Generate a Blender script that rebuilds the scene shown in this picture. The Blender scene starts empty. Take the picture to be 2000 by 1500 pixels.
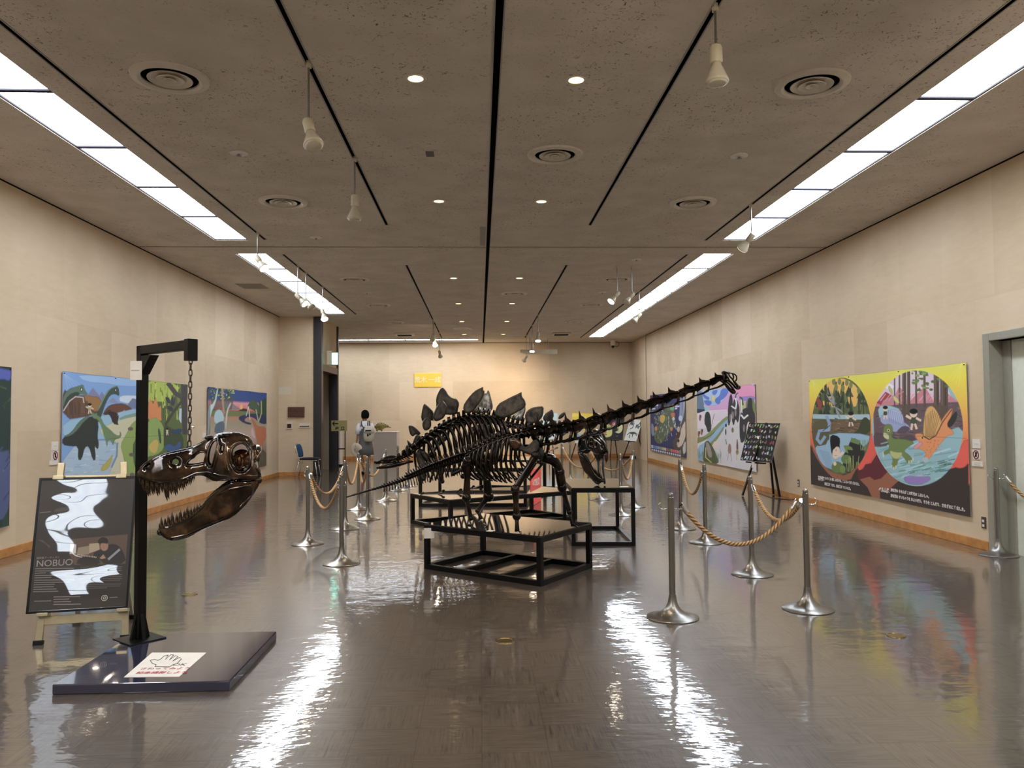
import bpy, math, random
import numpy as np
from mathutils import Vector, Matrix, Quaternion
random.seed(7); rng = np.random.default_rng(11)
SC = bpy.context.scene; COL = SC.collection
# ---------------------------------------------------------------- camera
F_PX, YAW, PITCH, ROLL = 1550.7, .040857, .040072, -.0080793
CAM_H, CEIL, XL, XR, YB = 1.5, 4.118, -5.19, 5.49, 28.3
_fw = Vector((math.sin(YAW)*math.cos(PITCH), math.cos(YAW)*math.cos(PITCH), math.sin(PITCH)))
_r0 = Vector((math.cos(YAW), -math.sin(YAW), 0)); _u0 = _r0.cross(_fw)
_r = _r0*math.cos(ROLL)+_u0*math.sin(ROLL); _u = _u0*math.cos(ROLL)-_r0*math.sin(ROLL)
cd = bpy.data.cameras.new('camera'); cam = bpy.data.objects.new('camera', cd); COL.objects.link(cam)
m = Matrix((_r, _u, -_fw)).transposed().to_4x4(); m.translation = (0, 0, CAM_H); cam.matrix_world = m
cd.sensor_width = 36; cd.lens = F_PX/2000*36; cd.clip_start = .05; cd.clip_end = 100
SC.camera = cam
# ---------------------------------------------------------------- light levels
STRIP_L = 8.0        # radiance of the luminous ceiling panels
DOWN_W, SPOT_W = 34, 105
SC.view_settings.view_transform = 'Standard'; SC.view_settings.look = 'None'
SC.view_settings.gamma = 1; SC.view_settings.use_curve_mapping = False
SC.view_settings.exposure = 1.0
wd = bpy.data.worlds.new('world'); SC.world = wd; wd.use_nodes = True
wd.node_tree.nodes['Background'].inputs[0].default_value = (.02, .02, .02, 1)
# ---------------------------------------------------------------- photo ray -> place in the room
O = Vector((0, 0, CAM_H))
def ray(x, y): return _fw*F_PX + _r*(x-1000) - _u*(y-750)
def fl(x, y, z=0.): d = ray(x, y); return O + d*((z-CAM_H)/d.z)
def wl(x, y, X): d = ray(x, y); return O + d*(X/d.x)
def at(x, y, Y): d = ray(x, y); return O + d*(Y/d.y)
def lerp(a, b, t): return a+(b-a)*t
def interp(x, xs, ys): return float(np.interp(x, xs, ys))
def zc(pts, x0, y0, s, s2=None): return [(x0+a/s, y0+b/(s2 or s)) for a, b in pts]
# ---------------------------------------------------------------- colours and materials
def lin(c): c /= 255; return c/12.92 if c <= .04045 else ((c+.055)/1.055)**2.4
def C(r, g, b, k=1.0): return (min(1, lin(r)*k), min(1, lin(g)*k), min(1, lin(b)*k), 1)
class NT:
    def __init__(s, name):
        s.m = bpy.data.materials.new(name); s.m.use_nodes = True; s.t = s.m.node_tree
        s.b = s.t.nodes['Principled BSDF']
    def n(s, kind, **kw):
        nd = s.t.nodes.new('ShaderNode'+kind)
        for k, v in kw.items():
            if k.startswith('i_'):
                key = k[2:]; nd.inputs[int(key) if key.isdigit() else key.replace('_', ' ')].default_value = v
            else: setattr(nd, k, v)
        return nd
    def l(s, a, b, ao=0, bi=0):
        s.t.links.new(a.outputs[ao], b.inputs[bi]); return b
    def ramp(s, src, stops, ao=0):
        r = s.n('ValToRGB'); e = r.color_ramp.elements
        while len(e) < len(stops): e.new(.5)
        for el, (p, c) in zip(e, stops): el.position = p; el.color = c if len(c) == 4 else (*c, 1)
        s.l(src, r, ao, 0); return r
def simple(name, col, rough=.5, metal=0, spec=.5, noise=0, scale=20, coat=0, bump=0):
    t = NT(name); b = t.b
    b.inputs['Roughness'].default_value = rough; b.inputs['Metallic'].default_value = metal
    b.inputs['Specular IOR Level'].default_value = spec; b.inputs['Coat Weight'].default_value = coat
    tc = t.n('TexCoord'); nz = t.n('TexNoise', i_Scale=scale, i_Detail=4.); t.l(tc, nz, 3, 0)
    k = noise or .04
    r = t.ramp(nz, [(.3, tuple(c*(1-k) for c in col[:3])), (.7, tuple(min(1, c*(1+k)) for c in col[:3]))])
    t.l(r, b, 0, 0)
    if bump:
        bp = t.n('Bump', i_Strength=bump, i_Distance=.01); t.l(nz, bp, 0, 'Height'); t.t.links.new(bp.outputs[0], b.inputs['Normal'])
    return t.m
def emis(name, col, strength):
    t = NT(name); b = t.b; b.inputs['Base Color'].default_value = (.8, .8, .8, 1)
    b.inputs['Emission Color'].default_value = (*col[:3], 1); b.inputs['Emission Strength'].default_value = strength
    return t.m
M = {}
# wall: woven beige wallpaper in sheets
def wallmat(name, axis):
    t = NT(name); b = t.b; tc = t.n('TexCoord'); sp = t.n('SeparateXYZ'); t.l(tc, sp, 3, 0)
    cb = t.n('CombineXYZ'); t.l(sp, cb, axis, 0); t.l(sp, cb, 2, 1)
    br = t.n('TexBrick', offset=.37, i_Scale=1., i_Mortar_Size=.004, i_Brick_Width=.95, i_Row_Height=1.37, i_Bias=0.)
    br.inputs['Color1'].default_value = (.30, .30, .30, 1); br.inputs['Color2'].default_value = (.70, .70, .70, 1); br.inputs['Mortar'].default_value = (.42, .42, .42, 1)
    t.l(cb, br, 0, 0)
    mp = t.n('Mapping'); mp.inputs['Scale'].default_value = (2.5, 9, 1); t.l(cb, mp, 0, 0)
    n1 = t.n('TexNoise', i_Scale=1.6, i_Detail=5., i_Roughness=.6); t.l(mp, n1)
    n2 = t.n('TexNoise', i_Scale=.9, i_Detail=3.); t.l(cb, n2)
    mp3 = t.n('Mapping'); mp3.inputs['Scale'].default_value = (60, 260, 1); t.l(cb, mp3, 0, 0)
    n3 = t.n('TexNoise', i_Scale=1., i_Detail=2.); t.l(mp3, n3)
    a = t.n('Math', operation='MULTIPLY', i_1=.34); t.l(br, a)
    a2 = t.n('Math', operation='MULTIPLY_ADD', i_1=.16); t.l(n1, a2); t.l(a, a2, 0, 2)
    a3 = t.n('Math', operation='MULTIPLY_ADD', i_1=.35); t.l(n2, a3); t.l(a2, a3, 0, 2)
    a4 = t.n('Math', operation='MULTIPLY_ADD', i_1=.15); t.l(n3, a4); t.l(a3, a4, 0, 2)
    r = t.ramp(a4, [(.30, (.49, .375, .245)), (.50, (.63, .495, .345)), (.70, (.73, .59, .43))])
    t.l(r, b, 0, 0); b.inputs['Roughness'].default_value = .85; b.inputs['Specular IOR Level'].default_value = .2
    bp = t.n('Bump', i_Strength=.25, i_Distance=.003); t.l(n3, bp, 0, 'Height'); t.t.links.new(bp.outputs[0], b.inputs['Normal'])
    return t.m
M['wall_y'] = wallmat('wallpaper side', 1); M['wall_x'] = wallmat('wallpaper end', 0)
# ceiling: taupe acoustic board with worm-like pits
t = NT('ceiling board'); b = t.b; tc = t.n('TexCoord')
n1 = t.n('TexNoise', i_Scale=28., i_Detail=3., i_Roughness=.65, i_Distortion=1.5); t.l(tc, n1, 3)
n2 = t.n('TexNoise', i_Scale=1.3, i_Detail=3.); t.l(tc, n2, 3)
r1 = t.ramp(n1, [(.35, (1, 1, 1)), (.395, (0, 0, 0))]); r2 = t.ramp(n2, [(.38, (.15, .15, .15)), (.58, (1, 1, 1))])
mu = t.n('Math', operation='MULTIPLY'); t.l(r1, mu); t.l(r2, mu, 0, 1)
n3 = t.n('TexNoise', i_Scale=2.5, i_Detail=6.); t.l(tc, n3, 3)
r3 = t.ramp(n3, [(.3, (.57, .50, .415)), (.7, (.67, .595, .50))])
mx = t.n('MixRGB'); mx.inputs[2].default_value = (.17, .14, .11, 1); t.l(mu, mx, 0, 0); t.l(r3, mx, 0, 1); t.l(mx, b)
b.inputs['Roughness'].default_value = .9; b.inputs['Specular IOR Level'].default_value = .15
bp = t.n('Bump', i_Strength=.5, i_Distance=.006, invert=True); t.l(mu, bp, 0, 'Height'); t.t.links.new(bp.outputs[0], b.inputs['Normal'])
M['ceil'] = t.m
# floor: glossy vinyl tiles, grain alternating, slightly tilted tiles and a wavy wax coat
t = NT('waxed vinyl tile'); b = t.b; tc = t.n('TexCoord'); T = .30
sc = t.n('VectorMath', operation='SCALE'); sc.inputs['Scale'].default_value = 1/T; t.l(tc, sc, 3, 0)
fr = t.n('VectorMath', operation='FLOOR'); t.l(sc, fr)
wn = t.n('TexWhiteNoise', noise_dimensions='3D'); t.l(fr, wn)
ck = t.n('TexChecker', i_Scale=1.); t.l(sc, ck)
ck.inputs['Color1'].default_value = (1, 1, 1, 1); ck.inputs['Color2'].default_value = (0, 0, 0, 1)
off = t.n('VectorMath', operation='SCALE'); off.inputs['Scale'].default_value = 9.; t.l(wn, off, 1, 0)
ad = t.n('VectorMath', operation='ADD'); t.l(tc, ad, 3, 0); t.l(off, ad, 0, 1)
def grain(sx, sy):
    mp = t.n('Mapping'); mp.inputs['Scale'].default_value = (sx, sy, 1); t.l(ad, mp, 0, 0)
    nz = t.n('TexNoise', i_Scale=1., i_Detail=4., i_Roughness=.6); t.l(mp, nz); return nz
g1, g2 = grain(5, 95), grain(95, 5)
mg = t.n('MixRGB'); t.l(ck, mg, 0, 0); t.l(g1, mg, 0, 1); t.l(g2, mg, 0, 2)
gr = t.ramp(mg, [(.28, (.024, .016, .012)), (.40, (.070, .051, .038)), (.5, (.086, .066, .050)), (.62, (.098, .077, .059)), (.74, (.122, .097, .076))])
tv = t.n('MixRGB', blend_type='MULTIPLY', i_0=.0); t.l(gr, tv, 0, 1)
# seams
fx = t.n('VectorMath', operation='FRACTION'); t.l(sc, fx); sx = t.n('SeparateXYZ'); t.l(fx, sx)
def edge(o):
    a = t.n('Math', operation='PINGPONG', i_1=.5); t.l(sx, a, o, 0)
    c = t.n('Math', operation='LESS_THAN', i_1=.009); t.l(a, c); return c
e1, e2 = edge(0), edge(1); em = t.n('Math', operation='MAXIMUM'); t.l(e1, em); t.l(e2, em, 0, 1)
sm = t.n('MixRGB'); sm.inputs[2].default_value = (.03, .024, .018, 1); t.l(tv, sm, 0, 1)
es = t.n('Math', operation='MULTIPLY', i_1=.55); t.l(em, es); t.l(es, sm, 0, 0); t.l(sm, b)
b.inputs['Roughness'].default_value = .30; b.inputs['Specular IOR Level'].default_value = .3
b.inputs['Coat Weight'].default_value = 1.; b.inputs['Coat Roughness'].default_value = .018; b.inputs['Coat IOR'].default_value = 1.72
# coat normal: tile tilt + ripples
sub = t.n('VectorMath', operation='SUBTRACT'); sub.inputs[1].default_value = (.5, .5, .5); t.l(wn, sub, 1, 0)
s2 = t.n('VectorMath', operation='MULTIPLY'); s2.inputs[1].default_value = (.0040, .0040, 0); t.l(sub, s2)
mpw = t.n('Mapping'); mpw.inputs['Scale'].default_value = (2.2, 3.6, 1); t.l(tc, mpw, 3, 0)
w1 = t.n('TexNoise', i_Scale=1.7, i_Detail=3., i_Roughness=.62); t.l(mpw, w1)
b1 = t.n('Bump', i_Strength=1., i_Distance=.0034); t.l(w1, b1, 0, 'Height')
w2 = t.n('TexNoise', i_Scale=13., i_Detail=3., i_Roughness=.6); t.l(mpw, w2)
b2 = t.n('Bump', i_Strength=1., i_Distance=.00022); t.l(w2, b2, 0, 'Height'); t.t.links.new(b1.outputs[0], b2.inputs['Normal'])
b3 = t.n('Bump', i_Strength=1., i_Distance=.00009); t.l(mg, b3, 0, 'Height'); t.t.links.new(b2.outputs[0], b3.inputs['Normal'])
an = t.n('VectorMath', operation='ADD'); t.l(b3, an); t.l(s2, an, 0, 1)
nn = t.n('VectorMath', operation='NORMALIZE'); t.l(an, nn)
t.t.links.new(nn.outputs[0], b.inputs['Coat Normal']); t.t.links.new(nn.outputs[0], b.inputs['Normal'])
M['floor'] = t.m
M['wood'] = simple('baseboard wood', C(176, 122, 66, 1.1), .45, noise=.22, scale=9)
M['cream'] = simple('cream painted metal', C(198, 188, 162), .45)
M['grille'] = simple('vent metal', (.62, .55, .45, 1), .4)
M['black'] = simple('black painted steel', (.0035, .0035, .004, 1), .35, spec=.25)
M['blackgloss'] = simple('glossy black lacquer', (.014, .014, .020, 1), .06, coat=1, spec=.6)
M['dark'] = simple('dark slot', (.006, .005, .005, 1), .9, spec=.05)
M['steel'] = simple('brushed steel', (.30, .285, .265, 1), .33, metal=1)
M['chrome'] = simple('chrome', (.75, .75, .74, 1), .1, metal=1)
M['greymetal'] = simple('grey green door paint', C(222, 224, 208), .4)
M['greyframe'] = simple('grey door frame paint', C(150, 147, 132), .4)
M['white'] = simple('white card', C(225, 220, 212), .6)
M['wpaint'] = simple('white painted pedestal', C(196, 190, 186), .6)
M['greyped'] = simple('grey pedestal face', C(165, 158, 152), .6)
M['browndark'] = simple('dark bronze anodised column', (.020, .016, .018, 1), .4)
M['brown'] = simple('brown painted lintel', C(104, 76, 58), .5)
M['yellow'] = simple('yellow sign', C(228, 190, 70), .5)
M['olive'] = simple('khaki sign plate', C(150, 140, 84), .5)
M['navycloth'] = simple('blue upholstery', C(20, 62, 102), .85, noise=.15, scale=60)
M['blackcloth'] = simple('black upholstery', C(14, 14, 26), .8)
M['alu'] = simple('champagne aluminium', C(168, 156, 126), .36, metal=.55, noise=.06)
M['red'] = simple('coral red board', C(236, 88, 88), .5)
M['frost'] = simple('frosted lamp glass', (.55, .50, .38, 1), .25)
M['brass'] = simple('brass cover', (.30, .22, .10, 1), .3, metal=1)
M['cotton'] = simple('white cotton shirt', C(224, 222, 226), .8)
M['greydress'] = simple('grey dress cloth', C(92, 94, 94), .85, noise=.08, scale=40)
M['skin'] = simple('skin', C(150, 104, 84), .6)
M['hair'] = simple('black hair', (.003, .0028, .003, 1), .8, noise=.3, scale=60, spec=.12)
M['canvasbag'] = simple('beige canvas', C(178, 168, 148), .8, noise=.06)
M['straw'] = simple('cream straw', C(214, 200, 176), .8, noise=.08, scale=80)
M['plaster'] = simple('plaster patch', C(205, 196, 176), .8)
M['chocolate'] = simple('brown carved wood', C(84, 48, 36), .5, noise=.15)
# bronze bone metal
def bonemat(name, c_dark, c_mid, c_hi, rough, metal=.85, coat=.6):
    t = NT(name); b = t.b; tc = t.n('TexCoord'); nz = t.n('TexNoise', i_Scale=7., i_Detail=5., i_Roughness=.6); t.l(tc, nz, 3)
    r = t.ramp(nz, [(.36, c_dark), (.5, c_mid), (.66, c_hi)])
    at_ = t.n('Attribute', attribute_name='rim'); mx = t.n('MixRGB'); mx.inputs[1].default_value = (*c_dark, 1)
    t.l(at_, mx, 2, 0); t.l(r, mx, 0, 2); t.l(mx, b)
    b.inputs['Metallic'].default_value = metal; b.inputs['Roughness'].default_value = rough; b.inputs['Coat Weight'].default_value = coat; b.inputs['Coat Roughness'].default_value = .08
    bp = t.n('Bump', i_Strength=.35, i_Distance=.004); t.l(nz, bp, 0, 'Height'); t.t.links.new(bp.outputs[0], b.inputs['Normal'])
    return t.m
M['bone'] = bonemat('dark bronze bone', (.002, .0017, .0015), (.010, .007, .0055), (.055, .034, .021), .19, .85, .2)
M['bonehero'] = bonemat('polished bronze bone', (.012, .008, .006), (.062, .037, .022), (.27, .160, .090), .13)
M['plate'] = bonemat('grey brown bone plate', (.002, .002, .002), (.062, .050, .040), (.115, .094, .076), .45, .15, .0)
M['plate_lit'] = bonemat('bone plate with painted-in light', (.05, .045, .04), (.55, .54, .53), (.78, .77, .76), .45, .3)  # paler copy of the plate: light reflected by far plates, put into the colour
M['braincase'] = bonemat('amber brown bone', (.05, .025, .012), (.20, .095, .045), (.33, .17, .08), .2, .7)
# rope: twisted strands
t = NT('twisted tan rope'); b = t.b; tc = t.n('TexCoord')
uvn = t.n('UVMap'); mp = t.n('Mapping'); mp.inputs['Scale'].default_value = (1, 1, 1); t.l(uvn, mp)
wv = t.n('TexWave', wave_type='BANDS', bands_direction='DIAGONAL', i_Scale=1.885, i_Distortion=0.); t.l(mp, wv)
r = t.ramp(wv, [(.0, (.15, .075, .025)), (.45, (.50, .30, .13)), (1, (.62, .40, .19))]); t.l(r, b); b.inputs['Roughness'].default_value = .75
bp = t.n('Bump', i_Strength=1., i_Distance=.006); t.l(wv, bp, 1, 'Height'); t.t.links.new(bp.outputs[0], b.inputs['Normal'])
M['rope'] = t.m
# painted art
def artmat(name, rough=.55, coat=0):
    t = NT(name); a = t.n('Attribute', attribute_name='art'); t.l(a, t.b); t.b.inputs['Roughness'].default_value = rough
    t.b.inputs['Specular IOR Level'].default_value = .3; t.b.inputs['Coat Weight'].default_value = coat
    return t.m
M['art'] = artmat('printed cloth', .7); M['artboard'] = artmat('printed board', .45)
t = NT('printed poster under wavy glossy film'); a = t.n('Attribute', attribute_name='art'); t.l(a, t.b); t.b.inputs['Roughness'].default_value = .5
t.b.inputs['Coat Weight'].default_value = 1; t.b.inputs['Coat Roughness'].default_value = .02; t.b.inputs['Coat IOR'].default_value = 1.6
tc = t.n('TexCoord'); mp = t.n('Mapping'); mp.inputs['Scale'].default_value = (.7, .7, 1.9); mp.inputs['Location'].default_value = (0, 0, .75); t.l(tc, mp, 3); nz = t.n('TexNoise', i_Scale=2.1, i_Detail=.8, i_Distortion=.3); t.l(mp, nz)
bp = t.n('Bump', i_Strength=1., i_Distance=.022); t.l(nz, bp, 0, 'Height'); t.t.links.new(bp.outputs[0], t.b.inputs['Coat Normal'])
M['poster'] = t.m
# light panel: milky sheet with faint cloudy streaks
t = NT('luminous ceiling sheet'); b = t.b; tc = t.n('TexCoord'); mp = t.n('Mapping'); mp.inputs['Scale'].default_value = (5, .8, 1); mp.inputs['Rotation'].default_value = (0, 0, .5)
t.l(tc, mp, 3); nz = t.n('TexNoise', i_Scale=1.2, i_Detail=3.); t.l(mp, nz)
r = t.ramp(nz, [(.35, (.74, .83, .97)), (.65, (.86, .94, 1.0))]); t.t.links.new(r.outputs[0], b.inputs['Emission Color'])
b.inputs['Emission Strength'].default_value = STRIP_L; b.inputs['Base Color'].default_value = (.8, .8, .8, 1)
M['panel'] = t.m
M['down'] = emis('lit downlight', (1, .76, .36), .62); M['spotlit'] = emis('lit spot lens', (1, .80, .58), 30); M['spotdim'] = emis('lit lens', (1, .86, .72), 2.2)
M['exit'] = emis('lit exit sign', (.25, .95, .72), 2.0)
# ---------------------------------------------------------------- mesh building
class MB:
    def __init__(s): s.v = []; s.f = []; s.uv = None
    def add(s, vs, fs):
        o = len(s.v); s.v += [tuple(v) for v in vs]; s.f += [tuple(i+o for i in f) for f in fs]; return s
    def box(s, lo, hi, M_=None):
        vs = [Vector((x, y, z)) for z in (lo[2], hi[2]) for y in (lo[1], hi[1]) for x in (lo[0], hi[0])]
        if M_ is not None: vs = [M_ @ v for v in vs]
        return s.add(vs, [(0, 2, 3, 1), (4, 5, 7, 6), (0, 1, 5, 4), (2, 6, 7, 3), (0, 4, 6, 2), (1, 3, 7, 5)])
    def bar(s, a, b, w, h=None, up=(0, 0, 1)):
        a, b = Vector(a), Vector(b); h = h or w; d = (b-a); L = d.length; d.normalize(); up = Vector(up)
        if abs(d.dot(up)) > .98: up = Vector((0, 1, 0))
        sd = d.cross(up).normalized(); up = sd.cross(d)
        m = Matrix((d, sd, up)).transposed().to_4x4(); m.translation = a
        return s.box((0, -w/2, -h/2), (L, w/2, h/2), m)
    def tube(s, pts, rad, n=10, cap=True, flat=1.0, flatdir=None, closed=False):
        pts = [Vector(p) for p in pts]; k = len(pts)
        if not hasattr(rad, '__len__'): rad = [rad]*k
        vs = []; fs = []; prev = None
        for i, p in enumerate(pts):
            if closed: d = pts[(i+1) % k]-pts[i-1]
            else: d = pts[min(i+1, k-1)]-pts[max(i-1, 0)]
            if d.length < 1e-9: d = Vector((0, 0, 1))
            d.normalize()
            if prev is None:
                a = Vector(flatdir) if flatdir else (Vector((0, 0, 1)) if abs(d.z) < .9 else Vector((1, 0, 0)))
                a = (a-d*a.dot(d)); a.normalize()
            else:
                a = prev-d*prev.dot(d)
                if a.length < 1e-6: a = Vector((1, 0, 0))
                a.normalize()
            prev = a; c = d.cross(a)
            for j in range(n):
                th = 2*math.pi*j/n; vs.append(p+a*(math.cos(th)*rad[i])+c*(math.sin(th)*rad[i]*flat))
        for i in range(k if closed else k-1):
            for j in range(n):
                i2 = (i+1) % k; fs.append((i*n+j, i*n+(j+1) % n, i2*n+(j+1) % n, i2*n+j))
        if cap and not closed: fs += [tuple(range(n-1, -1, -1)), tuple((k-1)*n+j for j in range(n))]
        return s.add(vs, fs)
    def lathe(s, prof, n=32, M_=None):
        vs = []; fs = []
        for r_, z in prof:
            for j in range(n):
                th = 2*math.pi*j/n; v = Vector((r_*math.cos(th), r_*math.sin(th), z)); vs.append(M_ @ v if M_ is not None else v)
        for i in range(len(prof)-1):
            for j in range(n): fs.append((i*n+j, i*n+(j+1) % n, (i+1)*n+(j+1) % n, (i+1)*n+j))
        if prof[0][0] > 1e-5: fs.append(tuple(range(n-1, -1, -1)))
        if prof[-1][0] > 1e-5: fs.append(tuple((len(prof)-1)*n+j for j in range(n)))
        return s.add(vs, fs)
    def ball(s, c, r, n=16, k=10):
        rx, ry, rz = r if hasattr(r, '__len__') else (r, r, r); m = Matrix.Diagonal((rx, ry, rz, 1)); m.translation = Vector(c)
        return s.lathe([(max(1e-6, math.sin(math.pi*i/k)), -math.cos(math.pi*i/k)) for i in range(k+1)], n, m)
    def prism(s, poly, fn, t0, t1):
        n = len(poly); vs = [fn(u, v, t0) for u, v in poly]+[fn(u, v, t1) for u, v in poly]
        return s.add(vs, [tuple(range(n-1, -1, -1)), tuple(range(n, 2*n))]+[(i, (i+1) % n, n+(i+1) % n, n+i) for i in range(n)])
    def loft(s, rings, cap=True):
        n = len(rings[0]); vs = [p for r_ in rings for p in r_]; fs = []
        for i in range(len(rings)-1):
            for j in range(n): fs.append((i*n+j, i*n+(j+1) % n, (i+1)*n+(j+1) % n, (i+1)*n+j))
        if cap: fs += [tuple(range(n-1, -1, -1)), tuple((len(rings)-1)*n+j for j in range(n))]
        return s.add(vs, fs)
    def build(s, name, mat, parent=None, smooth=False, bevel=0, sub=0, origin=None, solid=0):
        me = bpy.data.meshes.new(name); o = Vector(origin) if origin is not None else None
        vs = s.v if o is None else [tuple(Vector(v)-o) for v in s.v]
        me.from_pydata(vs, [], s.f); me.validate(); me.update()
        bmn = None
        if isinstance(mat, str): mat = M[mat]
        me.materials.append(mat)
        ob = bpy.data.objects.new(name, me); COL.objects.link(ob)
        if o is not None: ob.location = o
        if parent is not None: attach(ob, parent)
        import bmesh
        bm = bmesh.new(); bm.from_mesh(me); bmesh.ops.remove_doubles(bm, verts=bm.verts, dist=1e-6); bmesh.ops.recalc_face_normals(bm, faces=bm.faces); bm.to_mesh(me); bm.free()
        if smooth:
            me.polygons.foreach_set('use_smooth', [True]*len(me.polygons))
            if smooth == 'auto':
                md = ob.modifiers.new('split', 'EDGE_SPLIT'); md.split_angle = math.radians(38)
        if solid: md = ob.modifiers.new('solid', 'SOLIDIFY'); md.thickness = solid
        if bevel: md = ob.modifiers.new('bevel', 'BEVEL'); md.width = bevel; md.segments = 2; md.limit_method = 'ANGLE'
        if sub: md = ob.modifiers.new('sub', 'SUBSURF'); md.levels = md.render_levels = sub
        return ob
def attach(ob, parent):
    loc = WM.get(parent.name)
    ob.parent = parent
    if loc is not None: ob.matrix_parent_inverse = loc.inverted()
WM = {}
def thing(name, label, cat, loc=(0, 0, 0), rotz=0, group=None):
    o = bpy.data.objects.new(name, None); COL.objects.link(o); o.empty_display_size = .1
    o.location = loc; o.rotation_euler = (0, 0, rotz); o['label'] = label; o['category'] = cat
    if group: o['group'] = group
    WM[o.name] = Matrix.Translation(Vector(loc)) @ Matrix.Rotation(rotz, 4, 'Z')
    return o
def tag(o, label, cat, group=None):
    o['label'] = label; o['category'] = cat
    if group: o['group'] = group
    return o
def struct(o): o['kind'] = 'structure'; return o
def dup(root, loc, rotz, label, group=None):
    # copy of a thing made at the origin, with its parts and their sub-parts
    r_ = root.copy(); COL.objects.link(r_); r_.location = loc; r_.rotation_euler = (0, 0, rotz)
    r_['label'] = label
    if group: r_['group'] = group
    for ch in [c for c in bpy.data.objects if c.parent == root]:
        c = ch.copy(); COL.objects.link(c); c.parent = r_
        for g in [x for x in bpy.data.objects if x.parent == ch]:
            d = g.copy(); COL.objects.link(d); d.parent = c
    return r_
ORD = ['first', 'second', 'third', 'fourth', 'fifth', 'sixth', 'seventh', 'eighth', 'ninth', 'tenth', 'eleventh', 'twelfth']
# bone-like sheet cut to an outline with holes: thickness swells away from the rim
def sdf(P, poly):
    A = np.array(poly, float); B = np.roll(A, -1, 0); d2 = np.full(len(P), 1e18); near = np.zeros_like(P); ins = np.zeros(len(P), bool)
    for a, b_ in zip(A, B):
        e = b_-a; w = P-a; t_ = np.clip((w@e)/max(e@e, 1e-12), 0, 1); q = a+t_[:, None]*e; dd = ((P-q)**2).sum(1); m_ = dd < d2
        d2[m_] = dd[m_]; near[m_] = q[m_]
        c = (a[1] > P[:, 1]) != (b_[1] > P[:, 1])
        with np.errstate(divide='ignore', invalid='ignore'): xi = a[0]+(P[:, 1]-a[1])/(b_[1]-a[1])*(b_[0]-a[0])
        ins ^= c & (P[:, 0] < xi)
    return np.where(ins, 1, -1)*np.sqrt(d2), near
def smooth_poly(poly, it=1):
    P = np.array(poly, float)
    for _ in range(it):
        Q = np.roll(P, -1, 0); P = np.stack([P*.75+Q*.25, P*.25+Q*.75], 1).reshape(-1, 2)
    return P
def blade(name, outer, holes, cell, T_, rim, fn, mat, parent=None, rnd=1, mb=None):
    outer = smooth_poly(outer, rnd); holes = [smooth_poly(h, max(1, rnd)) for h in holes]
    lo = outer.min(0)-cell; hi = outer.max(0)+cell; nx = int((hi[0]-lo[0])/cell)+2; ny = int((hi[1]-lo[1])/cell)+2
    g = np.stack(np.meshgrid(lo[0]+np.arange(nx)*cell, lo[1]+np.arange(ny)*cell, indexing='ij'), -1).reshape(-1, 2)
    S, near = sdf(g, outer)
    for h in holes:
        s2_, n2_ = sdf(g, h); m_ = -s2_ < S; S = np.where(m_, -s2_, S); near[m_] = n2_[m_]
    Sg = S.reshape(nx, ny); cen = (Sg[:-1, :-1]+Sg[1:, :-1]+Sg[:-1, 1:]+Sg[1:, 1:])/4; keep = cen > 0
    P = g.copy(); snap = S < .35*cell; P[snap] = near[snap]; d = np.where(snap, 0, S); h = T_*np.sqrt(np.maximum(0, 1-(1-np.minimum(d/rim, 1))**2))
    used = np.zeros((nx, ny), bool)
    for a, b_ in ((0, 0), (1, 0), (0, 1), (1, 1)): used[a:nx-1+a, b_:ny-1+b_] |= keep
    used = used.ravel(); fi = -np.ones(nx*ny, int); bi = fi.copy(); vs = []; rm = []
    for i in np.nonzero(used)[0]:
        fi[i] = len(vs); vs.append(tuple(fn(P[i, 0], P[i, 1], h[i]))); rm.append(min(1, max(0, (d[i]/(rim*1.9))**1.8)))
        if h[i] > 1e-6: bi[i] = len(vs); vs.append(tuple(fn(P[i, 0], P[i, 1], -h[i]))); rm.append(rm[-1])
        else: bi[i] = fi[i]
    fs = []; I, J = np.nonzero(keep)
    for i, j in zip(I, J):
        q = [i*ny+j, (i+1)*ny+j, (i+1)*ny+j+1, i*ny+j+1]
        fs.append(tuple(fi[k] for k in q)); fs.append(tuple(bi[k] for k in reversed(q)))
    fs = [f for f in fs if len(set(f)) > 2]
    if mb is not None: mb.add(vs, fs); return None
    me = bpy.data.meshes.new(name); me.from_pydata(vs, [], fs); at_ = me.attributes.new('rim', 'FLOAT', 'POINT'); at_.data.foreach_set('value', rm)
    me.polygons.foreach_set('use_smooth', [True]*len(me.polygons)); me.validate(); me.materials.append(M[mat])
    ob = bpy.data.objects.new(name, me); COL.objects.link(ob)
    if parent is not None: attach(ob, parent)
    return ob
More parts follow.
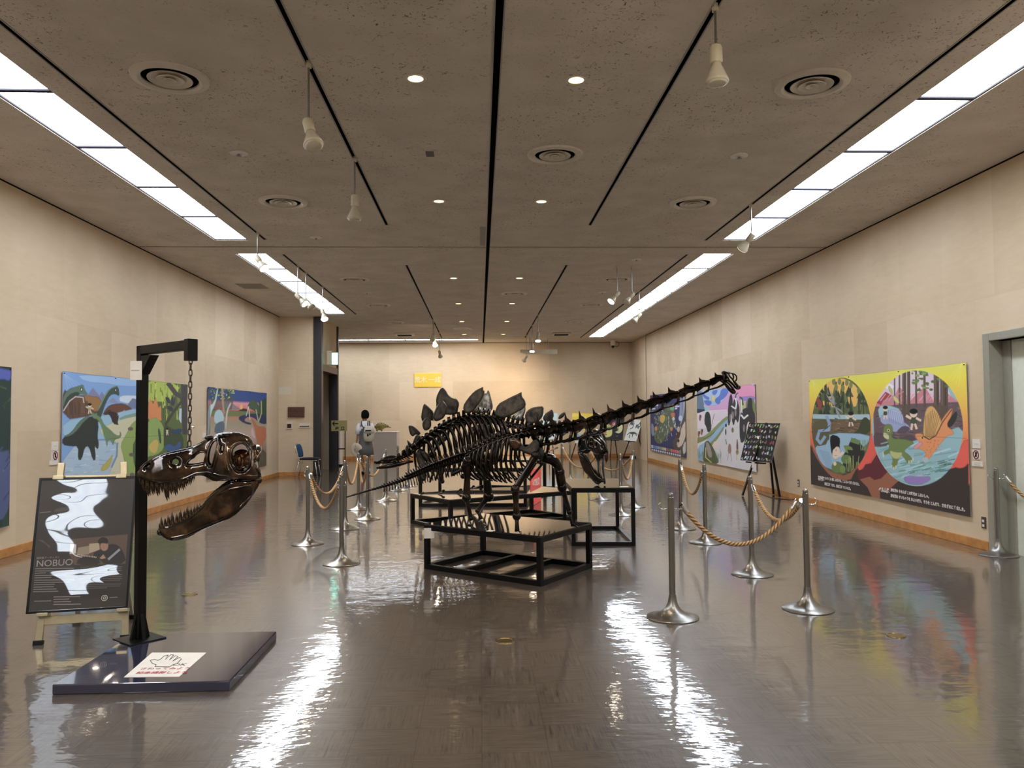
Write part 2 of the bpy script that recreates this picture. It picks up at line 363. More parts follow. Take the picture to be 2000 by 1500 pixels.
# painting: polygons rasterised into the vertex colours of a fine sheet
class Canvas:
    def __init__(s, nu, nv, base, px2uv): s.nu, s.nv = nu, nv; s.a = np.zeros((nu, nv, 3)); s.a[:] = np.array(base[:3]); s.f = px2uv; s.z = (0, 0, 1, 1)
    def zoom(s, x0, y0, sx, sy=None): s.z = (x0, y0, sx, sy or sx); return s
    def pt(s, x, y):
        x0, y0, sx, sy = s.z; u, v = s.f(x0+x/sx, y0+y/sy); return (u*(s.nu-1), v*(s.nv-1))
    def _fill(s, Q, c, al=1., var=0.):
        Q = np.array(Q); lo = np.maximum(np.floor(Q.min(0)).astype(int)-1, 0); hi = np.minimum(np.ceil(Q.max(0)).astype(int)+2, (s.nu, s.nv))
        if (hi <= lo).any(): return
        gx, gy = np.meshgrid(np.arange(lo[0], hi[0]), np.arange(lo[1], hi[1]), indexing='ij'); P = np.stack([gx, gy], -1).reshape(-1, 2).astype(float)
        d, _ = sdf(P, Q); cov = np.clip(d+.5, 0, 1)*al; cov = cov.reshape(gx.shape)[..., None]
        col = np.array(c[:3])
        if var: col = col*(1+var*(rng.random(gx.shape)[..., None]-.5))
        sl = s.a[lo[0]:hi[0], lo[1]:hi[1]]; sl[:] = sl*(1-cov)+col*cov
    def poly(s, pts, c, rnd=0, al=1., var=0.):
        Q = [s.pt(*p) for p in pts]
        if rnd: Q = smooth_poly(Q, rnd)
        s._fill(Q, c, al, var)
        if rnd and al == 1. and np.ptp(np.array(Q), 0).max() > 12:
            e_ = tuple(q*.62 for q in c[:3])       # the drawn contour line of the illustration
            Q = np.array(Q)
            for a, b_ in zip(Q, np.roll(Q, -1, 0)):
                d = b_-a; L = np.hypot(*d)
                if L > 1e-6: n_ = np.array([-d[1], d[0]])/L*.55; x = d/L*.3; s._fill([a-n_-x, b_-n_+x, b_+n_+x, a+n_-x], e_, .75)
        return s
    def ell(s, x, y, rx, ry, c, al=1., rot=0):
        cr, sr = math.cos(rot), math.sin(rot)
        return s.poly([(x+rx*math.cos(t_)*cr-ry*math.sin(t_)*sr, y+rx*math.cos(t_)*sr+ry*math.sin(t_)*cr) for t_ in np.linspace(0, 2*math.pi, 25)[:-1]], c, 0, al)
    def line(s, pts, w, c, al=1.):
        Q = np.array(pts, float)
        for a, b_ in zip(Q[:-1], Q[1:]):
            e = b_-a; L = max(1e-6, np.hypot(*e)); n_ = np.array([-e[1], e[0]])/L*w/2; x = e/L*w*.25
            s._fill([s.pt(*q) for q in (a-n_-x, b_-n_+x, b_+n_+x, a+n_-x)], c, al)
        return s
    def grad(s, stops, axis=1):
        n_ = s.nv if axis else s.nu; t_ = np.linspace(0, 1, n_); xs = [p for p, _ in stops]
        g = np.stack([np.interp(t_, xs, [c[k] for _, c in stops]) for k in range(3)], -1); s.a[:] = g[None] if axis else g[:, None]; return s
    def noise(s, amt): s.a *= 1+amt*(rng.random(s.a.shape[:2])[..., None]-.5); return s
    def build(s, name, fn, mat, parent=None, thick=.004, smooth=True):
        lum = s.a.mean(-1, keepdims=True); s.a = s.a*.86+lum*.13; nu, nv = s.nu, s.nv; U, V = np.meshgrid(np.linspace(0, 1, nu), np.linspace(0, 1, nv), indexing='ij')
        P = fn(U.ravel(), V.ravel(), 0.); B = fn(U.ravel(), V.ravel(), thick); N = nu*nv
        idx = np.arange(N).reshape(nu, nv); q = np.stack([idx[:-1, :-1], idx[1:, :-1], idx[1:, 1:], idx[:-1, 1:]], -1).reshape(-1, 4)
        bd = np.concatenate([idx[:, 0], idx[-1, 1:], idx[-2::-1, -1], idx[0, -2:0:-1]]); bn = np.roll(bd, -1); e = np.stack([bd, bn, bn+N, bd+N], -1)
        # back as one face ring, front as the fine sheet
        me = bpy.data.meshes.new(name); V_ = np.concatenate([P, B]); fcs = np.concatenate([q, q[:, ::-1]+N, e])
        me.vertices.add(2*N); me.vertices.foreach_set('co', V_.ravel()); me.loops.add(len(fcs)*4); me.loops.foreach_set('vertex_index', fcs.ravel().astype(np.int32))
        me.polygons.add(len(fcs)); me.polygons.foreach_set('loop_start', np.arange(len(fcs), dtype=np.int32)*4)
        me.update(calc_edges=True); me.validate()
        ca = me.attributes.new('art', 'FLOAT_COLOR', 'POINT'); cc = np.ones((2*N, 4)); cc[:N, :3] = np.clip(s.a, 0, 1).reshape(-1, 3); cc[N:, :3] = .5; ca.data.foreach_set('color', cc.ravel())
        me.materials.append(M[mat]); ob = bpy.data.objects.new(name, me); COL.objects.link(ob)
        if parent is not None: attach(ob, parent)
        return ob
def text(name, s, mat, origin, right, up, size, parent, align='LEFT', lift=.004, bold=0):
    cu = bpy.data.curves.new(name, 'FONT'); cu.body = s; cu.size = size; cu.align_x = align; cu.align_y = 'CENTER'; cu.offset = bold; cu.resolution_u = 3; cu.extrude = .0006
    ob = bpy.data.objects.new(name, cu); COL.objects.link(ob); dg = bpy.context.evaluated_depsgraph_get(); dg.update()
    me = bpy.data.meshes.new_from_object(ob.evaluated_get(dg)); bpy.data.objects.remove(ob); me.name = name
    r_ = Vector(right).normalized(); u_ = Vector(up).normalized(); n_ = r_.cross(u_); m_ = Matrix((r_, u_, n_)).transposed().to_4x4(); m_.translation = Vector(origin)+n_*lift
    me.transform(m_); me.materials.clear(); me.materials.append(M[mat] if isinstance(mat, str) else mat)
    o = bpy.data.objects.new(name, me); COL.objects.link(o)
    if parent is not None: attach(o, parent)
    return o
# ================================================================ ROOM
Y0 = -7.0
mb = MB(); mb.box((-9, Y0, -.1), (XR+.3, YB+.2, 0)); struct(mb.build('floor', 'floor'))
# right wall with a door recess at y 6.1..8.3
DY0, DY1, DZ = 6.25, 8.30, 2.26
mb = MB(); mb.box((XR, DY1, 0), (XR+.3, 25.9, CEIL)); mb.box((XR, Y0, 0), (XR+.3, DY0, CEIL)); mb.box((XR, DY0, DZ), (XR+.3, DY1, CEIL)); struct(mb.build('wall_right', 'wall_y'))
mb = MB(); mb.box((XR-.012, 25.93, 0), (XR+.3, YB, CEIL)); struct(mb.build('wall_right_end', 'wall_y'))
mb = MB(); mb.box((XL-.3, Y0, 0), (XL, 20.75, CEIL)); struct(mb.build('wall_left', 'wall_y'))
mb = MB(); mb.box((-5.5, 20.75, 0), (-4.29, 20.85, CEIL)); struct(mb.build('wall_alcove', 'wall_x'))
mb = MB(); mb.box((-9, YB, 0), (XR+.3, YB+.2, CEIL)); struct(mb.build('wall_back', 'wall_x'))
mb = MB(); mb.box((-9, Y0-.2, 0), (XR+.3, Y0, CEIL)); struct(mb.build('wall_front', 'wall_x'))
mb = MB(); mb.box((-4.30, 20.72, 0), (-4.09, 20.95, CEIL)); struct(mb.build('trim_column', 'browndark', bevel=.01))
# wall over the side doorway and its lintel
mb = MB(); mb.box((-4.3, 20.97, 2.90), (-4.12, 23.05, CEIL)); struct(mb.build('wall_over_door', 'wall_y'))
mb = MB(); mb.box((-4.32, 20.95, 2.72), (-4.09, 23.1, 2.90)); struct(mb.build('trim_lintel', 'brown'))
mb = MB(); mb.box((-4.33, 23.05, 0), (-4.08, 23.2, CEIL)); struct(mb.build('trim_jamb', 'browndark'))
mb = MB(); mb.box((-4.33, 23.2, 0), (-4.15, 23.3, CEIL)); mb.box((-9, 23.2, 0), (-4.3, 23.3, CEIL)); struct(mb.build('wall_jamb_return', 'wall_y'))
mb = MB(); mb.box((-4.42, 20.95, 0), (-4.36, 22.35, 2.72)); struct(mb.build('door_1', simple('grey green sliding door', C(92, 88, 72), .35)))
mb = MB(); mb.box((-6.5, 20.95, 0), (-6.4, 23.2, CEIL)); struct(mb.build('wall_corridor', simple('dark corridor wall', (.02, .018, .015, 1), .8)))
mb = MB(); mb.box((XR-.004, 25.9, 0), (XR+.3, 25.93, CEIL)); struct(mb.build('trim_wall_joint', 'dark'))
# baseboards
def base(nm, lo, hi): mb = MB(); mb.box(lo, hi); struct(mb.build(nm, 'wood', bevel=.004))
base('baseboard_right', (XR-.018, DY1+.11, 0), (XR, 25.9, .10)); base('baseboard_right_near', (XR-.018, Y0, 0), (XR, DY0-.12, .10))
base('baseboard_left', (XL, Y0, 0), (XL+.018, 20.75, .10)); base('baseboard_alcove', (XL+.018, 20.73, 0), (-4.3, 20.75, .10)); base('baseboard_back', (-9, YB-.02, 0), (XR-.02, YB, .12))
# right door: frame + leaf
mb = MB()
mb.box((XR-.03, DY1-.02, 0), (XR+.14, DY1+.09, DZ+.09)); mb.box((XR-.03, DY0-.09, 0), (XR+.14, DY0+.02, DZ+.09)); mb.box((XR-.03, DY0+.02, DZ), (XR+.14, DY1-.02, DZ+.09))
struct(mb.build('trim_door_frame', 'greyframe', bevel=.008))
mb = MB(); mb.box((XR+.14, DY0, 0), (XR+.19, DY1, DZ)); struct(mb.build('door_2', 'greymetal'))
mb = MB(); mb.box((XR+.12, DY1-.14, 0), (XR+.15, DY1-.02, DZ)); struct(mb.build('trim_door_stop', 'greyframe', bevel=.004))
# -------- ceiling with real recesses
SL, SR = (-3.88, -3.40), (3.67, 4.17)
PY_near = [11.77-1.34*k for k in range(14)][::-1]     # near strips run on behind the camera
PYl_far = [12.75, 14.13, 15.48, 16.88, 18.2, 19.52, 20.30]; PYr_far = [12.74+1.379*k for k in range(11)]
holes = []   # x0,x1,y0,y1,depth
holes += [(SL[0], SL[1], PY_near[0], 11.79, .05), (SL[0], SL[1], 12.75, 20.30, .05), (SR[0], SR[1], PY_near[0], 11.76, .05), (SR[0], SR[1], 12.74, 26.53, .05), (-9, -.04, 26.98, 27.45, .05)]
slots = [(.118, .170, Y0, YB, .06)]
for gx in (-1.25, 1.53): slots += [(gx-.016, gx+.016, Y0, 10.80, .04), (gx-.016, gx+.016, 13.70, 26.5, .04)]
slots += [(-3.15, -3.118, Y0, 11.72, .04), (-3.15, -3.118, 12.79, 20.3, .04), (3.395, 3.427, Y0, 11.74, .04), (3.395, 3.427, 12.79, 26.65, .04)]
slots += [(-9, .118, 12.20, 12.23, .03), (.17, XR, 12.20, 12.23, .03)]
thin = [(-3.11, -.3, 10.845, 10.853, .01), (.5, 3.39, 10.845, 10.853, .01), (-3.11, -.3, 13.655, 13.663, .01), (.5, 3.39, 13.655, 13.663, .01), (.6, XR, 27.1, 27.12, .01), (4.3, XR, 26.2, 26.23, .01)]
allh = holes+slots+thin
xs = sorted({-9., XR+.3, *[h[0] for h in allh], *[h[1] for h in allh]}); ys = sorted({Y0-.2, YB+.2, *[h[2] for h in allh], *[h[3] for h in allh]})
def hole_at(x, y):
    for k, h in enumerate(allh):
        if h[0] < x < h[1] and h[2] < y < h[3]: return k
    return None
mb = MB(); mc = MB(); H_ = [[hole_at((xs[i]+xs[i+1])/2, (ys[j]+ys[j+1])/2) for j in range(len(ys)-1)] for i in range(len(xs)-1)]
for i in range(len(xs)-1):
    for j in range(len(ys)-1):
        x0, x1, y0, y1 = xs[i], xs[i+1], ys[j], ys[j+1]; k = H_[i][j]
        if k is None: mb.add([(x0, y0, CEIL), (x0, y1, CEIL), (x1, y1, CEIL), (x1, y0, CEIL)], [(0, 1, 2, 3)])
        else:
            d = CEIL+allh[k][4]; tgt = mc if len(holes) <= k < len(holes)+len(slots) else mb
            tgt.add([(x0, y0, d), (x0, y1, d), (x1, y1, d), (x1, y0, d)], [(0, 1, 2, 3)])
            for (di, dj, e) in ((-1, 0, ((x0, y0), (x0, y1))), (1, 0, ((x1, y0), (x1, y1))), (0, -1, ((x0, y0), (x1, y0))), (0, 1, ((x0, y1), (x1, y1)))):
                ii, jj = i+di, j+dj
                if not (0 <= ii < len(xs)-1 and 0 <= jj < len(ys)-1) or H_[ii][jj] != k:
                    tgt.add([(*e[0], CEIL), (*e[1], CEIL), (*e[1], d), (*e[0], d)], [(0, 1, 2, 3)])
mb.box((-9, Y0-.2, CEIL+.2), (XR+.3, YB+.2, CEIL+.3))
struct(mb.build('ceiling', 'ceil')); struct(mc.build('trim_ceiling_slots', 'dark'))
# pale metal rims of the slots
rim = simple('slot rim', (.30, .27, .23, 1), .45)
mb = MB()
for x0, x1, y0, y1, d in slots[:-2]:
    w = .010
    mb.box((x0-w, y0, CEIL-.004), (x0, y1, CEIL+.002)); mb.box((x1, y0, CEIL-.004), (x1+w, y1, CEIL+.002))
struct(mb.build('trim_slot_rims', rim))
mb = MB()
for (x0, x1, y0, y1, d) in ((XL, XL+.012, Y0, 20.75, 0), (XR-.012, XR, Y0, 28.2, 0), (-9, XR, YB-.012, YB, 0)): mb.box((x0, y0, CEIL-.012), (x1, y1, CEIL))
struct(mb.build('trim_shadow_gap', 'dark'))
# -------- luminous ceiling panels: every sheet of the strips is a thing
M['panelframe'] = simple('grey panel frame', (.035, .032, .04, 1), .6, spec=.1)
def panels(xr, ys_, side, where, cross=False):
    n = len(ys_)-1; vis = [k for k in range(n) if ys_[k+1] > 4.4 or cross]
    for k in range(n):
        a, b_ = ys_[k], ys_[k+1]
        if cross: lo, hi = (a, xr[0]), (b_, xr[1])
        else: lo, hi = (xr[0], a), (xr[1], b_)
        g = 'luminous panels of the '+side+' ceiling strip'
        if k in vis: lab = 'pale blue luminous panel, %s from the %s of the %s ceiling strip' % (ORD[vis.index(k)], 'left' if cross else 'near end', side)
        else: lab = 'luminous panel of the %s ceiling strip, %s one out of view' % (side, ORD[(n-len(vis))-1-k])
        L = thing('ceiling_light', lab, 'ceiling light', ((lo[0]+hi[0])/2, (lo[1]+hi[1])/2, CEIL+.04), 0, g)
        mb = MB(); mb.box((lo[0]+.012, lo[1]+.012, CEIL+.022), (hi[0]-.012, hi[1]-.012, CEIL+.030)); mb.build('diffuser', 'panel', L)
        mb = MB()
        for (p, q) in (((lo[0], lo[1]), (hi[0], lo[1]+.024)), ((lo[0], hi[1]-.024), (hi[0], hi[1])), ((lo[0], lo[1]+.024), (lo[0]+.014, hi[1]-.024)), ((hi[0]-.014, lo[1]+.024), (hi[0], hi[1]-.024))):
            mb.box((p[0], p[1], CEIL+.008), (q[0], q[1], CEIL+.04))
        mb.build('frame', 'panelframe', L)
panels(SL, PY_near[:-1]+[11.79], 'front left', ''); panels(SL, PYl_far, 'rear left', '')
panels(SR, PY_near[:-1]+[11.76], 'front right', ''); panels(SR, PYr_far, 'rear right', '')
bx = [-.04-1.25*k for k in range(6)][::-1]
panels((26.98, 27.45), bx, 'back wall', '', True)
# -------- round ceiling vents
def vent(mbx, x, y, R_):
    L = thing('ceiling_vent', '', 'vent', (x, y, CEIL))
    m_ = Matrix.Translation((x, y, CEIL)) @ Matrix.Scale(-1, 4, (0, 0, 1)); m_ = m_ @ Matrix.Diagonal((R_, R_, R_, 1))
    MB().lathe([(.70, -.04), (.72, .05), (.80, .10), (.98, .06), (1.0, .0)], 40, m_).build('rim', 'grille', L, smooth='auto')
    for a, dz in ((.56, .07), (.36, .09), (.16, .10)):
        MB().lathe([(max(.001, a-.14), dz-.05), (a-.02, dz), (a, dz+.01), (a+.01, dz-.01), (a-.11, dz-.07)], 36, m_).build('ring', 'grille', L, smooth=True)
    MB().lathe([(.001, .015), (.71, .015)], 32, m_).build('throat', 'dark', L)
    return L
VX = {'left': -2.36, 'right': 2.65}
for side, x in VX.items():
    for k, y in enumerate((6.1, 9.62, 15.1, 18.6, 22.0)):
        v = vent(None, x, y, .29); v['label'] = 'round %s ceiling vent, %s from the front of the %s row' % ('three-ring', ORD[k], side); v['group'] = 'round vents of the %s row' % side
for k, (x, y) in enumerate(((.77, 7.84), (.75, 16.88), (-.49, 23.72))):
    v = vent(None, x, y, .28); v['label'] = ('round ceiling vent right of the black ceiling slot, near the front', 'round ceiling vent just right of the slot, beyond the cross seam', 'round ceiling vent left of the slot near the back wall')[k]
for k, x in enumerate((-2.36, 2.61)):
    L = thing('air_conditioner_grille', ('square air grille in the ceiling near the back, left of the slot', 'square air grille in the ceiling near the back, right of the slot')[k], 'vent', (x, 25.15, CEIL))
    MB().box((x-.30, 24.9, CEIL-.05), (x+.30, 25.4, CEIL)).build('housing', 'grille', L, bevel=.02); MB().box((x-.22, 24.98, CEIL-.06), (x+.22, 25.3, CEIL-.049)).build('intake', 'dark', L)
# -------- recessed downlights
def spot(name, loc, direction, power, col, cone, blend=.6, size=.05, parent=None):
    l = bpy.data.lights.new(name, 'SPOT'); l.energy = power; l.color = col; l.spot_size = math.radians(cone); l.spot_blend = blend; l.shadow_soft_size = size
    o = bpy.data.objects.new(name, l); COL.objects.link(o); o.location = loc; o.rotation_euler = Vector(direction).to_track_quat('-Z', 'Y').to_euler()
    return o
for side, x in (('left', -.48), ('right', .77)):
    for k, y in enumerate((-1., 2.6, 6.08, 9.6, 15.0, 18.42, 21.93, 25.38)):
        if k < 2: lab = 'recessed downlight behind the view, %s of the slot, %s one' % (side, ('farther', 'nearer')[k])
        else: lab = 'small lit yellow downlight, %s from the front %s of the slot' % (ORD[k-2], side)
        L = thing('downlight', lab, 'downlight', (x, y, CEIL), 0, 'recessed downlights beside the ceiling slot')
        m_ = Matrix.Translation((x, y, CEIL)) @ Matrix.Scale(-1, 4, (0, 0, 1))
        MB().lathe([(.060, -.03), (.064, .004), (.082, .006), (.084, .0)], 28, m_).build('trim_ring', 'grille', L, smooth='auto')
        MB().lathe([(.001, .002), (.060, .002)], 24, m_).build('lens', 'down', L)
        spot('downlight_lamp', (x, y, CEIL-.03), (0, 0, -1), DOWN_W, (1, .80, .58), 130, 1., .06)
# -------- discs, sprinkler heads, sensor
for k, (x, y) in enumerate(((-2.36, 7.84), (2.64, 7.84), (-2.35, 16.7), (2.62, 16.7), (-2.36, 11.54), (2.65, 13.16))):
    lab = ('flat round cover on the ceiling behind the nearest left vent', 'flat round cover on the ceiling behind the nearest right vent', 'small flat cover between the third and fourth left vents', 'small flat cover between the third and fourth right vents', 'ceiling sprinkler just before the cross seam on the left', 'ceiling sprinkler just behind the cross seam on the right')[k]
    L = thing('sprinkler_head', lab, 'sprinkler', (x, y, CEIL)); m_ = Matrix.Translation((x, y, CEIL)) @ Matrix.Scale(-1, 4, (0, 0, 1))
    MB().lathe([(.085, -.002), (.09, .010), (.06, .018), (.001, .018)], 24, m_).build('cover', 'white', L, smooth='auto'); MB().lathe([(.012, .01), (.012, .03), (.03, .035), (.001, .04)], 16, m_).build('head', 'steel', L)
tag(MB().box((-.52, 7.77, CEIL-.006), (-.44, 7.92, CEIL)).build('sensor_plate', simple('grey plate', (.09, .085, .08, 1), .6)), 'small dark grey square plate on the ceiling left of the slot', 'sensor')
tag(MB().box((.02, 10.9, CEIL-.003), (.10, 12.1, CEIL)).build('ceiling_patch', simple('pale patch', (.33, .30, .27, 1), .8)), 'pale rectangular patch on the ceiling left of the slot before the cross seam', 'patch')
tag(MB().box((-4.75, 15.6, CEIL-.004), (-4.25, 16.2, CEIL)).build('access_panel', simple('access panel', (.25, .215, .17, 1), .8)), 'square access hatch in the ceiling by the left wall', 'hatch')
# -------- track spotlights on rods
def track(x, y, rod, yaw, tilt, lit, lab, power=0, cone=100):
    L = thing('track_spotlight', lab, 'spotlight', (x, y, CEIL)); top = Vector((x, y, CEIL))
    MB().lathe([(.022, -.03), (.022, .02)], 12, Matrix.Translation(top)).build('mount', 'cream', L)
    p = top-Vector((0, 0, rod)); MB().tube([top, p], .008, 8).build('rod', 'steel', L)
    MB().ball(p, .02, 12, 8).build('swivel', 'black', L)
    d = Vector((math.sin(yaw)*math.sin(tilt), -math.cos(yaw)*math.sin(tilt), -math.cos(tilt)))
    q = d.to_track_quat('Z', 'Y').to_matrix().to_4x4(); m_ = Matrix.Translation(p-d*.03) @ q
    MB().lathe([(.001, -.02), (.035, -.015), (.040, .0), (.040, .09), (.034, .10)], 20, m_).build('socket', 'cream', L, smooth='auto')
    MB().lathe([(.030, .09), (.033, .12), (.045, .145), (.072, .215), (.074, .225), (.066, .235)], 24, m_).build('lamp_bulb', 'frost', L, smooth=True)
    MB().lathe([(.066, .236), (.05, .242), (.001, .246)], 24, m_).build('lens', {0: 'frost', 1: 'spotlit', 2: 'spotdim'}[lit], L, smooth=True)
    if power: spot('spot_lamp', p+d*.24, d, power, (1, .84, .66), cone, 1., .05)
    return L
R_ = math.radians
track(-1.25, 5.84, .46, R_(35), R_(28), 0, 'unlit white spotlight on a rod, nearest of the left inner track')
track(-1.25, 8.01, .42, R_(0), R_(4), 0, 'unlit white spotlight hanging straight, second on the left inner track')
track(1.53, 4.95, .30, R_(0), R_(4), 0, 'unlit white spotlight at top of view, nearest of the right inner track')
track(3.41, 9.72, .40, R_(-150), R_(50), 2, 'faintly lit white spotlight in front of the end of the front right light strip', SPOT_W)
track(-3.13, 11.3, .36, R_(60), R_(40), 1, 'glowing spotlight in front of the gap between the left light strips', SPOT_W)
track(-3.13, 13.79, .52, R_(70), R_(45), 1, 'glowing spotlight, nearer of the pair on the rear left track', SPOT_W)
track(-3.13, 14.43, .50, R_(60), R_(45), 0, 'unlit spotlight beside the glowing one on the rear left track')
track(-3.13, 15.97, .50, R_(30), R_(35), 1, 'glowing spotlight, farthest of the rear left track', SPOT_W)
track(2.42, 13.75, .50, R_(-60), R_(45), 2, 'lit white spotlight hanging before the third right vent', SPOT_W)
track(2.68, 13.75, .52, R_(-60), R_(45), 0, 'dark white spotlight hanging beside the lit one before the third right vent')
track(3.41, 16.7, .50, R_(-70), R_(45), 0, 'unlit white spotlight against the rear right light strip')
track(-1.25, 21.5, .42, R_(190), R_(55), 0, 'small dark-backed spotlight at the far end of the left inner track', SPOT_W*.5, 150)
track(-1.25, 21.95, .50, R_(20), R_(35), 1, 'glowing spotlight on the left inner track before the back light strip', SPOT_W)
track(-1.25, 24.9, .60, R_(170), R_(45), 0, 'spotlight facing away, last on the left inner track below the back light strip', SPOT_W*.5, 155)
track(1.53, 20.5, .50, R_(-10), R_(20), 1, 'glowing spotlight, nearer of the two on the right inner track', SPOT_W)
track(1.53, 22.84, .58, R_(-10), R_(20), 1, 'glowing spotlight, farther of the two on the right inner track', SPOT_W)
track(1.53, 25.76, .70, R_(-150), R_(50), 0, 'spotlight facing away, just above the hanging grey bar', SPOT_W*1.5, 155)
# tracks aimed from behind the viewer at the front displays (their lamps are outside the frame)
for x, y, tx, ty, aim in ((-3.13, 2.0, -1.7, 5.0, 'hanging skull'), (-1.25, 1.2, -1.6, 4.9, 'gallows stand'), (1.53, 2.5, 0.4, 7.5, 'long-necked skeleton'), (3.41, 3., 5.4, 10., 'yellow banner'), (-3.13, 4.0, -5.1, 8.5, 'nearest left banner')):
    d = Vector((tx-x, ty-y, 1.2-3.7)).normalized(); yaw = math.atan2(d.x, -d.y); tilt = math.acos(-d.z)
    track(x, y, .36, yaw, tilt, 2, 'lit track spotlight over the viewer aimed at the '+aim, SPOT_W*.6)
# suspended grey bar, dome camera
L = thing('hanging_bar', 'grey rectangular bar hanging from two rods before the back wall', 'bar', (2.0, 26.6, 3.65))
MB().box((1.37, 26.55, 3.57), (2.62, 26.65, 3.72)).build('bar', 'cream', L, bevel=.004)
for x in (1.7, 2.3): MB().tube([(x, 26.6, 3.72), (x, 26.6, CEIL)], .008, 8).build('rod', 'steel', L)
L = thing('security_camera', 'beige dome camera hanging at the back right ceiling corner', 'camera', (4.63, 27.3, CEIL))
m_ = Matrix.Translation((4.63, 27.3, CEIL)) @ Matrix.Scale(-1, 4, (0, 0, 1))
MB().lathe([(.14, 0), (.14, .02), (.08, .03), (.09, .14), (.07, .20), (.04, .22), (.001, .22)], 20, m_).build('housing', 'cream', L, smooth='auto')
MB().lathe([(.05, .2), (.05, .26), (.02, .30), (.001, .30)], 16, m_).build('lens', 'black', L, smooth='auto')
MB().tube([(4.63+.12+.09*math.cos(a), 27.3, CEIL-.16+.09*math.sin(a)) for a in np.linspace(-2.4, 2.2, 16)], .008, 6).build('cable', 'black', L)
# brass floor discs
for k, (x, y, lab) in enumerate(((-2.48, 6.94, 'left of the front stage, behind the hanging skull'), (.16, 5.36, 'in the middle of the front floor'), (2.79, 5.3, 'right of the nearest rope posts'))):
    tag(MB().lathe([(.001, .003), (.050, .003), (.052, .006), (.062, .006), (.064, .0)], 28, Matrix.Translation((x, y, 0))).build('floor_outlet', 'brass', smooth='auto'), 'round brass floor outlet cover '+lab, 'floor outlet')
# ================================================================ PRINTED BANNERS ON THE WALLS
K = 1.12
def wall_canvas(X, y0, y1, z0, z1, nu, nv, base):
    def f(x, y): P = wl(x, y, X); return ((P.y-y0)/(y1-y0), (P.z-z0)/(z1-z0))
    return Canvas(nu, nv, base, f)
def hang(cv, name, label, X, y0, y1, z0, z1, group=None, sag=.010, off=.022, pins=4):
    sgn = -1 if X > 0 else 1
    L = thing(name, label, 'banner', (X+sgn*off, (y0+y1)/2, z0), 0, group)
    def fn(U, V, t):
        cr = sag*(np.sin(U*math.pi*(pins-1))**2*.5*V**4+.6*(1-V)**2*np.abs(np.sin(U*5.1+.6))+.25*np.sin(U*37)*np.sin(V*9)*.25*V)
        return np.stack([X+sgn*(off+cr-t), y0+(y1-y0)*U, z0+(z1-z0)*V-.006*np.sin(U*math.pi*(pins-1))**2*V**6], -1)
    cv.build('printed_cloth', fn, 'art', L)
    for k in range(pins):
        y = lerp(y0+.03, y1-.03, k/(pins-1)); MB().tube([(X+sgn*.002, y, z1-.025), (X+sgn*(off+.012), y, z1-.025)], .006, 8).build('pin', 'black', L)
    return L
def hair_kid(c, x, y, s, skin=(232, 205, 180), cloth=(86, 92, 74), arms=True):
    # small dark-haired child in a plain outfit
    c.poly([(x-s*.35, y+s*.5), (x+s*.35, y+s*.5), (x+s*.45, y+s*1.5), (x-s*.45, y+s*1.5)], C(*cloth, K), 1)
    if arms: c.line([(x-s*.4, y+s*.7), (x-s*.95, y+s*.4)], s*.35, C(*skin, K)); c.line([(x+s*.4, y+s*.7), (x+s*.95, y+s*1.0)], s*.3, C(*skin, K))
    c.line([(x-s*.2, y+s*1.5), (x-s*.3, y+s*2.2)], s*.3, C(*skin, K)); c.line([(x+s*.2, y+s*1.5), (x+s*.4, y+s*2.1)], s*.3, C(*skin, K))
    c.ell(x, y+s*.05, s*.5, s*.55, C(*skin, K)); c.ell(x, y-s*.22, s*.55, s*.38, C(22, 20, 22, K))
# ---- right wall, nearest: two round pictures on a yellow to red ground
X = XR; y0, y1, z0, z1 = 8.70, 12.97, .33, 2.06
c = wall_canvas(X, y0, y1, z0, z1, 430, 300, (0, 0, 0))
c.grad([(0, C(60, 50, 46, K)), (.20, C(60, 50, 46, K)), (.22, C(236, 84, 66, K)), (.42, C(238, 104, 68, K)), (.60, C(242, 160, 74, K)), (.76, C(240, 196, 60, K)), (.92, C(238, 222, 40, K)), (1, C(226, 222, 90, K))])
c.zoom(1570, 690, 4.544)
dk = C(62, 52, 48, K); br = C(158, 98, 70, K); mar = C(104, 40, 50, K); red = C(236, 88, 70, K)
c.poly([(60, 800), (130, 900), (200, 1000), (480, 1060), (760, 900), (900, 1060), (1300, 1030), (1480, 980), (1480, 1460), (60, 1200)], dk)
c.poly([(1330, 990), (1480, 700), (1480, 960), (1450, 1010), (1390, 1022)], red, 1)
c.poly([(470, 1000), (500, 1050), (560, 1000), (600, 980), (640, 900), (660, 880), (640, 760), (610, 700), (590, 820), (540, 940)], red, 1)
c.poly([(480, 1000), (520, 1060), (560, 985), (610, 975), (660, 895), (700, 960), (760, 1050), (840, 1120), (800, 1230), (700, 1210), (640, 1180), (600, 1100), (500, 1120)], mar)
c.poly([(510, 1120), (600, 1095), (640, 1125), (700, 1110), (760, 1050), (860, 1130), (780, 1200), (690, 1220), (690, 1300), (620, 1280), (580, 1190)], br)
c.poly([(70, 780), (100, 890), (200, 1040), (290, 1120), (430, 1130), (450, 1080), (520, 960), (400, 1090), (280, 1060), (150, 950)], br, 1)
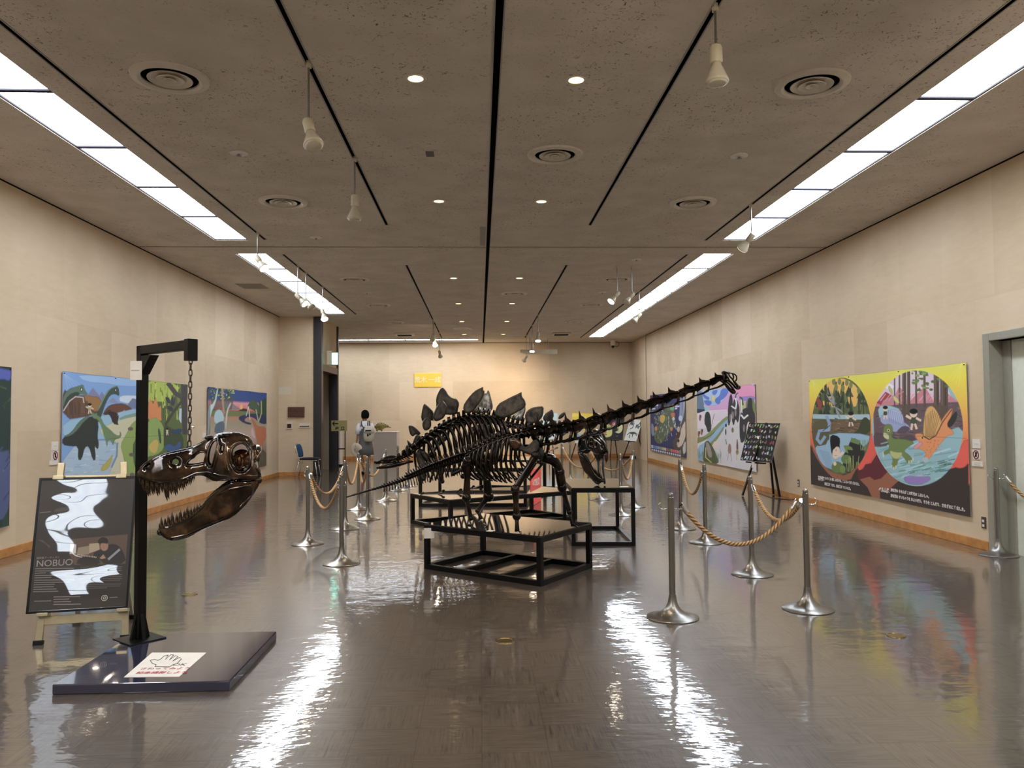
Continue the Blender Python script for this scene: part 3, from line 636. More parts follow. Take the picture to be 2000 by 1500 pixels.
# left disc
LD = (345, 645, 262, 430)
def disc(cx, cy, rx, ry, col, n=48): c.poly([(cx+rx*math.cos(t_), cy+ry*math.sin(t_)) for t_ in np.linspace(0, 2*math.pi, n+1)[:-1]], col)
disc(345, 645, 264, 430, C(92, 104, 66, K))
save = c.a.copy()
c.poly([(150, 330), (250, 225), (345, 215), (450, 260), (540, 380), (540, 480), (150, 480)], C(240, 190, 90, K), 1)
for i in range(70):
    x = rng.uniform(110, 590); y = rng.uniform(330, 560); c.poly([(x, y-rng.uniform(40, 120)), (x+rng.uniform(14, 40), y+20), (x-rng.uniform(14, 40), y+20)], C(*(rng.choice([[58, 74, 50], [84, 98, 60], [110, 122, 78], [44, 58, 44]])), K))
for x, w in ((205, 22), (300, 14), (362, 14), (425, 12), (500, 14), (540, 12)): c.line([(x, 255), (x+4, 560)], w, C(66, 70, 50, K))
for x, y in ((280, 250), (330, 250), (360, 310), (395, 260), (430, 280), (300, 300), (500, 330)): c.ell(x, y, 16, 30, C(128, 138, 70, K))
c.poly([(90, 540), (340, 545), (600, 540), (600, 590), (90, 580)], C(170, 196, 206, K))
c.poly([(85, 600), (300, 590), (600, 600), (600, 720), (85, 700)], C(120, 96, 72, K), 0, 1, .3)
for _ in range(60): x = rng.uniform(110, 590); y = rng.uniform(580, 700); c.line([(x, y), (x+rng.uniform(-60, 60), y+rng.uniform(-14, 14))], 6, C(*(rng.choice([[74, 84, 52], [150, 124, 92], [56, 52, 40]])), K))
c.poly([(520, 600), (560, 560), (600, 600), (600, 720), (440, 720), (500, 680)], C(66, 74, 46, K), 1)
c.poly([(240, 705), (610, 715), (590, 800), (480, 860), (300, 1040), (180, 1000), (130, 900), (110, 820), (240, 780)], C(150, 186, 210, K), 1)
for i in range(12): yy = 860+i*14; c.line([(150+i*6, yy), (240+i*4, yy+24)], 4, C(110, 150, 190, K))
c.poly([(90, 620), (230, 580), (240, 800), (120, 830), (90, 740)], C(98, 92, 62, K), 1)
c.line([(215, 560), (240, 620), (235, 680), (150, 690), (130, 760), (160, 800), (200, 740)], 26, C(140, 168, 204, K)); c.line([(180, 690), (245, 640)], 6, C(40, 50, 60, K))
for a, b_ in (((290, 470), (210, 360)), ((290, 470), (250, 325)), ((290, 470), (340, 590)), ((290, 470), (365, 530))): c.poly([a, ((a[0]+b_[0])/2-14, (a[1]+b_[1])/2), b_, ((a[0]+b_[0])/2+14, (a[1]+b_[1])/2)], C(150, 156, 162, K))
c.line([(240, 520), (300, 440)], 9, C(120, 120, 120, K))
c.poly([(120, 380), (150, 400), (180, 440), (160, 520), (135, 470)], C(150, 66, 56, K), 1)
hair_kid(c, 430, 545, 46)
c.poly([(370, 1000), (350, 930), (400, 850), (430, 770), (480, 750), (560, 860), (530, 960), (470, 1050), (380, 1060)], C(42, 46, 44, K), 1)
c.poly([(365, 820), (400, 815), (440, 835), (450, 860), (400, 855), (410, 890), (390, 880)], C(120, 146, 76, K)); c.line([(440, 770), (500, 790)], 40, C(110, 140, 86, K)); c.ell(390, 940, 45, 40, C(106, 134, 76, K)); c.ell(310, 1010, 50, 50, C(104, 128, 70, K)); c.ell(360, 1030, 26, 34, C(120, 146, 80, K))
for i in range(9): x = 400+i*12; c.line([(x, 1050), (x+rng.uniform(-10, 20), 930+rng.uniform(-30, 40))], 5, C(160, 172, 92, K))
for i in range(6): x = 520+i*10; c.line([(x, 860), (x+rng.uniform(-10, 20), 770)], 5, C(130, 160, 110, K))
c.poly([(255, 720), (320, 740), (335, 850), (330, 900), (290, 940), (262, 900), (248, 800)], C(24, 22, 24, K), 1)
c.poly([(272, 850), (320, 820), (340, 870), (330, 920), (290, 945), (265, 915)], C(234, 206, 184, K), 1); c.poly([(250, 720), (330, 740), (336, 800), (318, 830), (300, 815), (285, 850), (262, 850), (246, 800)], C(24, 22, 24, K), 1)
c.line([(330, 910), (362, 880)], 22, C(234, 206, 184, K)); c.ell(290, 980, 14, 18, C(234, 206, 184, K)); c.ell(300, 860, 3, 7, C(20, 20, 20)); c.line([(288, 905), (306, 908)], 3, C(120, 60, 50))
# keep the picture inside its disc
def clip_disc(cx, cy, rx, ry, save):
    n = np.array([c.pt(cx+rx*math.cos(t_), cy+ry*math.sin(t_)) for t_ in np.linspace(0, 2*math.pi, 60)[:-1]])
    gx, gy = np.meshgrid(np.arange(c.nu), np.arange(c.nv), indexing='ij'); d, _ = sdf(np.stack([gx, gy], -1).reshape(-1, 2).astype(float), n)
    cov = np.clip(d+.5, 0, 1).reshape(c.nu, c.nv)[..., None]; c.a = save*(1-cov)+c.a*cov
clip_disc(342, 645, 262, 432, save)
# right disc
save = c.a.copy(); RD = (1025, 665, 405, 515)
disc(*RD, C(148, 190, 196, K))
c.poly([(800, 150), (1250, 150), (1330, 420), (640, 420), (700, 300)], C(222, 200, 214, K)); c.poly([(720, 290), (770, 262), (830, 300), (760, 320)], C(232, 230, 236, K))
c.poly([(650, 450), (740, 340), (820, 380), (860, 290), (960, 420), (1090, 290), (1180, 440), (1300, 360), (1440, 470), (1440, 520), (640, 520)], C(206, 130, 142, K)); c.poly([(660, 440), (740, 340), (800, 380), (720, 420), (700, 460)], C(168, 66, 74, K))
for _ in range(25): x = rng.uniform(670, 1300); c.line([(x, 420), (x+rng.uniform(10, 60), 360)], 6, C(228, 160, 176, K))
c.poly([(630, 480), (900, 450), (1440, 430), (1440, 700), (1000, 830), (640, 830)], C(108, 88, 92, K), 0, 1, .15)
for _ in range(80): x = rng.uniform(640, 1420); y = rng.uniform(470, 800); c.line([(x, y), (x+rng.uniform(30, 110), y+rng.uniform(-24, 24))], 7, C(*(rng.choice([[138, 118, 124], [84, 66, 70], [122, 100, 118], [70, 58, 60]])), K))
c.poly([(668, 470), (770, 460), (880, 500), (880, 590), (690, 600)], C(160, 196, 206, K), 1)
for x, w in ((820, 12), (863, 14), (905, 36), (945, 30), (1013, 18), (1088, 22), (1195, 50), (1262, 70)): c.line([(x, 150), (x, 470 if w < 25 else 590)], w, C(98, 82, 70, K)); c.line([(x+w*.2, 160), (x+w*.2, 460)], max(2, w*.14), C(66, 56, 50, K)); c.line([(x-w*.25, 160), (x-w*.25, 460)], max(2, w*.1), C(130, 112, 96, K))
for _ in range(40): x = rng.uniform(970, 1320); y = rng.uniform(150, 330); c.ell(x, y, rng.uniform(8, 24), rng.uniform(6, 14), C(*(rng.choice([[110, 138, 66], [142, 164, 96], [88, 112, 60]])), K))
c.poly([(770, 280), (800, 330), (800, 370), (765, 320)], C(186, 190, 110, K), 1); c.poly([(800, 370), (850, 400), (866, 450), (820, 430)], C(206, 204, 130, K), 1); c.line([(780, 400), (900, 340)], 6, C(200, 160, 150, K))
# dark river bank then water
c.poly([(630, 700), (740, 720), (860, 760), (1000, 720), (1000, 840), (640, 840)], C(96, 78, 84, K), 1)
c.poly([(640, 840), (760, 820), (1000, 780), (1250, 700), (1440, 640), (1440, 900), (1300, 1100), (1030, 1190), (800, 1100)], C(146, 188, 196, K), 1)
for i in range(60): x = rng.uniform(660, 1380); y = rng.uniform(800, 1150); c.line([(x, y), (x+rng.uniform(60, 200), y-rng.uniform(10, 60))], rng.uniform(5, 16), C(*(rng.choice([[170, 206, 214], [116, 164, 182], [140, 196, 184], [186, 214, 222]])), K), .8)
for i in range(30): x = rng.uniform(820, 1250); y = rng.uniform(960, 1090); c.line([(x, y), (x+rng.uniform(40, 100), y-rng.uniform(0, 30))], rng.uniform(4, 10), C(*(rng.choice([[96, 158, 142], [70, 122, 116], [130, 190, 170]])), K))
for i in range(8): x = rng.uniform(1180, 1300); y = rng.uniform(950, 1000); c.line([(x, y), (x+60, y-12)], 6, C(50, 76, 72, K))
# blue fin-backed reptile
c.poly([(690, 560), (740, 540), (830, 570), (900, 610), (960, 650), (950, 700), (880, 690), (800, 700), (760, 640), (700, 620)], C(156, 166, 208, K), 1); c.poly([(740, 560), (770, 500), (850, 500), (900, 560), (900, 640), (820, 600)], C(176, 184, 218, K), 1)
for i in range(8): c.line([(765+i*18, 505+i*5), (775+i*20, 610+i*6)], 4, C(120, 130, 180, K))
c.poly([(900, 640), (960, 660), (940, 700), (860, 705), (840, 690)], C(96, 80, 96, K), 1); hair_kid(c, 738, 490, 42, cloth=(70, 80, 60), arms=False)
hair_kid(c, 990, 530, 66, cloth=(74, 84, 62))
# green reptile in the foreground
gcol = C(116, 136, 76, K)
c.poly([(720, 660), (740, 630), (790, 630), (808, 680), (790, 760), (900, 760), (1010, 790), (940, 830), (900, 870), (950, 900), (985, 950), (940, 980), (910, 930), (870, 890), (850, 960), (830, 1020), (790, 1010), (810, 940), (780, 880), (740, 900), (714, 890), (740, 860), (775, 850), (765, 780), (720, 740)], gcol, 1)
c.poly([(770, 860), (830, 880), (900, 880), (860, 940), (800, 930)], C(188, 190, 120, K), 1); c.poly([(720, 700), (770, 720), (770, 770), (720, 745)], C(208, 206, 160, K), 1); c.ell(766, 685, 12, 14, C(220, 220, 150, K)); c.ell(766, 685, 6, 9, C(20, 20, 20))
for x, y in ((795, 1005), (815, 1020), (832, 1010), (950, 965), (970, 960), (985, 940), (718, 890), (720, 910)): c.ell(x, y, 6, 16, C(210, 206, 180, K))
# orange reptile with a tall striped sail
oc = C(232, 146, 88, K)
c.poly([(1000, 715), (1060, 710), (1120, 760), (1220, 640), (1260, 560), (1340, 470), (1325, 560), (1280, 640), (1340, 690), (1350, 720), (1290, 730), (1240, 790), (1190, 850), (1130, 940), (1090, 960), (1080, 920), (1110, 890), (1060, 850), (990, 850), (1000, 820), (1050, 790), (1010, 750)], oc, 1)
c.poly([(1000, 820), (1050, 785), (1075, 800), (1020, 850), (990, 850)], C(222, 150, 160, K), 1); c.ell(1098, 945, 26, 24, C(176, 190, 196, K)); c.ell(1065, 750, 16, 14, C(230, 190, 90, K)); c.ell(1068, 750, 7, 10, C(30, 20, 20))
sail = [(1075, 730), (1082, 600), (1100, 500), (1130, 470), (1165, 470), (1200, 520), (1235, 590), (1230, 650), (1190, 710), (1150, 750), (1110, 755)]
c.poly(sail, C(222, 172, 96, K), 1)
for i in range(9): c.line([(1095+i*9, 745), (1096+i*16, 500+abs(i-4)*14)], 4, C(90, 66, 50, K))
c.line([(1075, 735), (1130, 765), (1190, 730), (1250, 610), (1330, 500)], 8, C(56, 42, 40, K))
for _ in range(60): x = rng.uniform(1080, 1330); y = rng.uniform(560, 900); 
for _ in range(26): x = rng.uniform(1110, 1240); y = rng.uniform(770, 880); c.ell(x, y, 4, 4, C(190, 104, 60, K))
c.poly([(1290, 620), (1330, 560), (1370, 510), (1380, 560), (1340, 640), (1300, 660)], C(50, 56, 52, K), 1)
c.poly([(900, 1100), (960, 1090), (1060, 1100), (1140, 1090), (1140, 1130), (1040, 1170), (920, 1150)], C(150, 124, 196, K), 1)
for i in range(8): c.line([(940+i*20, 1100), (930+i*24, 1060)], 5, C(166, 140, 208, K))
clip_disc(*RD, save)
c.line([(70, 695), (600, 715), (1460, 755)], 3, C(70, 60, 56, K), .7)
for k, x in enumerate((90, 1420)):
    for i in range(4): c.line([(x, 90 if k else 250), (x+(-1 if k else 1)*(30+i*26), (300 if k else 420)-i*30)], 7, C(244, 232, 120, K), .35)
ban = hang(c, 'banner', 'yellow and red banner with two round scenes, beside the grey door', X, y0, y1, z0, z1)
def wtext(s, px, py, h, parent, X, mat='white', bold=.002, align='LEFT', lift=.03):
    P = wl(px, py, X); sg = 1 if X > 0 else -1
    return text('lettering', s, mat, P, (0, -1, 0) if X > 0 else (0, 1, 0), (0, 0, 1), h, parent, align, lift, bold)
wtext('石炭紀', 1601.5, 934, .075, ban, X, bold=.004); wtext('たいりくは 森に おおわれ、こんちゅうが さかえた。', 1614, 934, .050, ban, X); wtext('両生類が うまれ、爬虫類が あらわれた。', 1614, 945, .050, ban, X)
wtext('ペルム紀', 1720.5, 956, .070, ban, X, bold=.004); wtext('爬虫類の そせんが この時代の しはいしゃ。', 1744, 957, .047, ban, X); wtext('爬虫類は すいちゅうを およいだり、そらを とんだり、さまざまに 進化した。', 1744, 968, .047, ban, X)
# ---- right wall, second: pink sky, blue bird, geese
y0, y1, z0, z1 = 15.56, 19.80, .35, 2.10
c = wall_canvas(X, y0, y1, z0, z1, 300, 280, C(214, 208, 210, K)); c.zoom(1350, 740, 7.895)
c.poly([(80, 90), (1010, 90), (1010, 500), (80, 500)], C(214, 160, 206, K)); c.poly([(700, 100), (1010, 80), (1010, 280), (880, 300), (720, 260)], C(232, 146, 186, K), 1); c.poly([(760, 280), (1000, 260), (1000, 340), (760, 330)], C(150, 130, 206, K), 1)
c.poly([(85, 185), (560, 120), (600, 200), (480, 380), (330, 420), (200, 380), (85, 300)], C(164, 190, 226, K), 1)
for pts in ([(170, 180), (240, 260), (300, 290), (280, 330), (200, 280)], [(480, 150), (590, 140), (580, 240), (480, 330), (390, 360), (380, 310), (460, 260)], [(210, 330), (300, 330), (340, 370), (280, 420), (220, 370)], [(330, 190), (430, 160), (400, 240), (350, 250)], [(390, 310), (480, 330), (440, 400), (380, 360)]): c.poly(pts, C(86, 118, 206, K), 1)
c.poly([(85, 195), (180, 190), (230, 500), (85, 530)], C(96, 122, 150, K)); c.poly([(85, 460), (230, 470), (230, 510), (85, 530)], C(40, 56, 84, K)); c.poly([(205, 400), (300, 460), (300, 490), (230, 500)], C(150, 206, 210, K))
c.poly([(330, 250), (370, 250), (380, 340), (350, 350), (330, 320)], C(224, 208, 120, K), 1)
c.poly([(230, 490), (570, 470), (570, 640), (330, 760), (90, 780), (90, 540)], C(226, 212, 220, K))
for i in range(14): c.line([(330, 500+i*12), (570, 490+i*10)], 2.5, C(206, 178, 198, K))
c.poly([(860, 300), (1005, 300), (1005, 700), (860, 560)], C(120, 140, 76, K), 1); c.poly([(760, 360), (840, 340), (840, 470), (780, 480)], C(176, 196, 96, K))
c.poly([(590, 560), (570, 640), (330, 900), (100, 1000), (100, 930), (270, 860), (480, 640)], C(142, 156, 96, K), 1); c.line([(560, 640), (330, 860), (100, 1000)], 8, C(60, 60, 50, K))
c.poly([(590, 600), (580, 700), (440, 880), (290, 1000), (210, 1120), (190, 1290), (105, 1270), (105, 1060), (270, 950), (440, 740)], C(146, 182, 212, K), 1)
c.poly([(540, 700), (400, 900), (300, 1000), (330, 1040), (470, 860)], C(136, 146, 84, K), 1)
for pts in ([(620, 220), (650, 260), (655, 430), (610, 720), (580, 710), (585, 400)], [(660, 330), (720, 300), (770, 480), (740, 700), (700, 600), (670, 740), (640, 620)], [(790, 480), (900, 430), (930, 620), (870, 700), (870, 850), (830, 980), (770, 980), (760, 640)], [(900, 290), (960, 300), (960, 470), (1005, 560), (1005, 700), (900, 690), (880, 450)]): c.poly(pts, C(54, 52, 56, K), 1)
c.line([(640, 420), (700, 465), (715, 380), (700, 300), (725, 220)], 22, C(230, 226, 228, K)); c.line([(700, 290), (710, 240), (735, 215)], 20, C(70, 72, 68, K)); c.line([(790, 560), (830, 610), (890, 560)], 26, C(232, 228, 230, K)); c.line([(815, 400), (800, 300), (770, 280)], 24, C(80, 84, 72, K)); c.line([(790, 320), (800, 520)], 14, C(228, 226, 226, K))
for x, y in ((620, 600), (660, 560), (700, 520), (830, 760)): c.ell(x, y, 14, 60, C(150, 132, 132, K))
c.poly([(230, 520), (280, 500), (310, 560), (320, 680), (325, 800), (270, 830), (250, 740), (215, 680)], C(50, 52, 54, K), 1); c.line([(320, 760), (370, 540)], 9, C(150, 120, 110, K))
for x, y in ((150, 600), (130, 850), (175, 820)): c.ell(x, y, 16, 50, C(150, 96, 74, K)); c.ell(x+14, y-20, 8, 26, C(60, 50, 50, K))
c.poly([(90, 900), (230, 900), (220, 950), (100, 990)], C(136, 140, 84, K), 1); c.poly([(230, 960), (300, 960), (400, 1150), (450, 1330), (200, 1310), (210, 1100)], C(86, 92, 54, K), 1); c.poly([(240, 960), (300, 1000), (350, 1200), (290, 1220), (250, 1080)], C(160, 146, 140, K), 1); c.line([(240, 1060), (240, 1210), (330, 1290)], 16, C(196, 190, 120, K))
c.ell(405, 1020, 55, 62, C(226, 206, 194, K)); c.ell(552, 720, 14, 30, C(24, 22, 24, K)); c.ell(550, 850, 44, 110, C(210, 206, 210, K)); c.ell(548, 820, 10, 50, C(30, 30, 34, K)); c.line([(548, 930), (560, 1010)], 10, C(70, 60, 66, K)); c.ell(655, 790, 18, 40, C(118, 106, 62, K))
c.poly([(590, 1000), (630, 1010), (635, 1150), (580, 1150)], C(166, 124, 104, K), 1); c.line([(590, 1150), (575, 1260)], 6, C(130, 110, 140, K)); c.line([(625, 1150), (640, 1270)], 6, C(130, 110, 140, K)); c.poly([(725, 890), (745, 1060), (735, 1100), (712, 1080)], C(110, 72, 60, K), 1); c.ell(728, 1130, 22, 40, C(138, 128, 70, K)); c.line([(722, 1160), (722, 1250)], 8, C(180, 150, 130, K))
for _ in range(24): x = rng.uniform(450, 950); y = rng.uniform(900, 1380); c.line([(x, y), (x+rng.uniform(-60, 60), y+rng.uniform(20, 90))], 4, C(*(rng.choice([[196, 186, 188], [206, 196, 180], [190, 196, 214]])), K), .7)
for _ in range(34): x = rng.choice([rng.uniform(105, 200), rng.uniform(380, 480)]); y = rng.uniform(1180, 1320); c.line([(x, y), (x+rng.uniform(-14, 14), y-rng.uniform(60, 130))], 4, C(96, 126, 92, K))
c.line([(90, 770), (1000, 745)], 2.5, C(120, 110, 112, K), .6)
hang(c, 'banner', 'pink and blue banner with dark geese and a river, behind the board easel', X, y0, y1, z0, z1)
# ---- right wall, third: navy chart
y0, y1, z0, z1 = 20.95, 25.3, .35, 2.12
c = wall_canvas(X, y0, y1, z0, z1, 220, 260, C(56, 58, 104, K)); c.zoom(1260, 760, 10.714)
c.poly([(140, 690), (200, 760), (220, 960), (150, 990)], C(134, 146, 170, K), 1)
c.poly([(200, 1050), (210, 780), (330, 760), (330, 560), (400, 500), (480, 310), (580, 340), (640, 500), (650, 760), (560, 900), (450, 980), (380, 1120), (300, 1160)], C(96, 104, 84, K), 1, 1, .2)
for _ in range(170):
    x = rng.uniform(220, 640); y = rng.uniform(330, 1080)
    if y > 700+abs(x-330)*-.2+460*(x > 480)*-1+300 and x > 480: continue
    c.line([(x, y), (x+rng.uniform(-24, 24), y+rng.uniform(-70, 70))], rng.uniform(7, 22), C(*(rng.choice([[122, 128, 84], [150, 156, 90], [92, 120, 112], [168, 178, 180], [74, 78, 60], [122, 156, 120], [88, 98, 100]])), K))
c.poly([(320, 640), (330, 540), (430, 540), (440, 620), (390, 720), (340, 690)], C(212, 176, 76, K), 1); c.poly([(210, 800), (260, 770), (280, 850), (230, 880)], C(222, 138, 70, K), 1); c.poly([(550, 500), (640, 490), (640, 570), (590, 600), (560, 560)], C(206, 112, 78, K), 1); c.ell(610, 620, 28, 36, C(210, 208, 204, K)); c.poly([(540, 790), (600, 800), (580, 890), (540, 850)], C(206, 138, 92, K), 1)
c.poly([(520, 360), (600, 350), (620, 430), (550, 450)], C(124, 182, 140, K), 1)
for _ in range(12): x = rng.uniform(440, 660); y = rng.uniform(480, 1000); c.line([(x, y), (x+rng.uniform(-20, 20), y+60)], 10, C(206, 210, 208, K))
c.poly([(790, 100), (850, 120), (870, 600), (880, 1400), (700, 1420), (560, 1100), (680, 1000), (660, 800), (740, 700), (820, 560)], C(84, 74, 66, K), 1)
c.poly([(800, 130), (850, 140), (850, 420), (790, 700), (740, 780), (800, 520)], C(150, 160, 176, K), 1); c.poly([(750, 180), (790, 180), (790, 560), (760, 670), (720, 640), (740, 450)], C(140, 150, 190, K), 1); c.ell(758, 610, 40, 60, C(196, 204, 220, K))
c.poly([(800, 760), (870, 640), (880, 940), (800, 1180), (700, 1230), (680, 1120), (760, 960), (760, 860)], C(212, 190, 170, K), 1); c.poly([(670, 780), (750, 780), (750, 1000), (690, 1060), (665, 950)], C(86, 54, 44, K), 1); c.ell(715, 840, 30, 60, C(190, 180, 176, K)); c.ell(715, 1080, 22, 36, C(60, 40, 36, K)); c.poly([(800, 1200), (870, 1060), (880, 1300), (820, 1380)], C(200, 196, 190, K), 1)
for _ in range(20): x = rng.uniform(670, 870); y = rng.uniform(750, 1350); c.line([(x, y), (x+rng.uniform(-24, 24), y+rng.uniform(-30, 50))], 8, C(*(rng.choice([[40, 32, 32], [226, 216, 206], [120, 90, 76]])), K))
cols = [(190, 198, 214), (96, 128, 190), (110, 146, 200), (140, 160, 190), (150, 160, 90), (196, 180, 90), (196, 190, 200), (190, 84, 90), (100, 130, 84), (196, 120, 80), (214, 84, 100), (222, 90, 120), (200, 130, 140), (140, 150, 120)]
for i, q in enumerate(cols): x = 145+i*45; y = 1165+i*9.5; c.poly([(x, y), (x+40, y+8), (x+40, y+70), (x, y+60)], C(*q, K))
for i in range(14): x = 150+i*45; y = 1245+i*9.5; c.poly([(x, y), (x+30, y+7), (x+30, y+44), (x, y+36)], C(206, 208, 222, K))
for i, (x, y, w) in enumerate(((150, 330, 140), (160, 400, 70), (150, 460, 130), (640, 310, 55), (640, 350, 100), (640, 395, 50))): c.poly([(x, y), (x+w, y-10), (x+w, y+22), (x, y+30)], C(222, 222, 232, K), 0, .85)
hang(c, 'banner', 'navy blue banner with a crowded coloured animal chart, farthest on the right wall', X, y0, y1, z0, z1)
# ---- left wall, middle: long-necked animals in water, green forest to the right
X = XL; y0, y1, z0, z1 = 10.06, 14.28, .36, 2.10
c = wall_canvas(X, y0, y1, z0, z1, 420, 260, C(120, 164, 220, K)); c.zoom(100, 710, 6.818)
c.poly([(300, 130), (900, 190), (1180, 210), (1180, 300), (900, 300), (700, 260), (420, 240)], C(150, 188, 232, K), 1); c.poly([(880, 450), (950, 420), (1180, 430), (1180, 540), (900, 520)], C(206, 222, 236, K), 1)
c.poly([(440, 440), (530, 320), (620, 430), (650, 370), (700, 450), (720, 530), (440, 560)], C(128, 130, 170, K)); c.poly([(1000, 540), (1060, 460), (1180, 490), (1180, 600), (1000, 600)], C(112, 128, 164, K)); c.poly([(720, 520), (800, 450), (880, 530)], C(140, 146, 178, K))
c.poly([(130, 320), (240, 440), (400, 420), (520, 440), (600, 440), (650, 520), (640, 640), (480, 700), (130, 750)], C(104, 76, 58, K), 1); c.poly([(400, 400), (520, 440), (600, 440), (660, 540), (580, 660), (460, 560)], C(160, 116, 66, K), 1)
for _ in range(30): x = rng.uniform(150, 460); c.line([(x, rng.uniform(480, 560)), (x+rng.uniform(-20, 20), rng.uniform(640, 740))], 12, C(*(rng.choice([[120, 90, 68], [86, 66, 54], [70, 60, 52]])), K), .6)
c.poly([(650, 700), (720, 580), (800, 540), (950, 530), (1040, 590), (1080, 640), (900, 680)], C(112, 74, 58, K), 1); c.poly([(660, 690), (760, 600), (800, 690)], C(76, 54, 52, K), 1)
c.poly([(130, 770), (500, 700), (680, 700), (1180, 580), (1180, 700), (900, 760), (900, 1000), (560, 1010), (130, 1000)], C(150, 190, 216, K), 1)
c.poly([(880, 720), (1180, 640), (1180, 700), (920, 760)], C(126, 168, 140, K), 1)
c.poly([(920, 740), (1180, 690), (1180, 2100), (560, 2100), (640, 1500), (760, 1400), (860, 1200), (860, 1060), (740, 1000), (600, 900), (700, 830)], C(206, 204, 170, K), 1)
c.poly([(1060, 780), (1180, 740), (1180, 2100), (1000, 2100), (1000, 1500), (930, 1200), (900, 1080), (970, 960)], C(146, 172, 88, K), 1); c.poly([(1100, 900), (1180, 860), (1180, 1500), (1090, 1400), (1060, 1100), (1110, 1000)], C(78, 100, 56, K), 1)
for x, y in ((1035, 870), (1050, 1215), (1060, 1480)): c.ell(x, y, 36, 26, C(110, 100, 92, K))
c.poly([(130, 1040), (860, 1020), (860, 1240), (760, 1420), (560, 2100), (110, 2100)], C(166, 192, 214, K), 1)
for _ in range(90): x = rng.uniform(140, 800); y = rng.uniform(1060, 1900); c.line([(x, y), (x+rng.uniform(30, 120), y+rng.uniform(-20, 14))], rng.uniform(5, 15), C(*(rng.choice([[196, 212, 224], [132, 164, 196], [150, 178, 206], [214, 224, 230]])), K), .75)
c.line([(860, 1060), (850, 1230), (780, 1380)], 26, C(122, 148, 176, K))
g1, g2 = C(66, 84, 74, K), C(96, 122, 104, K)
c.poly([(130, 460), (200, 340), (340, 300), (400, 275), (415, 340), (470, 420), (340, 400), (230, 440), (130, 600)], g2, 1); c.poly([(140, 560), (200, 420), (330, 370), (360, 420), (230, 460), (150, 640)], C(58, 74, 64, K), 1); c.line([(140, 630), (220, 500), (300, 440), (400, 450), (410, 520)], 14, C(206, 190, 190, K)); c.ell(378, 345, 16, 26, C(26, 30, 28)); c.ell(378, 345, 8, 16, C(220, 220, 214, K))
c.poly([(870, 300), (890, 440), (830, 400), (760, 420), (700, 530), (650, 680), (600, 800), (560, 740), (600, 640), (700, 440), (760, 350), (810, 310)], g1, 1); c.poly([(870, 300), (800, 310), (740, 370), (690, 450), (620, 600), (580, 640), (690, 420), (750, 340)], C(132, 154, 128, K), 1); c.ell(838, 355, 12, 26, C(24, 28, 26)); c.ell(838, 355, 6, 14, C(220, 220, 214, K))
c.poly([(125, 990), (250, 920), (340, 790), (430, 720), (560, 700), (610, 800), (590, 980), (610, 1060), (600, 1140), (580, 1130), (550, 1080), (570, 1280), (530, 1290), (480, 1100), (420, 1110), (380, 1280), (330, 1280), (340, 1100), (230, 1100), (125, 1080)], C(52, 58, 54, K), 1)
c.poly([(125, 985), (250, 915), (340, 780), (430, 710), (500, 700), (400, 780), (330, 880), (240, 960)], g2, 1)
c.poly([(500, 640), (580, 680), (640, 720), (680, 820), (760, 880), (840, 960), (900, 960), (890, 900), (915, 940), (900, 990), (820, 1010), (800, 1100), (780, 1020), (730, 1020), (720, 1120), (700, 1010), (680, 960), (650, 840), (600, 740), (530, 730)], C(112, 140, 96, K), 1)
c.poly([(730, 1300), (800, 1200), (780, 1290), (740, 1400), (640, 1440), (640, 1380)], C(186, 170, 76, K), 1)
hair_kid(c, 488, 555, 50, cloth=(170, 160, 130)); c.poly([(780, 640), (860, 660), (880, 700), (860, 790), (880, 820), (800, 800), (770, 700), (720, 660)], C(60, 46, 44, K), 1); c.line([(860, 690), (960, 620)], 5, C(200, 200, 200, K))
c.poly([(1110, 700), (1180, 680), (1180, 900), (1130, 1040), (1110, 900)], C(206, 118, 72, K), 1)
# forest half
c.poly([(1180, 215), (1810, 280), (1830, 2100), (1180, 2100)], C(96, 110, 62, K)); c.poly([(1180, 215), (1720, 265), (1600, 480), (1420, 520), (1180, 460)], C(178, 196, 80, K), 1)
for _ in range(90): x = rng.uniform(1200, 1800); y = rng.uniform(240, 700); c.line([(x, y), (x+rng.uniform(-14, 14), y+rng.uniform(40, 130))], rng.uniform(6, 14), C(*(rng.choice([[190, 206, 92], [140, 160, 70], [86, 100, 56], [206, 216, 120], [66, 82, 48]])), K), .8)
c.poly([(1180, 720), (1200, 500), (1270, 580), (1290, 450), (1340, 540), (1380, 450), (1410, 590), (1440, 560), (1450, 760), (1300, 740)], C(220, 138, 78, K)); c.poly([(1260, 800), (1330, 720), (1400, 730), (1470, 820), (1500, 960), (1480, 1140), (1380, 1220), (1260, 1240), (1180, 1300), (1180, 860)], C(146, 172, 94, K), 1); c.poly([(1270, 1100), (1360, 1000), (1420, 1040), (1380, 1210), (1300, 1180)], C(206, 180, 90, K), 1); c.poly([(1400, 860), (1430, 880), (1450, 1060), (1420, 1060)], C(66, 84, 60, K), 1)
c.poly([(1710, 275), (1810, 285), (1790, 950), (1730, 940), (1720, 600)], C(74, 70, 72, K)); c.line([(1540, 265), (1640, 400), (1710, 440)], 60, C(80, 76, 76, K)); c.line([(1740, 480), (1610, 640), (1510, 800)], 36, C(74, 72, 66, K)); c.poly([(1690, 600), (1720, 600), (1715, 800), (1680, 740)], C(190, 214, 226, K)); c.poly([(1480, 780), (1560, 860), (1740, 930), (1740, 1200), (1480, 1200)], C(70, 84, 60, K), 1)
c.poly([(1560, 900), (1720, 860), (1720, 920), (1600, 930)], C(46, 76, 116, K), 1); c.poly([(1490, 1100), (1560, 1060), (1620, 1120), (1700, 1010), (1720, 1120), (1600, 1180), (1490, 1150)], C(60, 94, 140, K), 1)
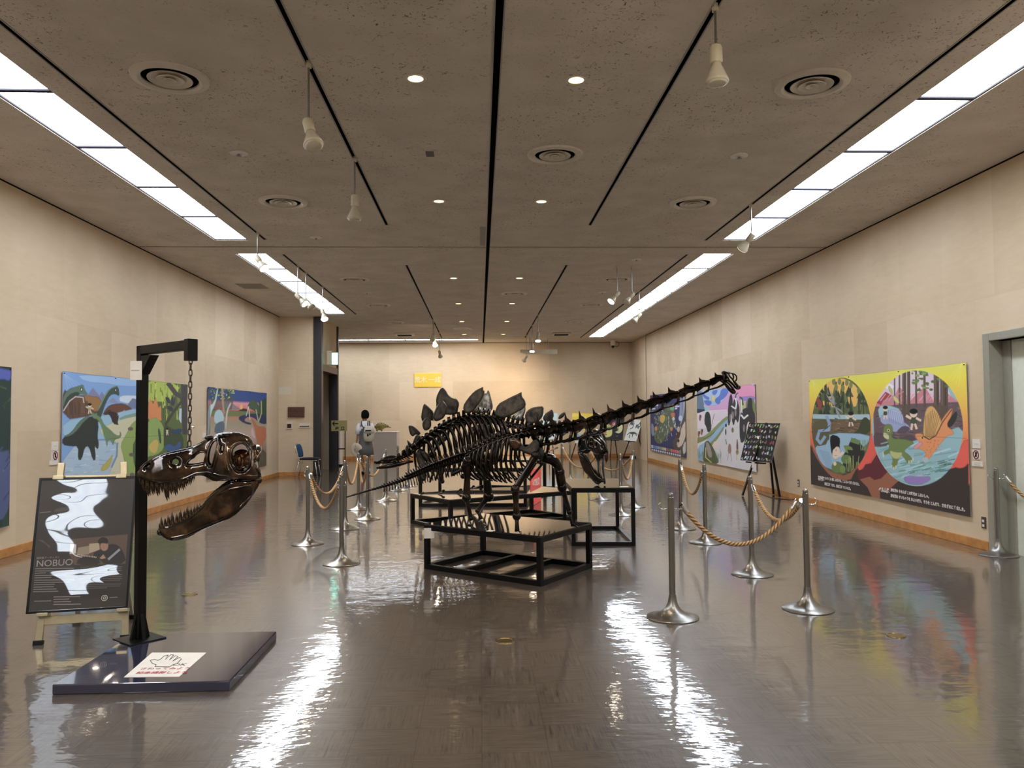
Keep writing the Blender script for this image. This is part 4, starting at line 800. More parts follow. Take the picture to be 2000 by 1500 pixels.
for pts in ([(1590, 380), (1610, 540), (1570, 560)], [(1640, 420), (1620, 560), (1590, 560)], [(1500, 440), (1560, 460), (1570, 540), (1510, 500)], [(1520, 560), (1600, 580), (1600, 640), (1540, 620)]): c.poly(pts, C(66, 66, 84, K), 1)
hair_kid(c, 1525, 880, 34, cloth=(210, 200, 190), arms=False)
c.line([(125, 1030), (560, 1020), (900, 990), (1180, 975), (1790, 940)], 4, C(60, 66, 60, K), .7)
for i in range(5): c.line([(150, 135), (200+i*40, 330-i*12)], 9, C(196, 212, 230, K), .3)
ban = hang(c, 'banner', 'blue and green banner with wading dinosaurs, behind the gallows stand', X, y0, y1, z0, z1)
# ---- left wall, farther: sunset and red animal
y0, y1, z0, z1 = 15.33, 19.5, .34, 2.10
c = wall_canvas(X, y0, y1, z0, z1, 220, 240, C(186, 162, 142, K)); c.zoom(390, 740, 8.336)
c.grad([(0, C(104, 88, 70, K)), (.25, C(150, 126, 108, K)), (.45, C(186, 160, 140, K)), (.60, C(160, 150, 120, K)), (.74, C(214, 96, 84, K)), (.84, C(224, 150, 160, K)), (.87, C(52, 78, 136, K)), (1, C(44, 72, 134, K))])
c.poly([(110, 520), (300, 480), (500, 520), (900, 540), (1080, 520), (1080, 640), (600, 600), (110, 620)], C(116, 124, 76, K), 1)
c.poly([(480, 500), (520, 400), (600, 460), (660, 500)], C(140, 132, 132, K)); c.ell(660, 455, 24, 40, C(240, 190, 80, K)); c.poly([(600, 520), (700, 480), (780, 500), (780, 530)], C(50, 54, 50, K)); c.poly([(740, 470), (850, 310), (920, 400), (980, 480), (960, 600), (860, 500)], C(74, 96, 72, K), 1); c.poly([(940, 380), (1075, 300), (1075, 740), (1000, 700), (960, 500)], C(52, 76, 58, K)); 
for _ in range(90): x = rng.uniform(160, 540); y = rng.uniform(140, 330); c.ell(x, y, rng.uniform(7, 18), rng.uniform(8, 18), C(*(rng.choice([[190, 200, 110], [74, 96, 60], [120, 146, 76], [46, 64, 46]])), K))
c.poly([(160, 330), (540, 320), (500, 500), (170, 520)], C(84, 84, 74, K), 0, .8, .3); c.line([(345, 160), (360, 400), (375, 560)], 34, C(170, 146, 110, K)); c.poly([(110, 450), (220, 390), (265, 150), (280, 160), (240, 400), (160, 560), (130, 900), (105, 930)], C(190, 212, 206, K), 1)
c.poly([(112, 140), (160, 150), (150, 900), (110, 930)], C(70, 78, 96, K), 0, .6); c.poly([(210, 620), (240, 520), (320, 490), (380, 600), (370, 700), (230, 740)], C(172, 202, 208, K), 1); c.line([(230, 520), (320, 465), (390, 600)], 10, C(196, 96, 70, K))
c.poly([(220, 900), (230, 760), (300, 700), (380, 690), (380, 880)], C(92, 108, 122, K), 1); c.poly([(400, 880), (395, 720), (420, 500), (480, 380), (500, 400), (440, 520), (420, 760)], C(196, 192, 186, K), 1); c.poly([(380, 420), (440, 380), (460, 440), (400, 500)], C(110, 116, 120, K), 1)
c.poly([(600, 640), (680, 590), (900, 560), (1060, 600), (1070, 740), (960, 720), (860, 620), (740, 620), (700, 690), (820, 720), (820, 750), (700, 720)], C(46, 52, 96, K), 1); c.line([(740, 600), (780, 450), (800, 660)], 14, C(206, 200, 180, K)); c.line([(985, 360), (990, 560), (940, 700), (900, 500)], 16, C(186, 184, 120, K))
c.poly([(820, 650), (870, 680), (920, 780), (1060, 780), (1060, 860), (1070, 960), (1000, 1060), (1010, 1180), (980, 1200), (990, 1380), (950, 1380), (960, 1160), (900, 950), (880, 800)], C(190, 108, 70, K), 1); c.poly([(830, 780), (860, 820), (890, 980), (860, 960), (810, 900)], C(214, 170, 176, K), 1)
c.poly([(860, 1170), (1070, 1150), (1070, 1430), (860, 1430)], C(96, 86, 66, K), 1)
hang(c, 'banner', 'sunset banner with a red dinosaur behind the hanging skull', X, y0, y1, z0, z1)
# ---- left wall, nearest: only its right edge shows
y0, y1, z0, z1 = 4.75, 8.98, .34, 2.08
c = wall_canvas(X, y0, y1, z0, z1, 300, 180, C(44, 62, 58, K)); c.zoom(0, 700, 4.167)
c.poly([(-900, 0), (75, 70), (72, 190), (0, 160), (-900, 260)], C(80, 92, 176, K), 1)
for _ in range(60): x = rng.uniform(-700, 72); y = rng.uniform(160, 420); c.line([(x, y), (x+rng.uniform(-60, 60), y+rng.uniform(-30, 60))], 12, C(*(rng.choice([[52, 80, 56], [38, 58, 46], [70, 100, 66]])), K))
c.poly([(-900, 820), (0, 760), (68, 740), (66, 1200), (0, 1340), (-900, 1500)], C(80, 92, 134, K), 1)
for _ in range(26): x = rng.uniform(-500, 40); y = rng.uniform(800, 1300); c.line([(x, y), (x+60, y-90)], 14, C(*(rng.choice([[98, 112, 150], [64, 76, 116]])), K))
c.poly([(0, 1320), (68, 1190), (66, 1380), (0, 1390)], C(50, 74, 60, K))
hang(c, 'banner', 'dark blue and green banner cut by the left edge of the view', X, y0, y1, z0, z1)
# small caption cards and no-touching signs beside the banners
def card(px0, py0, px1, py1, X, name, label, cat='caption card', lines=1):
    a, b_ = wl(px0, py0, X), wl(px1, py1, X); sg = -1 if X > 0 else 1; ylo, yhi = sorted((a.y, b_.y)); zlo, zhi = sorted((a.z, b_.z))
    L = thing(name, label, cat, (X, (ylo+yhi)/2, zlo)); xs_ = sorted((X, X+sg*.012)); MB().box((xs_[0], ylo, zlo), (xs_[1], yhi, zhi)).build('card', 'white', L, bevel=.001)
    for k in range(lines):
        z = lerp(zhi, zlo, (k+1)/(lines+1)); MB().box((min(X+sg*.012, X+sg*.0135), lerp(ylo, yhi, .22), z-.004), (max(X+sg*.012, X+sg*.0135), lerp(ylo, yhi, .75), z+.004)).build('printed_line', 'cream', L)
    return L, (ylo, yhi, zlo, zhi), X+sg*.013, sg
def notouch(px0, py0, px1, py1, X, label):
    L, (a, b_, z0_, z1_), x, sg = card(px0, py0, px1, py1, X, 'no_touching_sign', label, 'sign', 0)
    cy, cz, r_ = (a+b_)/2, (z0_+z1_)/2, (z1_-z0_)*.42
    MB().tube([(x, cy+r_*math.cos(t_), cz+r_*math.sin(t_)) for t_ in np.linspace(0, 2*math.pi, 25)[:-1]], r_*.13, 6, closed=True).build('ring', M['prohib'], L)
    h = MB(); h.box((min(x, x+sg*.002), cy-r_*.28, cz-r_*.55), (max(x, x+sg*.002), cy+r_*.28, cz+r_*.25))
    for i in range(4): y = cy-r_*.24+i*r_*.16; h.box((min(x, x+sg*.002), y-r_*.06, cz+r_*.2), (max(x, x+sg*.002), y+r_*.06, cz+r_*.6))
    h.build('hand_symbol', 'black', L); MB().bar((x+sg*.002, cy-r_*.7, cz+r_*.7), (x+sg*.002, cy+r_*.7, cz-r_*.7), r_*.16, .002).build('slash', M['prohib'], L)
M['prohib'] = simple('dark red print', C(120, 30, 40), .6)
card(1901, 858, 1916, 876, XR, 'caption_card', 'white caption card above the no-touching sign right of the yellow banner'); notouch(1902, 878, 1915, 898, XR, 'small no-touching sign with a crossed hand right of the yellow banner'); card(1900, 900, 1921, 912, XR, 'caption_card', 'wide white caption card below the no-touching sign right of the yellow banner', lines=2)
card(100, 863, 112, 879, XL, 'caption_card', 'white caption card above the no-touching sign left of the blue and green banner'); notouch(100, 881, 112, 898, XL, 'small no-touching sign with a crossed hand left of the blue and green banner'); card(96, 900, 112, 907, XL, 'caption_card', 'narrow white caption card below the sign left of the blue and green banner', lines=0)
card(395, 846, 401, 855, XL, 'caption_card', 'tiny white caption card left of the sunset banner', lines=0)
# wall sockets
for px0, py0, px1, py1, lab in ((1918, 1009, 1927, 1033, 'dark double wall socket with two white outlets, below and right of the yellow banner'), (1557, 936, 1562, 951, 'dark double wall socket with two white outlets, left of the yellow banner')):
    a, b_ = wl(px0, py0, XR), wl(px1, py1, XR); yl, yh = sorted((a.y, b_.y)); zl, zh = sorted((a.z, b_.z)); zh = zl+.125; yh = yl+.075
    L = thing('wall_socket', lab, 'socket', (XR, (yl+yh)/2, zl)); MB().box((XR-.010, yl, zl), (XR, yh, zh)).build('cover_plate', simple('brown plate', C(74, 66, 58), .4), L, bevel=.003)
    for k in range(2): z = zl+.03+.05*k; MB().box((XR-.014, yl+.022, z-.012), (XR-.009, yh-.022, z+.014)).build('outlet', 'white', L)
# things on the alcove wall (faces the viewer at y=20.75)
Ya = 20.75
def apanel(px0, py0, px1, py1, d=.02):
    a, b_ = at(px0, py0, Ya), at(px1, py1, Ya); return (a.x, Ya-d, b_.z), (b_.x, Ya, a.z)
lo, hi = apanel(563, 795, 595, 815, .05); L = thing('relief_plaque', 'dark brown carved wooden plaque of six squares on the alcove wall', 'plaque', (lo[0], Ya, lo[2])); MB().box(lo, hi).build('board', 'chocolate', L, bevel=.004)
for i in range(3):
    for j in range(2):
        w = (hi[0]-lo[0])/3; h = (hi[2]-lo[2])/2; MB().box((lo[0]+w*i+.02, lo[1]-.012, lo[2]+h*j+.02), (lo[0]+w*(i+1)-.02, lo[1], lo[2]+h*(j+1)-.02)).build('carved_tile', 'chocolate', L, bevel=.008)
lo, hi = apanel(560, 824, 571, 838, .03); L = thing('fire_call_point', 'small dark square box with a pale rim on the alcove wall', 'wall box', (lo[0], Ya, lo[2])); MB().box(lo, hi).build('housing', 'grille', L, bevel=.003); MB().box((lo[0]+.02, lo[1]-.004, lo[2]+.03), (hi[0]-.02, lo[1], hi[2]-.05)).build('panel', simple('dark red panel', C(58, 20, 22), .3), L)
lo, hi = apanel(585, 827, 605, 835, .03); L = thing('wall_slot_plate', 'narrow horizontal metal plate with a dark slot on the alcove wall', 'plate', (lo[0], Ya, lo[2])); MB().box(lo, hi).build('plate', 'grille', L, bevel=.003); MB().box((lo[0]+.01, lo[1]-.003, lo[2]+.02), (hi[0]-.01, lo[1], lo[2]+.045)).build('slot', 'dark', L)
lo, hi = apanel(541, 756, 568, 770, .004); tag(MB().box(lo, hi).build('wall_patch', 'plaster'), 'pale rectangular patch on the alcove wall near the corner', 'patch')
# exit sign over the side doorway
L = thing('exit_sign', 'small lit green and white exit sign above the dark doorway lintel', 'exit sign', (-4.1, 22.2, 3.0)); MB().box((-4.12, 21.6, 2.92), (-4.0, 21.7, 3.30)).build('bracket', 'cream', L); MB().box((-4.12, 21.9, 2.93), (-3.86, 22.0, 3.28)).build('housing', 'white', L, bevel=.01); MB().box((-4.06, 21.89, 2.95), (-3.89, 21.9, 3.26)).build('lit_face', 'exit', L)
# yellow name sign on the back wall
Yb = YB
a, b_ = at(809, 729, Yb), at(862, 756, Yb)
L = thing('name_sign', 'yellow rounded sign with pale lettering high on the back wall', 'sign', (a.x, Yb, b_.z))
MB().prism([(a.x, b_.z), (b_.x, b_.z), (b_.x, a.z), (a.x, a.z)], lambda u, v, t_: (u, Yb-t_, v), 0, .03).build('board', 'yellow', L, bevel=.02)
text('lettering', '荒木 一成', simple('sign lettering', C(222, 214, 180), .5), ((a.x+b_.x)/2, Yb-.03, (a.z+b_.z)/2), (1, 0, 0), (0, 0, 1), .22, L, 'CENTER', .003, .003)
# ================================================================ TYRANNOSAUR SKULL (built once in its own frame, snout to -x, lateral y)
SK = .000924
def skw(X):       # half width of the skull along its length
    return interp(X, [95, 130, 200, 300, 450, 560, 650, 760, 860, 910], [.012, .030, .042, .052, .066, .095, .135, .165, .160, .150])
def skfn(side, off=0.):
    def fn(X, Y, h):
        w = skw(X); top = interp(X, [98, 150, 270, 430, 570, 690, 820, 870], [960, 905, 838, 803, 725, 690, 725, 820]); t_ = min(1, max(0, (Y-top)/150)); w2 = w*(.42+.58*math.sin(t_*math.pi/2))
        return Vector(((X-480)*SK, -side*(w2+off+h), (900-Y)*SK))
    return fn
CR = [(98, 975), (108, 948), (150, 903), (205, 866), (270, 838), (330, 825), (390, 812), (430, 803), (470, 788), (520, 755), (570, 725), (620, 700), (690, 690), (760, 697), (820, 725), (853, 765), (868, 815), (876, 832), (866, 850), (866, 890), (876, 935), (910, 990), (893, 1015), (850, 1026), (800, 1012), (760, 1012), (700, 1018), (640, 1024), (595, 1025), (560, 1003), (525, 984), (490, 985), (460, 995), (430, 1010), (400, 1022), (350, 1034), (300, 1038), (240, 1032), (180, 1018), (125, 1000)]
CRH = [[(432, 880), (470, 850), (505, 822), (540, 822), (545, 850), (534, 880), (538, 902), (500, 908), (440, 916), (412, 908)], [(322, 888), (342, 868), (366, 872), (374, 896), (350, 914), (328, 906)], [(578, 765), (604, 742), (624, 750), (616, 795), (602, 860), (588, 918), (566, 925), (550, 892), (556, 820)],
       [(732, 780), (775, 760), (812, 782), (834, 840), (830, 915), (800, 958), (760, 965), (724, 938), (704, 880), (706, 820)], [(150, 922), (170, 900), (192, 892), (184, 914), (160, 932)], [(640, 775), (658, 790), (650, 830), (636, 815)]]
MD = [(240, 1335), (250, 1325), (300, 1318), (360, 1300), (420, 1270), (470, 1240), (512, 1200), (545, 1150), (590, 1105), (640, 1062), (690, 1030), (730, 1018), (790, 1020), (840, 1022), (888, 998), (904, 1010), (896, 1050), (866, 1105), (830, 1160), (780, 1220), (730, 1265), (680, 1290), (620, 1310), (560, 1335), (500, 1365), (450, 1395), (400, 1415), (350, 1424), (300, 1414), (262, 1387), (243, 1352)]
MDH = []
def mdw(X): return interp(X, [235, 280, 400, 550, 700, 850, 910], [.012, .030, .058, .092, .128, .150, .150])
def mdfn(side):
    def fn(X, Y, h): return Vector(((X-480)*SK, -side*(mdw(X)+h-.012*math.sin(max(0, min(1, (Y-1000)/420))*math.pi)), (900-Y)*SK))
    return fn
def patina(o, outer, holes, w, lo):
    # black patina left along the rims and openings of the bone
    n = len(o.data.vertices); co = np.zeros(n*3); o.data.vertices.foreach_get('co', co); co = co.reshape(-1, 3); P = np.stack([co[:, 0]/SK+480, 900-co[:, 2]/SK], -1)
    d, _ = sdf(P, smooth_poly(outer, 1))
    for h in holes: d = np.minimum(d, -sdf(P, smooth_poly(h, 1))[0])
    o.data.attributes.new('rim', 'FLOAT', 'POINT').data.foreach_set('value', lo+(1-lo)*np.clip(d/w, 0, 1)**1.3)
def make_skull(name, label, mat):
    L = thing(name, label, 'dinosaur skull')
    mb = MB(); BC = dict(mb=mb)
    for sd in (1, -1): blade('', CR, CRH, 7, .016, 26, skfn(sd), mat, rnd=2, mb=mb)
    # raised rims round the openings, roof between the sides, braincase and palate struts
    for sd in (1, -1):
        f = skfn(sd, .004)
        for h_, r_ in ((CRH[0], .006), (CRH[2], .007), (CRH[3], .008)):
            q = smooth_poly(h_, 2); mb.tube([f(x, y, .004) for x, y in q], r_, 8, closed=True)
        mb.tube([f(x, y, .006) for x, y in ((130, 985), (220, 1015), (320, 1022), (420, 1000), (480, 965), (560, 955), (640, 985), (720, 990), (820, 985), (890, 995))], [.006, .009, .010, .010, .009, .012, .013, .011, .012, .014], 8)
        mb.tube([f(x, y, .008) for x, y in ((625, 720), (632, 780), (618, 860), (600, 930), (585, 990))], [.016, .014, .011, .010, .012], 10)
        mb.tube([f(x, y, .006) for x, y in ((690, 745), (672, 800), (668, 880), (690, 950), (720, 990))], [.013, .014, .013, .012, .010], 8)
        mb.tube([f(x, y, .0) for x, y in ((860, 780), (858, 860), (868, 940), (895, 1000))], [.016, .015, .016, .018], 8)
        mb.ball(f(565, 728, .012), (.030, .014, .014)); mb.ball(f(660, 715, .012), (.030, .016, .014))
        mb.tube([(f(560, 985, 0)), (f(640, 960, 0)*1).lerp(Vector((.14, 0, -.05)), .5), Vector((.20, -sd*.05, -.06))], [.012, .013, .015], 8)
    top = [(112, 950), (150, 910), (205, 874), (270, 846), (330, 832), (390, 819), (430, 811), (470, 797), (520, 766), (570, 737), (620, 712), (690, 702), (760, 708), (820, 735), (852, 775)]
    rings = []
    for X, Y in top:
        w = skw(X)*.46; x, z = (X-480)*SK, (900-Y)*SK; rings.append([Vector((x, w*math.cos(a), z+.012*math.sin(a)+.006*math.cos(3*a))) for a in np.linspace(0, 2*math.pi, 17)[:-1]])
    mb.loft(rings)
    mb.tube([((X-480)*SK, 0, (905-Y)*SK) for X, Y in ((130, 990), (200, 990), (300, 985), (420, 965))], [.02, .03, .035, .02], 10, flat=.5)
    mb.tube([((862-480)*SK, -.155, -.0), ((872-480)*SK, -.08, .07), ((874-480)*SK, 0, .085), ((872-480)*SK, .08, .07), ((862-480)*SK, .155, 0)], [.02, .026, .03, .026, .02], 10, flat=1.3)
    cr = mb.build('cranium', mat, L, smooth=True)
    patina(cr, CR, CRH, 34, .25)
    md_ = cr.modifiers.new('sm', 'SMOOTH'); md_.factor = .5; md_.iterations = 2
    b2 = MB(); b2.ball(((775-480)*SK, 0, (868-900)*-SK), (.058, .062, .052), 20, 12); b2.tube([((775-480)*SK, 0, .02), ((840-480)*SK, 0, -.01), ((885-480)*SK, 0, -.02)], [.045, .035, .026], 12); b2.ball(((760-480)*SK, -.05, .0), (.03, .03, .05)); b2.ball(((760-480)*SK, .05, .0), (.03, .03, .05))
    o = b2.build('braincase', 'braincase', L, smooth=True); o.data.attributes.new('rim', 'FLOAT', 'POINT').data.foreach_set('value', [1.]*len(o.data.vertices))
    jb = MB()
    for sd in (1, -1):
        blade('', MD, MDH, 7, .015, 30, mdfn(sd), mat, rnd=2, mb=jb); f = mdfn(sd)
        jb.tube([f(x, y, .010) for x, y in ((620, 1120), (700, 1075), (790, 1060), (850, 1050))], [.008, .011, .013, .014], 8)
        jb.tube([f(x, y, .006) for x, y in ((262, 1345), (330, 1335), (420, 1295), (490, 1240), (550, 1175), (600, 1120), (680, 1065), (760, 1040))], [.006, .009, .010, .009, .008, .007, .006, .006], 8)
        jb.tube([f(x, y, .006) for x, y in ((262, 1370), (330, 1405), (420, 1390), (540, 1328), (660, 1285), (760, 1220), (850, 1105))], [.006, .012, .013, .012, .011, .011, .012], 8)
        jb.tube([f(x, y, .006) for x, y in ((590, 1270), (640, 1250), (700, 1240), (740, 1190), (770, 1130), (800, 1080))], .006, 8)
        jb.ball(f(885, 1022, .0), (.026, .022, .024))
    jb.tube([((262-480)*SK, -.024, (900-1365)*SK), ((250-480)*SK, 0, (900-1362)*SK), ((262-480)*SK, .024, (900-1365)*SK)], [.02, .022, .02], 10)
    jw = jb.build('lower_jaw', mat, L, smooth=True); patina(jw, MD, MDH, 42, .0)
    m2 = jw.modifiers.new('sm', 'SMOOTH'); m2.factor = .5; m2.iterations = 2
    # teeth: curved cones, each its own piece
    tb = MB(); tb.tube([(0, 0, .12), (.0, 0, 0), (.03, 0, -.35), (.10, 0, -.7), (.2, 0, -1.0)], [.155, .17, .15, .09, .008], 10, flat=.72)
    tp = tb.build('tooth', mat, cr, smooth=True); tp.data.attributes.new('rim', 'FLOAT', 'POINT').data.foreach_set('value', [1.]*len(tp.data.vertices)); first = True
    def tooth(par, P, ln, rot, wid=1.):
        nonlocal first
        t_ = tp if first else tp.copy()
        if not first: COL.objects.link(t_); t_.parent = par
        first = False; t_.matrix_local = Matrix.Translation(P) @ rot @ Matrix.Diagonal((ln*wid, ln*wid, ln, 1))
    U = [(128, 998, 34, 1.2), (150, 1010, 62, 1.1), (176, 1016, 84, 1), (206, 1024, 70, 1), (236, 1030, 74, 1), (266, 1034, 52, 1.1), (292, 1034, 96, 1), (322, 1034, 66, 1), (348, 1030, 74, 1), (374, 1024, 54, 1), (398, 1018, 56, 1), (420, 1008, 46, 1), (442, 1000, 44, 1), (462, 992, 34, 1)]
    for sd in (1, -1):
        f = skfn(sd)
        for X, Y, l_, w in U: tooth(cr, f(X, Y-8, -.002), l_*SK*1.3, Matrix.Rotation(math.radians(4), 4, 'Y') @ Matrix.Rotation(math.radians(sd*-3), 4, 'X'), w*.80)
    Lw = [(252, 1334, 30), (268, 1330, 56), (290, 1326, 50), (312, 1322, 62), (336, 1312, 66), (362, 1302, 50), (386, 1292, 62), (410, 1280, 50), (430, 1268, 56), (450, 1256, 44), (470, 1244, 40), (488, 1228, 36), (504, 1212, 28)]
    for sd in (1, -1):
        f = mdfn(sd)
        for X, Y, l_ in Lw: tooth(jw, f(X, Y+8, -.002), l_*SK*1.35, Matrix.Rotation(math.radians(-14), 4, 'Y') @ Matrix.Rotation(math.pi, 4, 'X'), .74)
    return L
skull = make_skull('tyrannosaur_skull', 'polished bronze tyrannosaur skull with open jaws hanging by a chain from the black gallows stand', 'bonehero')
HP = Vector((-1.735, 4.93, 0)); cx_ = 240+480/3.41; cyp = 640+900/3.41; Pc = at(cx_, cyp, 4.93)
Pc = at(cx_+3, cyp, 4.95); skull.location = Pc; skull.rotation_euler = (0, 0, math.radians(16)); skull.scale = (.96, .96, .96)
# table skull: a copy facing the viewer
skull2 = dup(skull, (0, 0, 0), 0, 'dark bronze tyrannosaur skull standing jaws agape on the tall table, facing the viewer')
def dark_copy(o):
    for ch in [c for c in bpy.data.objects if c.parent == o]:
        for q in [ch]+[g for g in bpy.data.objects if g.parent == ch]:
            for sl in q.material_slots: sl.link = 'OBJECT'; sl.material = M['bone' if 'braincase' not in q.name else 'braincase']
dark_copy(skull2)
TZ = .745
# ---------------------------------------------------------------- gallows stand
G = thing('gallows_stand', 'tall black steel gallows stand with a diagonal arm holding the hanging skull', 'stand', (-1.86, 4.95, 0))
bx0, bx1, by0, by1 = -2.34, -1.385, 4.49, 5.50
bp_ = MB(); bp_.box((bx0, by0, 0), (bx1, by1, .055)); bp_.build('base_platform', simple('navy black lacquer', (.030, .031, .060, 1), .10, coat=1), G, bevel=.006)
PB = Vector((-2.24, 5.37, .055)); tipd = Vector((.60, -.52, 0)).normalized()
mm = Matrix.Translation(PB) @ Matrix.Rotation(math.atan2(tipd.y, tipd.x), 4, 'Z')
MB().box((-.12, -.12, 0), (.12, .12, .008), mm).build('foot_plate', 'black', G, bevel=.002)
MB().box((-.029, -.029, .008), (.029, .029, 1.93), mm).build('post', 'black', G, bevel=.004)
for sx, sy in ((1, 0), (-1, 0), (0, 1), (0, -1)):
    a = Vector((sx*.036, sy*.036, .008)); b_ = Vector((sx*.062, sy*.062, .008)); c_ = Vector((sx*.029, sy*.029, .17)); n_ = Vector((-sy, sx, 0))*.012
    MB().loft([[mm @ (p-n_) for p in (a, b_, c_)], [mm @ (p+n_) for p in (a, b_, c_)]]).build('gusset', 'black', G)
AL = .625; MB().box((-.029, -.029, 1.87), (AL, .029, 1.93), mm).build('arm', 'black', G, bevel=.004)
g_ = MB(); g_.loft([[mm @ Vector((.036, s_*.03, 1.74)), mm @ Vector((.036, s_*.03, 1.86)), mm @ Vector((.16, s_*.03, 1.86))] for s_ in (-1, 1)]); g_.build('brace', 'black', G)
MB().box((AL-.046, -.033, 1.80), (AL+.006, .033, 1.936), mm).build('arm_head', 'black', G, bevel=.004)
tipP = mm @ Vector((AL-.020, 0, 1.80))
mm2 = Matrix.Translation(PB)
lbl = MB(); q0 = PB+Vector((-.052, -.062, 1.70)); lbl.box((q0.x, q0.y-.004, q0.z), (q0.x+.075, q0.y, q0.z+.125)); lb = lbl.build('caption_card', 'white', G); 
MB().box((q0.x+.005, q0.y-.005, q0.z+.06), (q0.x+.06, q0.y-.004, q0.z+.066)).build('printed_line', 'greyped', lb)
# chain of real links
chn = thing('chain', 'black steel chain between the gallows arm and the hanging skull', 'chain', tipP)
ringP = Vector((Pc.x+(462-480)*SK*1.0, 4.93, Pc.z+(900-815)*SK)); ringP = Vector((tipP.x-.004, tipP.y, ringP.z))
lk = MB(); lk.tube([Vector((0, .0095*math.cos(a), .0150*math.sin(a)+(.008 if math.sin(a) > 0 else -.008))) for a in np.linspace(0, 2*math.pi, 17)[:-1]], .0036, 6, closed=True)
d = ringP-tipP; nL = int(d.length/.036); l0 = lk.build('link', simple('dark chain steel', (.10, .085, .075, 1), .3, metal=.9), chn, smooth=True)
for i in range(nL+1):
    l_ = l0 if i == 0 else l0.copy()
    if i: COL.objects.link(l_); l_.parent = chn
    l_.matrix_parent_inverse = Matrix.Identity(4); l_.matrix_local = Matrix.Translation(d*(i/nL)) @ d.to_track_quat('Z', 'Y').to_matrix().to_4x4() @ Matrix.Rotation(math.pi/2*(i % 2), 4, 'Z')
hk = MB(); h0 = tipP+d*.72; hk.tube([h0, h0+Vector((.014, -.012, -.012)), h0+Vector((.035, -.03, -.016))], .004, 8); hk.build('hook_pin', 'chrome', chn)
sh = MB(); sh.tube([ringP+Vector((.0, .0, .012))+Vector((.022*math.cos(a), 0, .028*math.sin(a)-.02)) for a in np.linspace(0, 2*math.pi, 25)[:-1]], .006, 8, closed=True); sh.ball(ringP+Vector((.006, 0, -.035)), (.030, .05, .026)); sh.build('shackle', 'black', chn, smooth=True)
# white notice with a hand, on the platform
zt = .0555; q = [fl(242, 1323, zt), fl(350, 1322, zt), fl(403, 1275, zt), fl(297, 1275, zt)]
N_ = thing('touch_notice', 'white notice with a hand outline and red lettering lying on the gallows platform', 'notice', (q[0].x, q[0].y, zt))
MB().loft([[p for p in q], [p+Vector((0, 0, .0015)) for p in q]]).build('sheet', 'white', N_)
def bil(u, v): return (q[0]*(1-u)+q[1]*u)*(1-v)+(q[3]*(1-u)+q[2]*u)*v+Vector((0, 0, .002))
hx = zc([(893, 1188), (880, 1170), (905, 1163), (925, 1170), (945, 1160), (958, 1146), (985, 1138), (968, 1166), (1000, 1137), (1018, 1138), (992, 1168), (1030, 1142), (1042, 1148), (1012, 1174), (1055, 1152), (1062, 1162), (1035, 1190), (1012, 1196), (995, 1207), (908, 1206), (915, 1195)], 0, 900, 3)
MB().tube([fl(x, y, zt+.002) for x, y in hx], .0022, 5, closed=True).build('hand_outline', 'black', N_)
rx = (q[1]-q[0]).normalized(); ux = (q[3]-q[0]).normalized(); ux = (ux-rx*ux.dot(rx)).normalized()
text('lettering', 'OK', 'black', fl(337, 1299, zt), rx, ux, .055, N_, lift=.002); rd = simple('red print', C(176, 70, 80), .6)
text('lettering', 'さわってみよう', rd, fl(273, 1307, zt), rx, ux, .042, N_, lift=.002); text('lettering', '記念撮影しよう', rd, fl(266, 1315, zt), rx, ux, .042, N_, lift=.002, bold=.0006)
# ---------------------------------------------------------------- poster board on an aluminium easel stand
bl, br, tl, tr = fl(65, 1262), fl(245, 1250), None, None
lean = math.radians(14); ex = Vector((br.x-bl.x, (br.y-bl.y), 0)).normalized(); ey = Vector((-ex.y, ex.x, 0)); up = (Vector((0, 0, 1))*math.cos(lean)+ey*math.sin(lean)); nf = ex.cross(up)  # towards the viewer
O_ = bl.copy()
def onb(px, py, off=0.):
    d_ = ray(px, py); t_ = (O_+nf*off-O).dot(nf)/d_.dot(nf); return O+d_*t_
def uvb(px, py): P = onb(px, py)-O_; return P.dot(ex), P.dot(up)
B_ = thing('poster_board', 'black poster with glossy cover about an artist, clamped on the aluminium stand', 'poster', bl+Vector((0, 0, .3)))
a0, b0 = uvb(64, 1191), uvb(264, 1180); a1, b1 = uvb(83, 941), uvb(268, 935)
U0 = (a0[0]+a1[0])/2-.012; U1 = U0+.60; V0, V1 = a0[1]-.012, a1[1]+.01
def f_uv(px, py): u, v = uvb(px, py); return ((u-U0)/(U1-U0), (v-V0)/(V1-V0))
# the sheet is a plain rectangle: map photo corners of the poster to its corners
cs = np.array([[64, 1191], [258, 1180], [272, 937], [83, 941]], float)
Hm = []; 
for (x, y), (u, v) in zip(cs, ((0, 0), (1, 0), (1, 1), (0, 1))): Hm += [[x, y, 1, 0, 0, 0, -u*x, -u*y, u], [0, 0, 0, x, y, 1, -v*x, -v*y, v]]
Hm = np.array(Hm); hs = np.linalg.solve(Hm[:, :8], Hm[:, 8])
def hom(x, y): w = hs[6]*x+hs[7]*y+1; return ((hs[0]*x+hs[1]*y+hs[2])/w, (hs[3]*x+hs[4]*y+hs[5])/w)
c = Canvas(260, 340, C(40, 36, 35), hom); c.zoom(60, 930, 5.555)
c.poly([(110, 640), (460, 690), (470, 900), (100, 900)], C(44, 36, 34), 0, 1, .2)
c.poly([(470, 690), (1110, 640), (1090, 950), (520, 960), (460, 850)], C(92, 70, 58)); c.poly([(470, 745), (535, 745), (535, 840), (465, 845)], C(206, 202, 198)); c.poly([(560, 780), (680, 760), (680, 850), (540, 860)], C(150, 132, 112)); c.poly([(680, 740), (790, 730), (800, 800), (680, 840)], C(176, 158, 130))
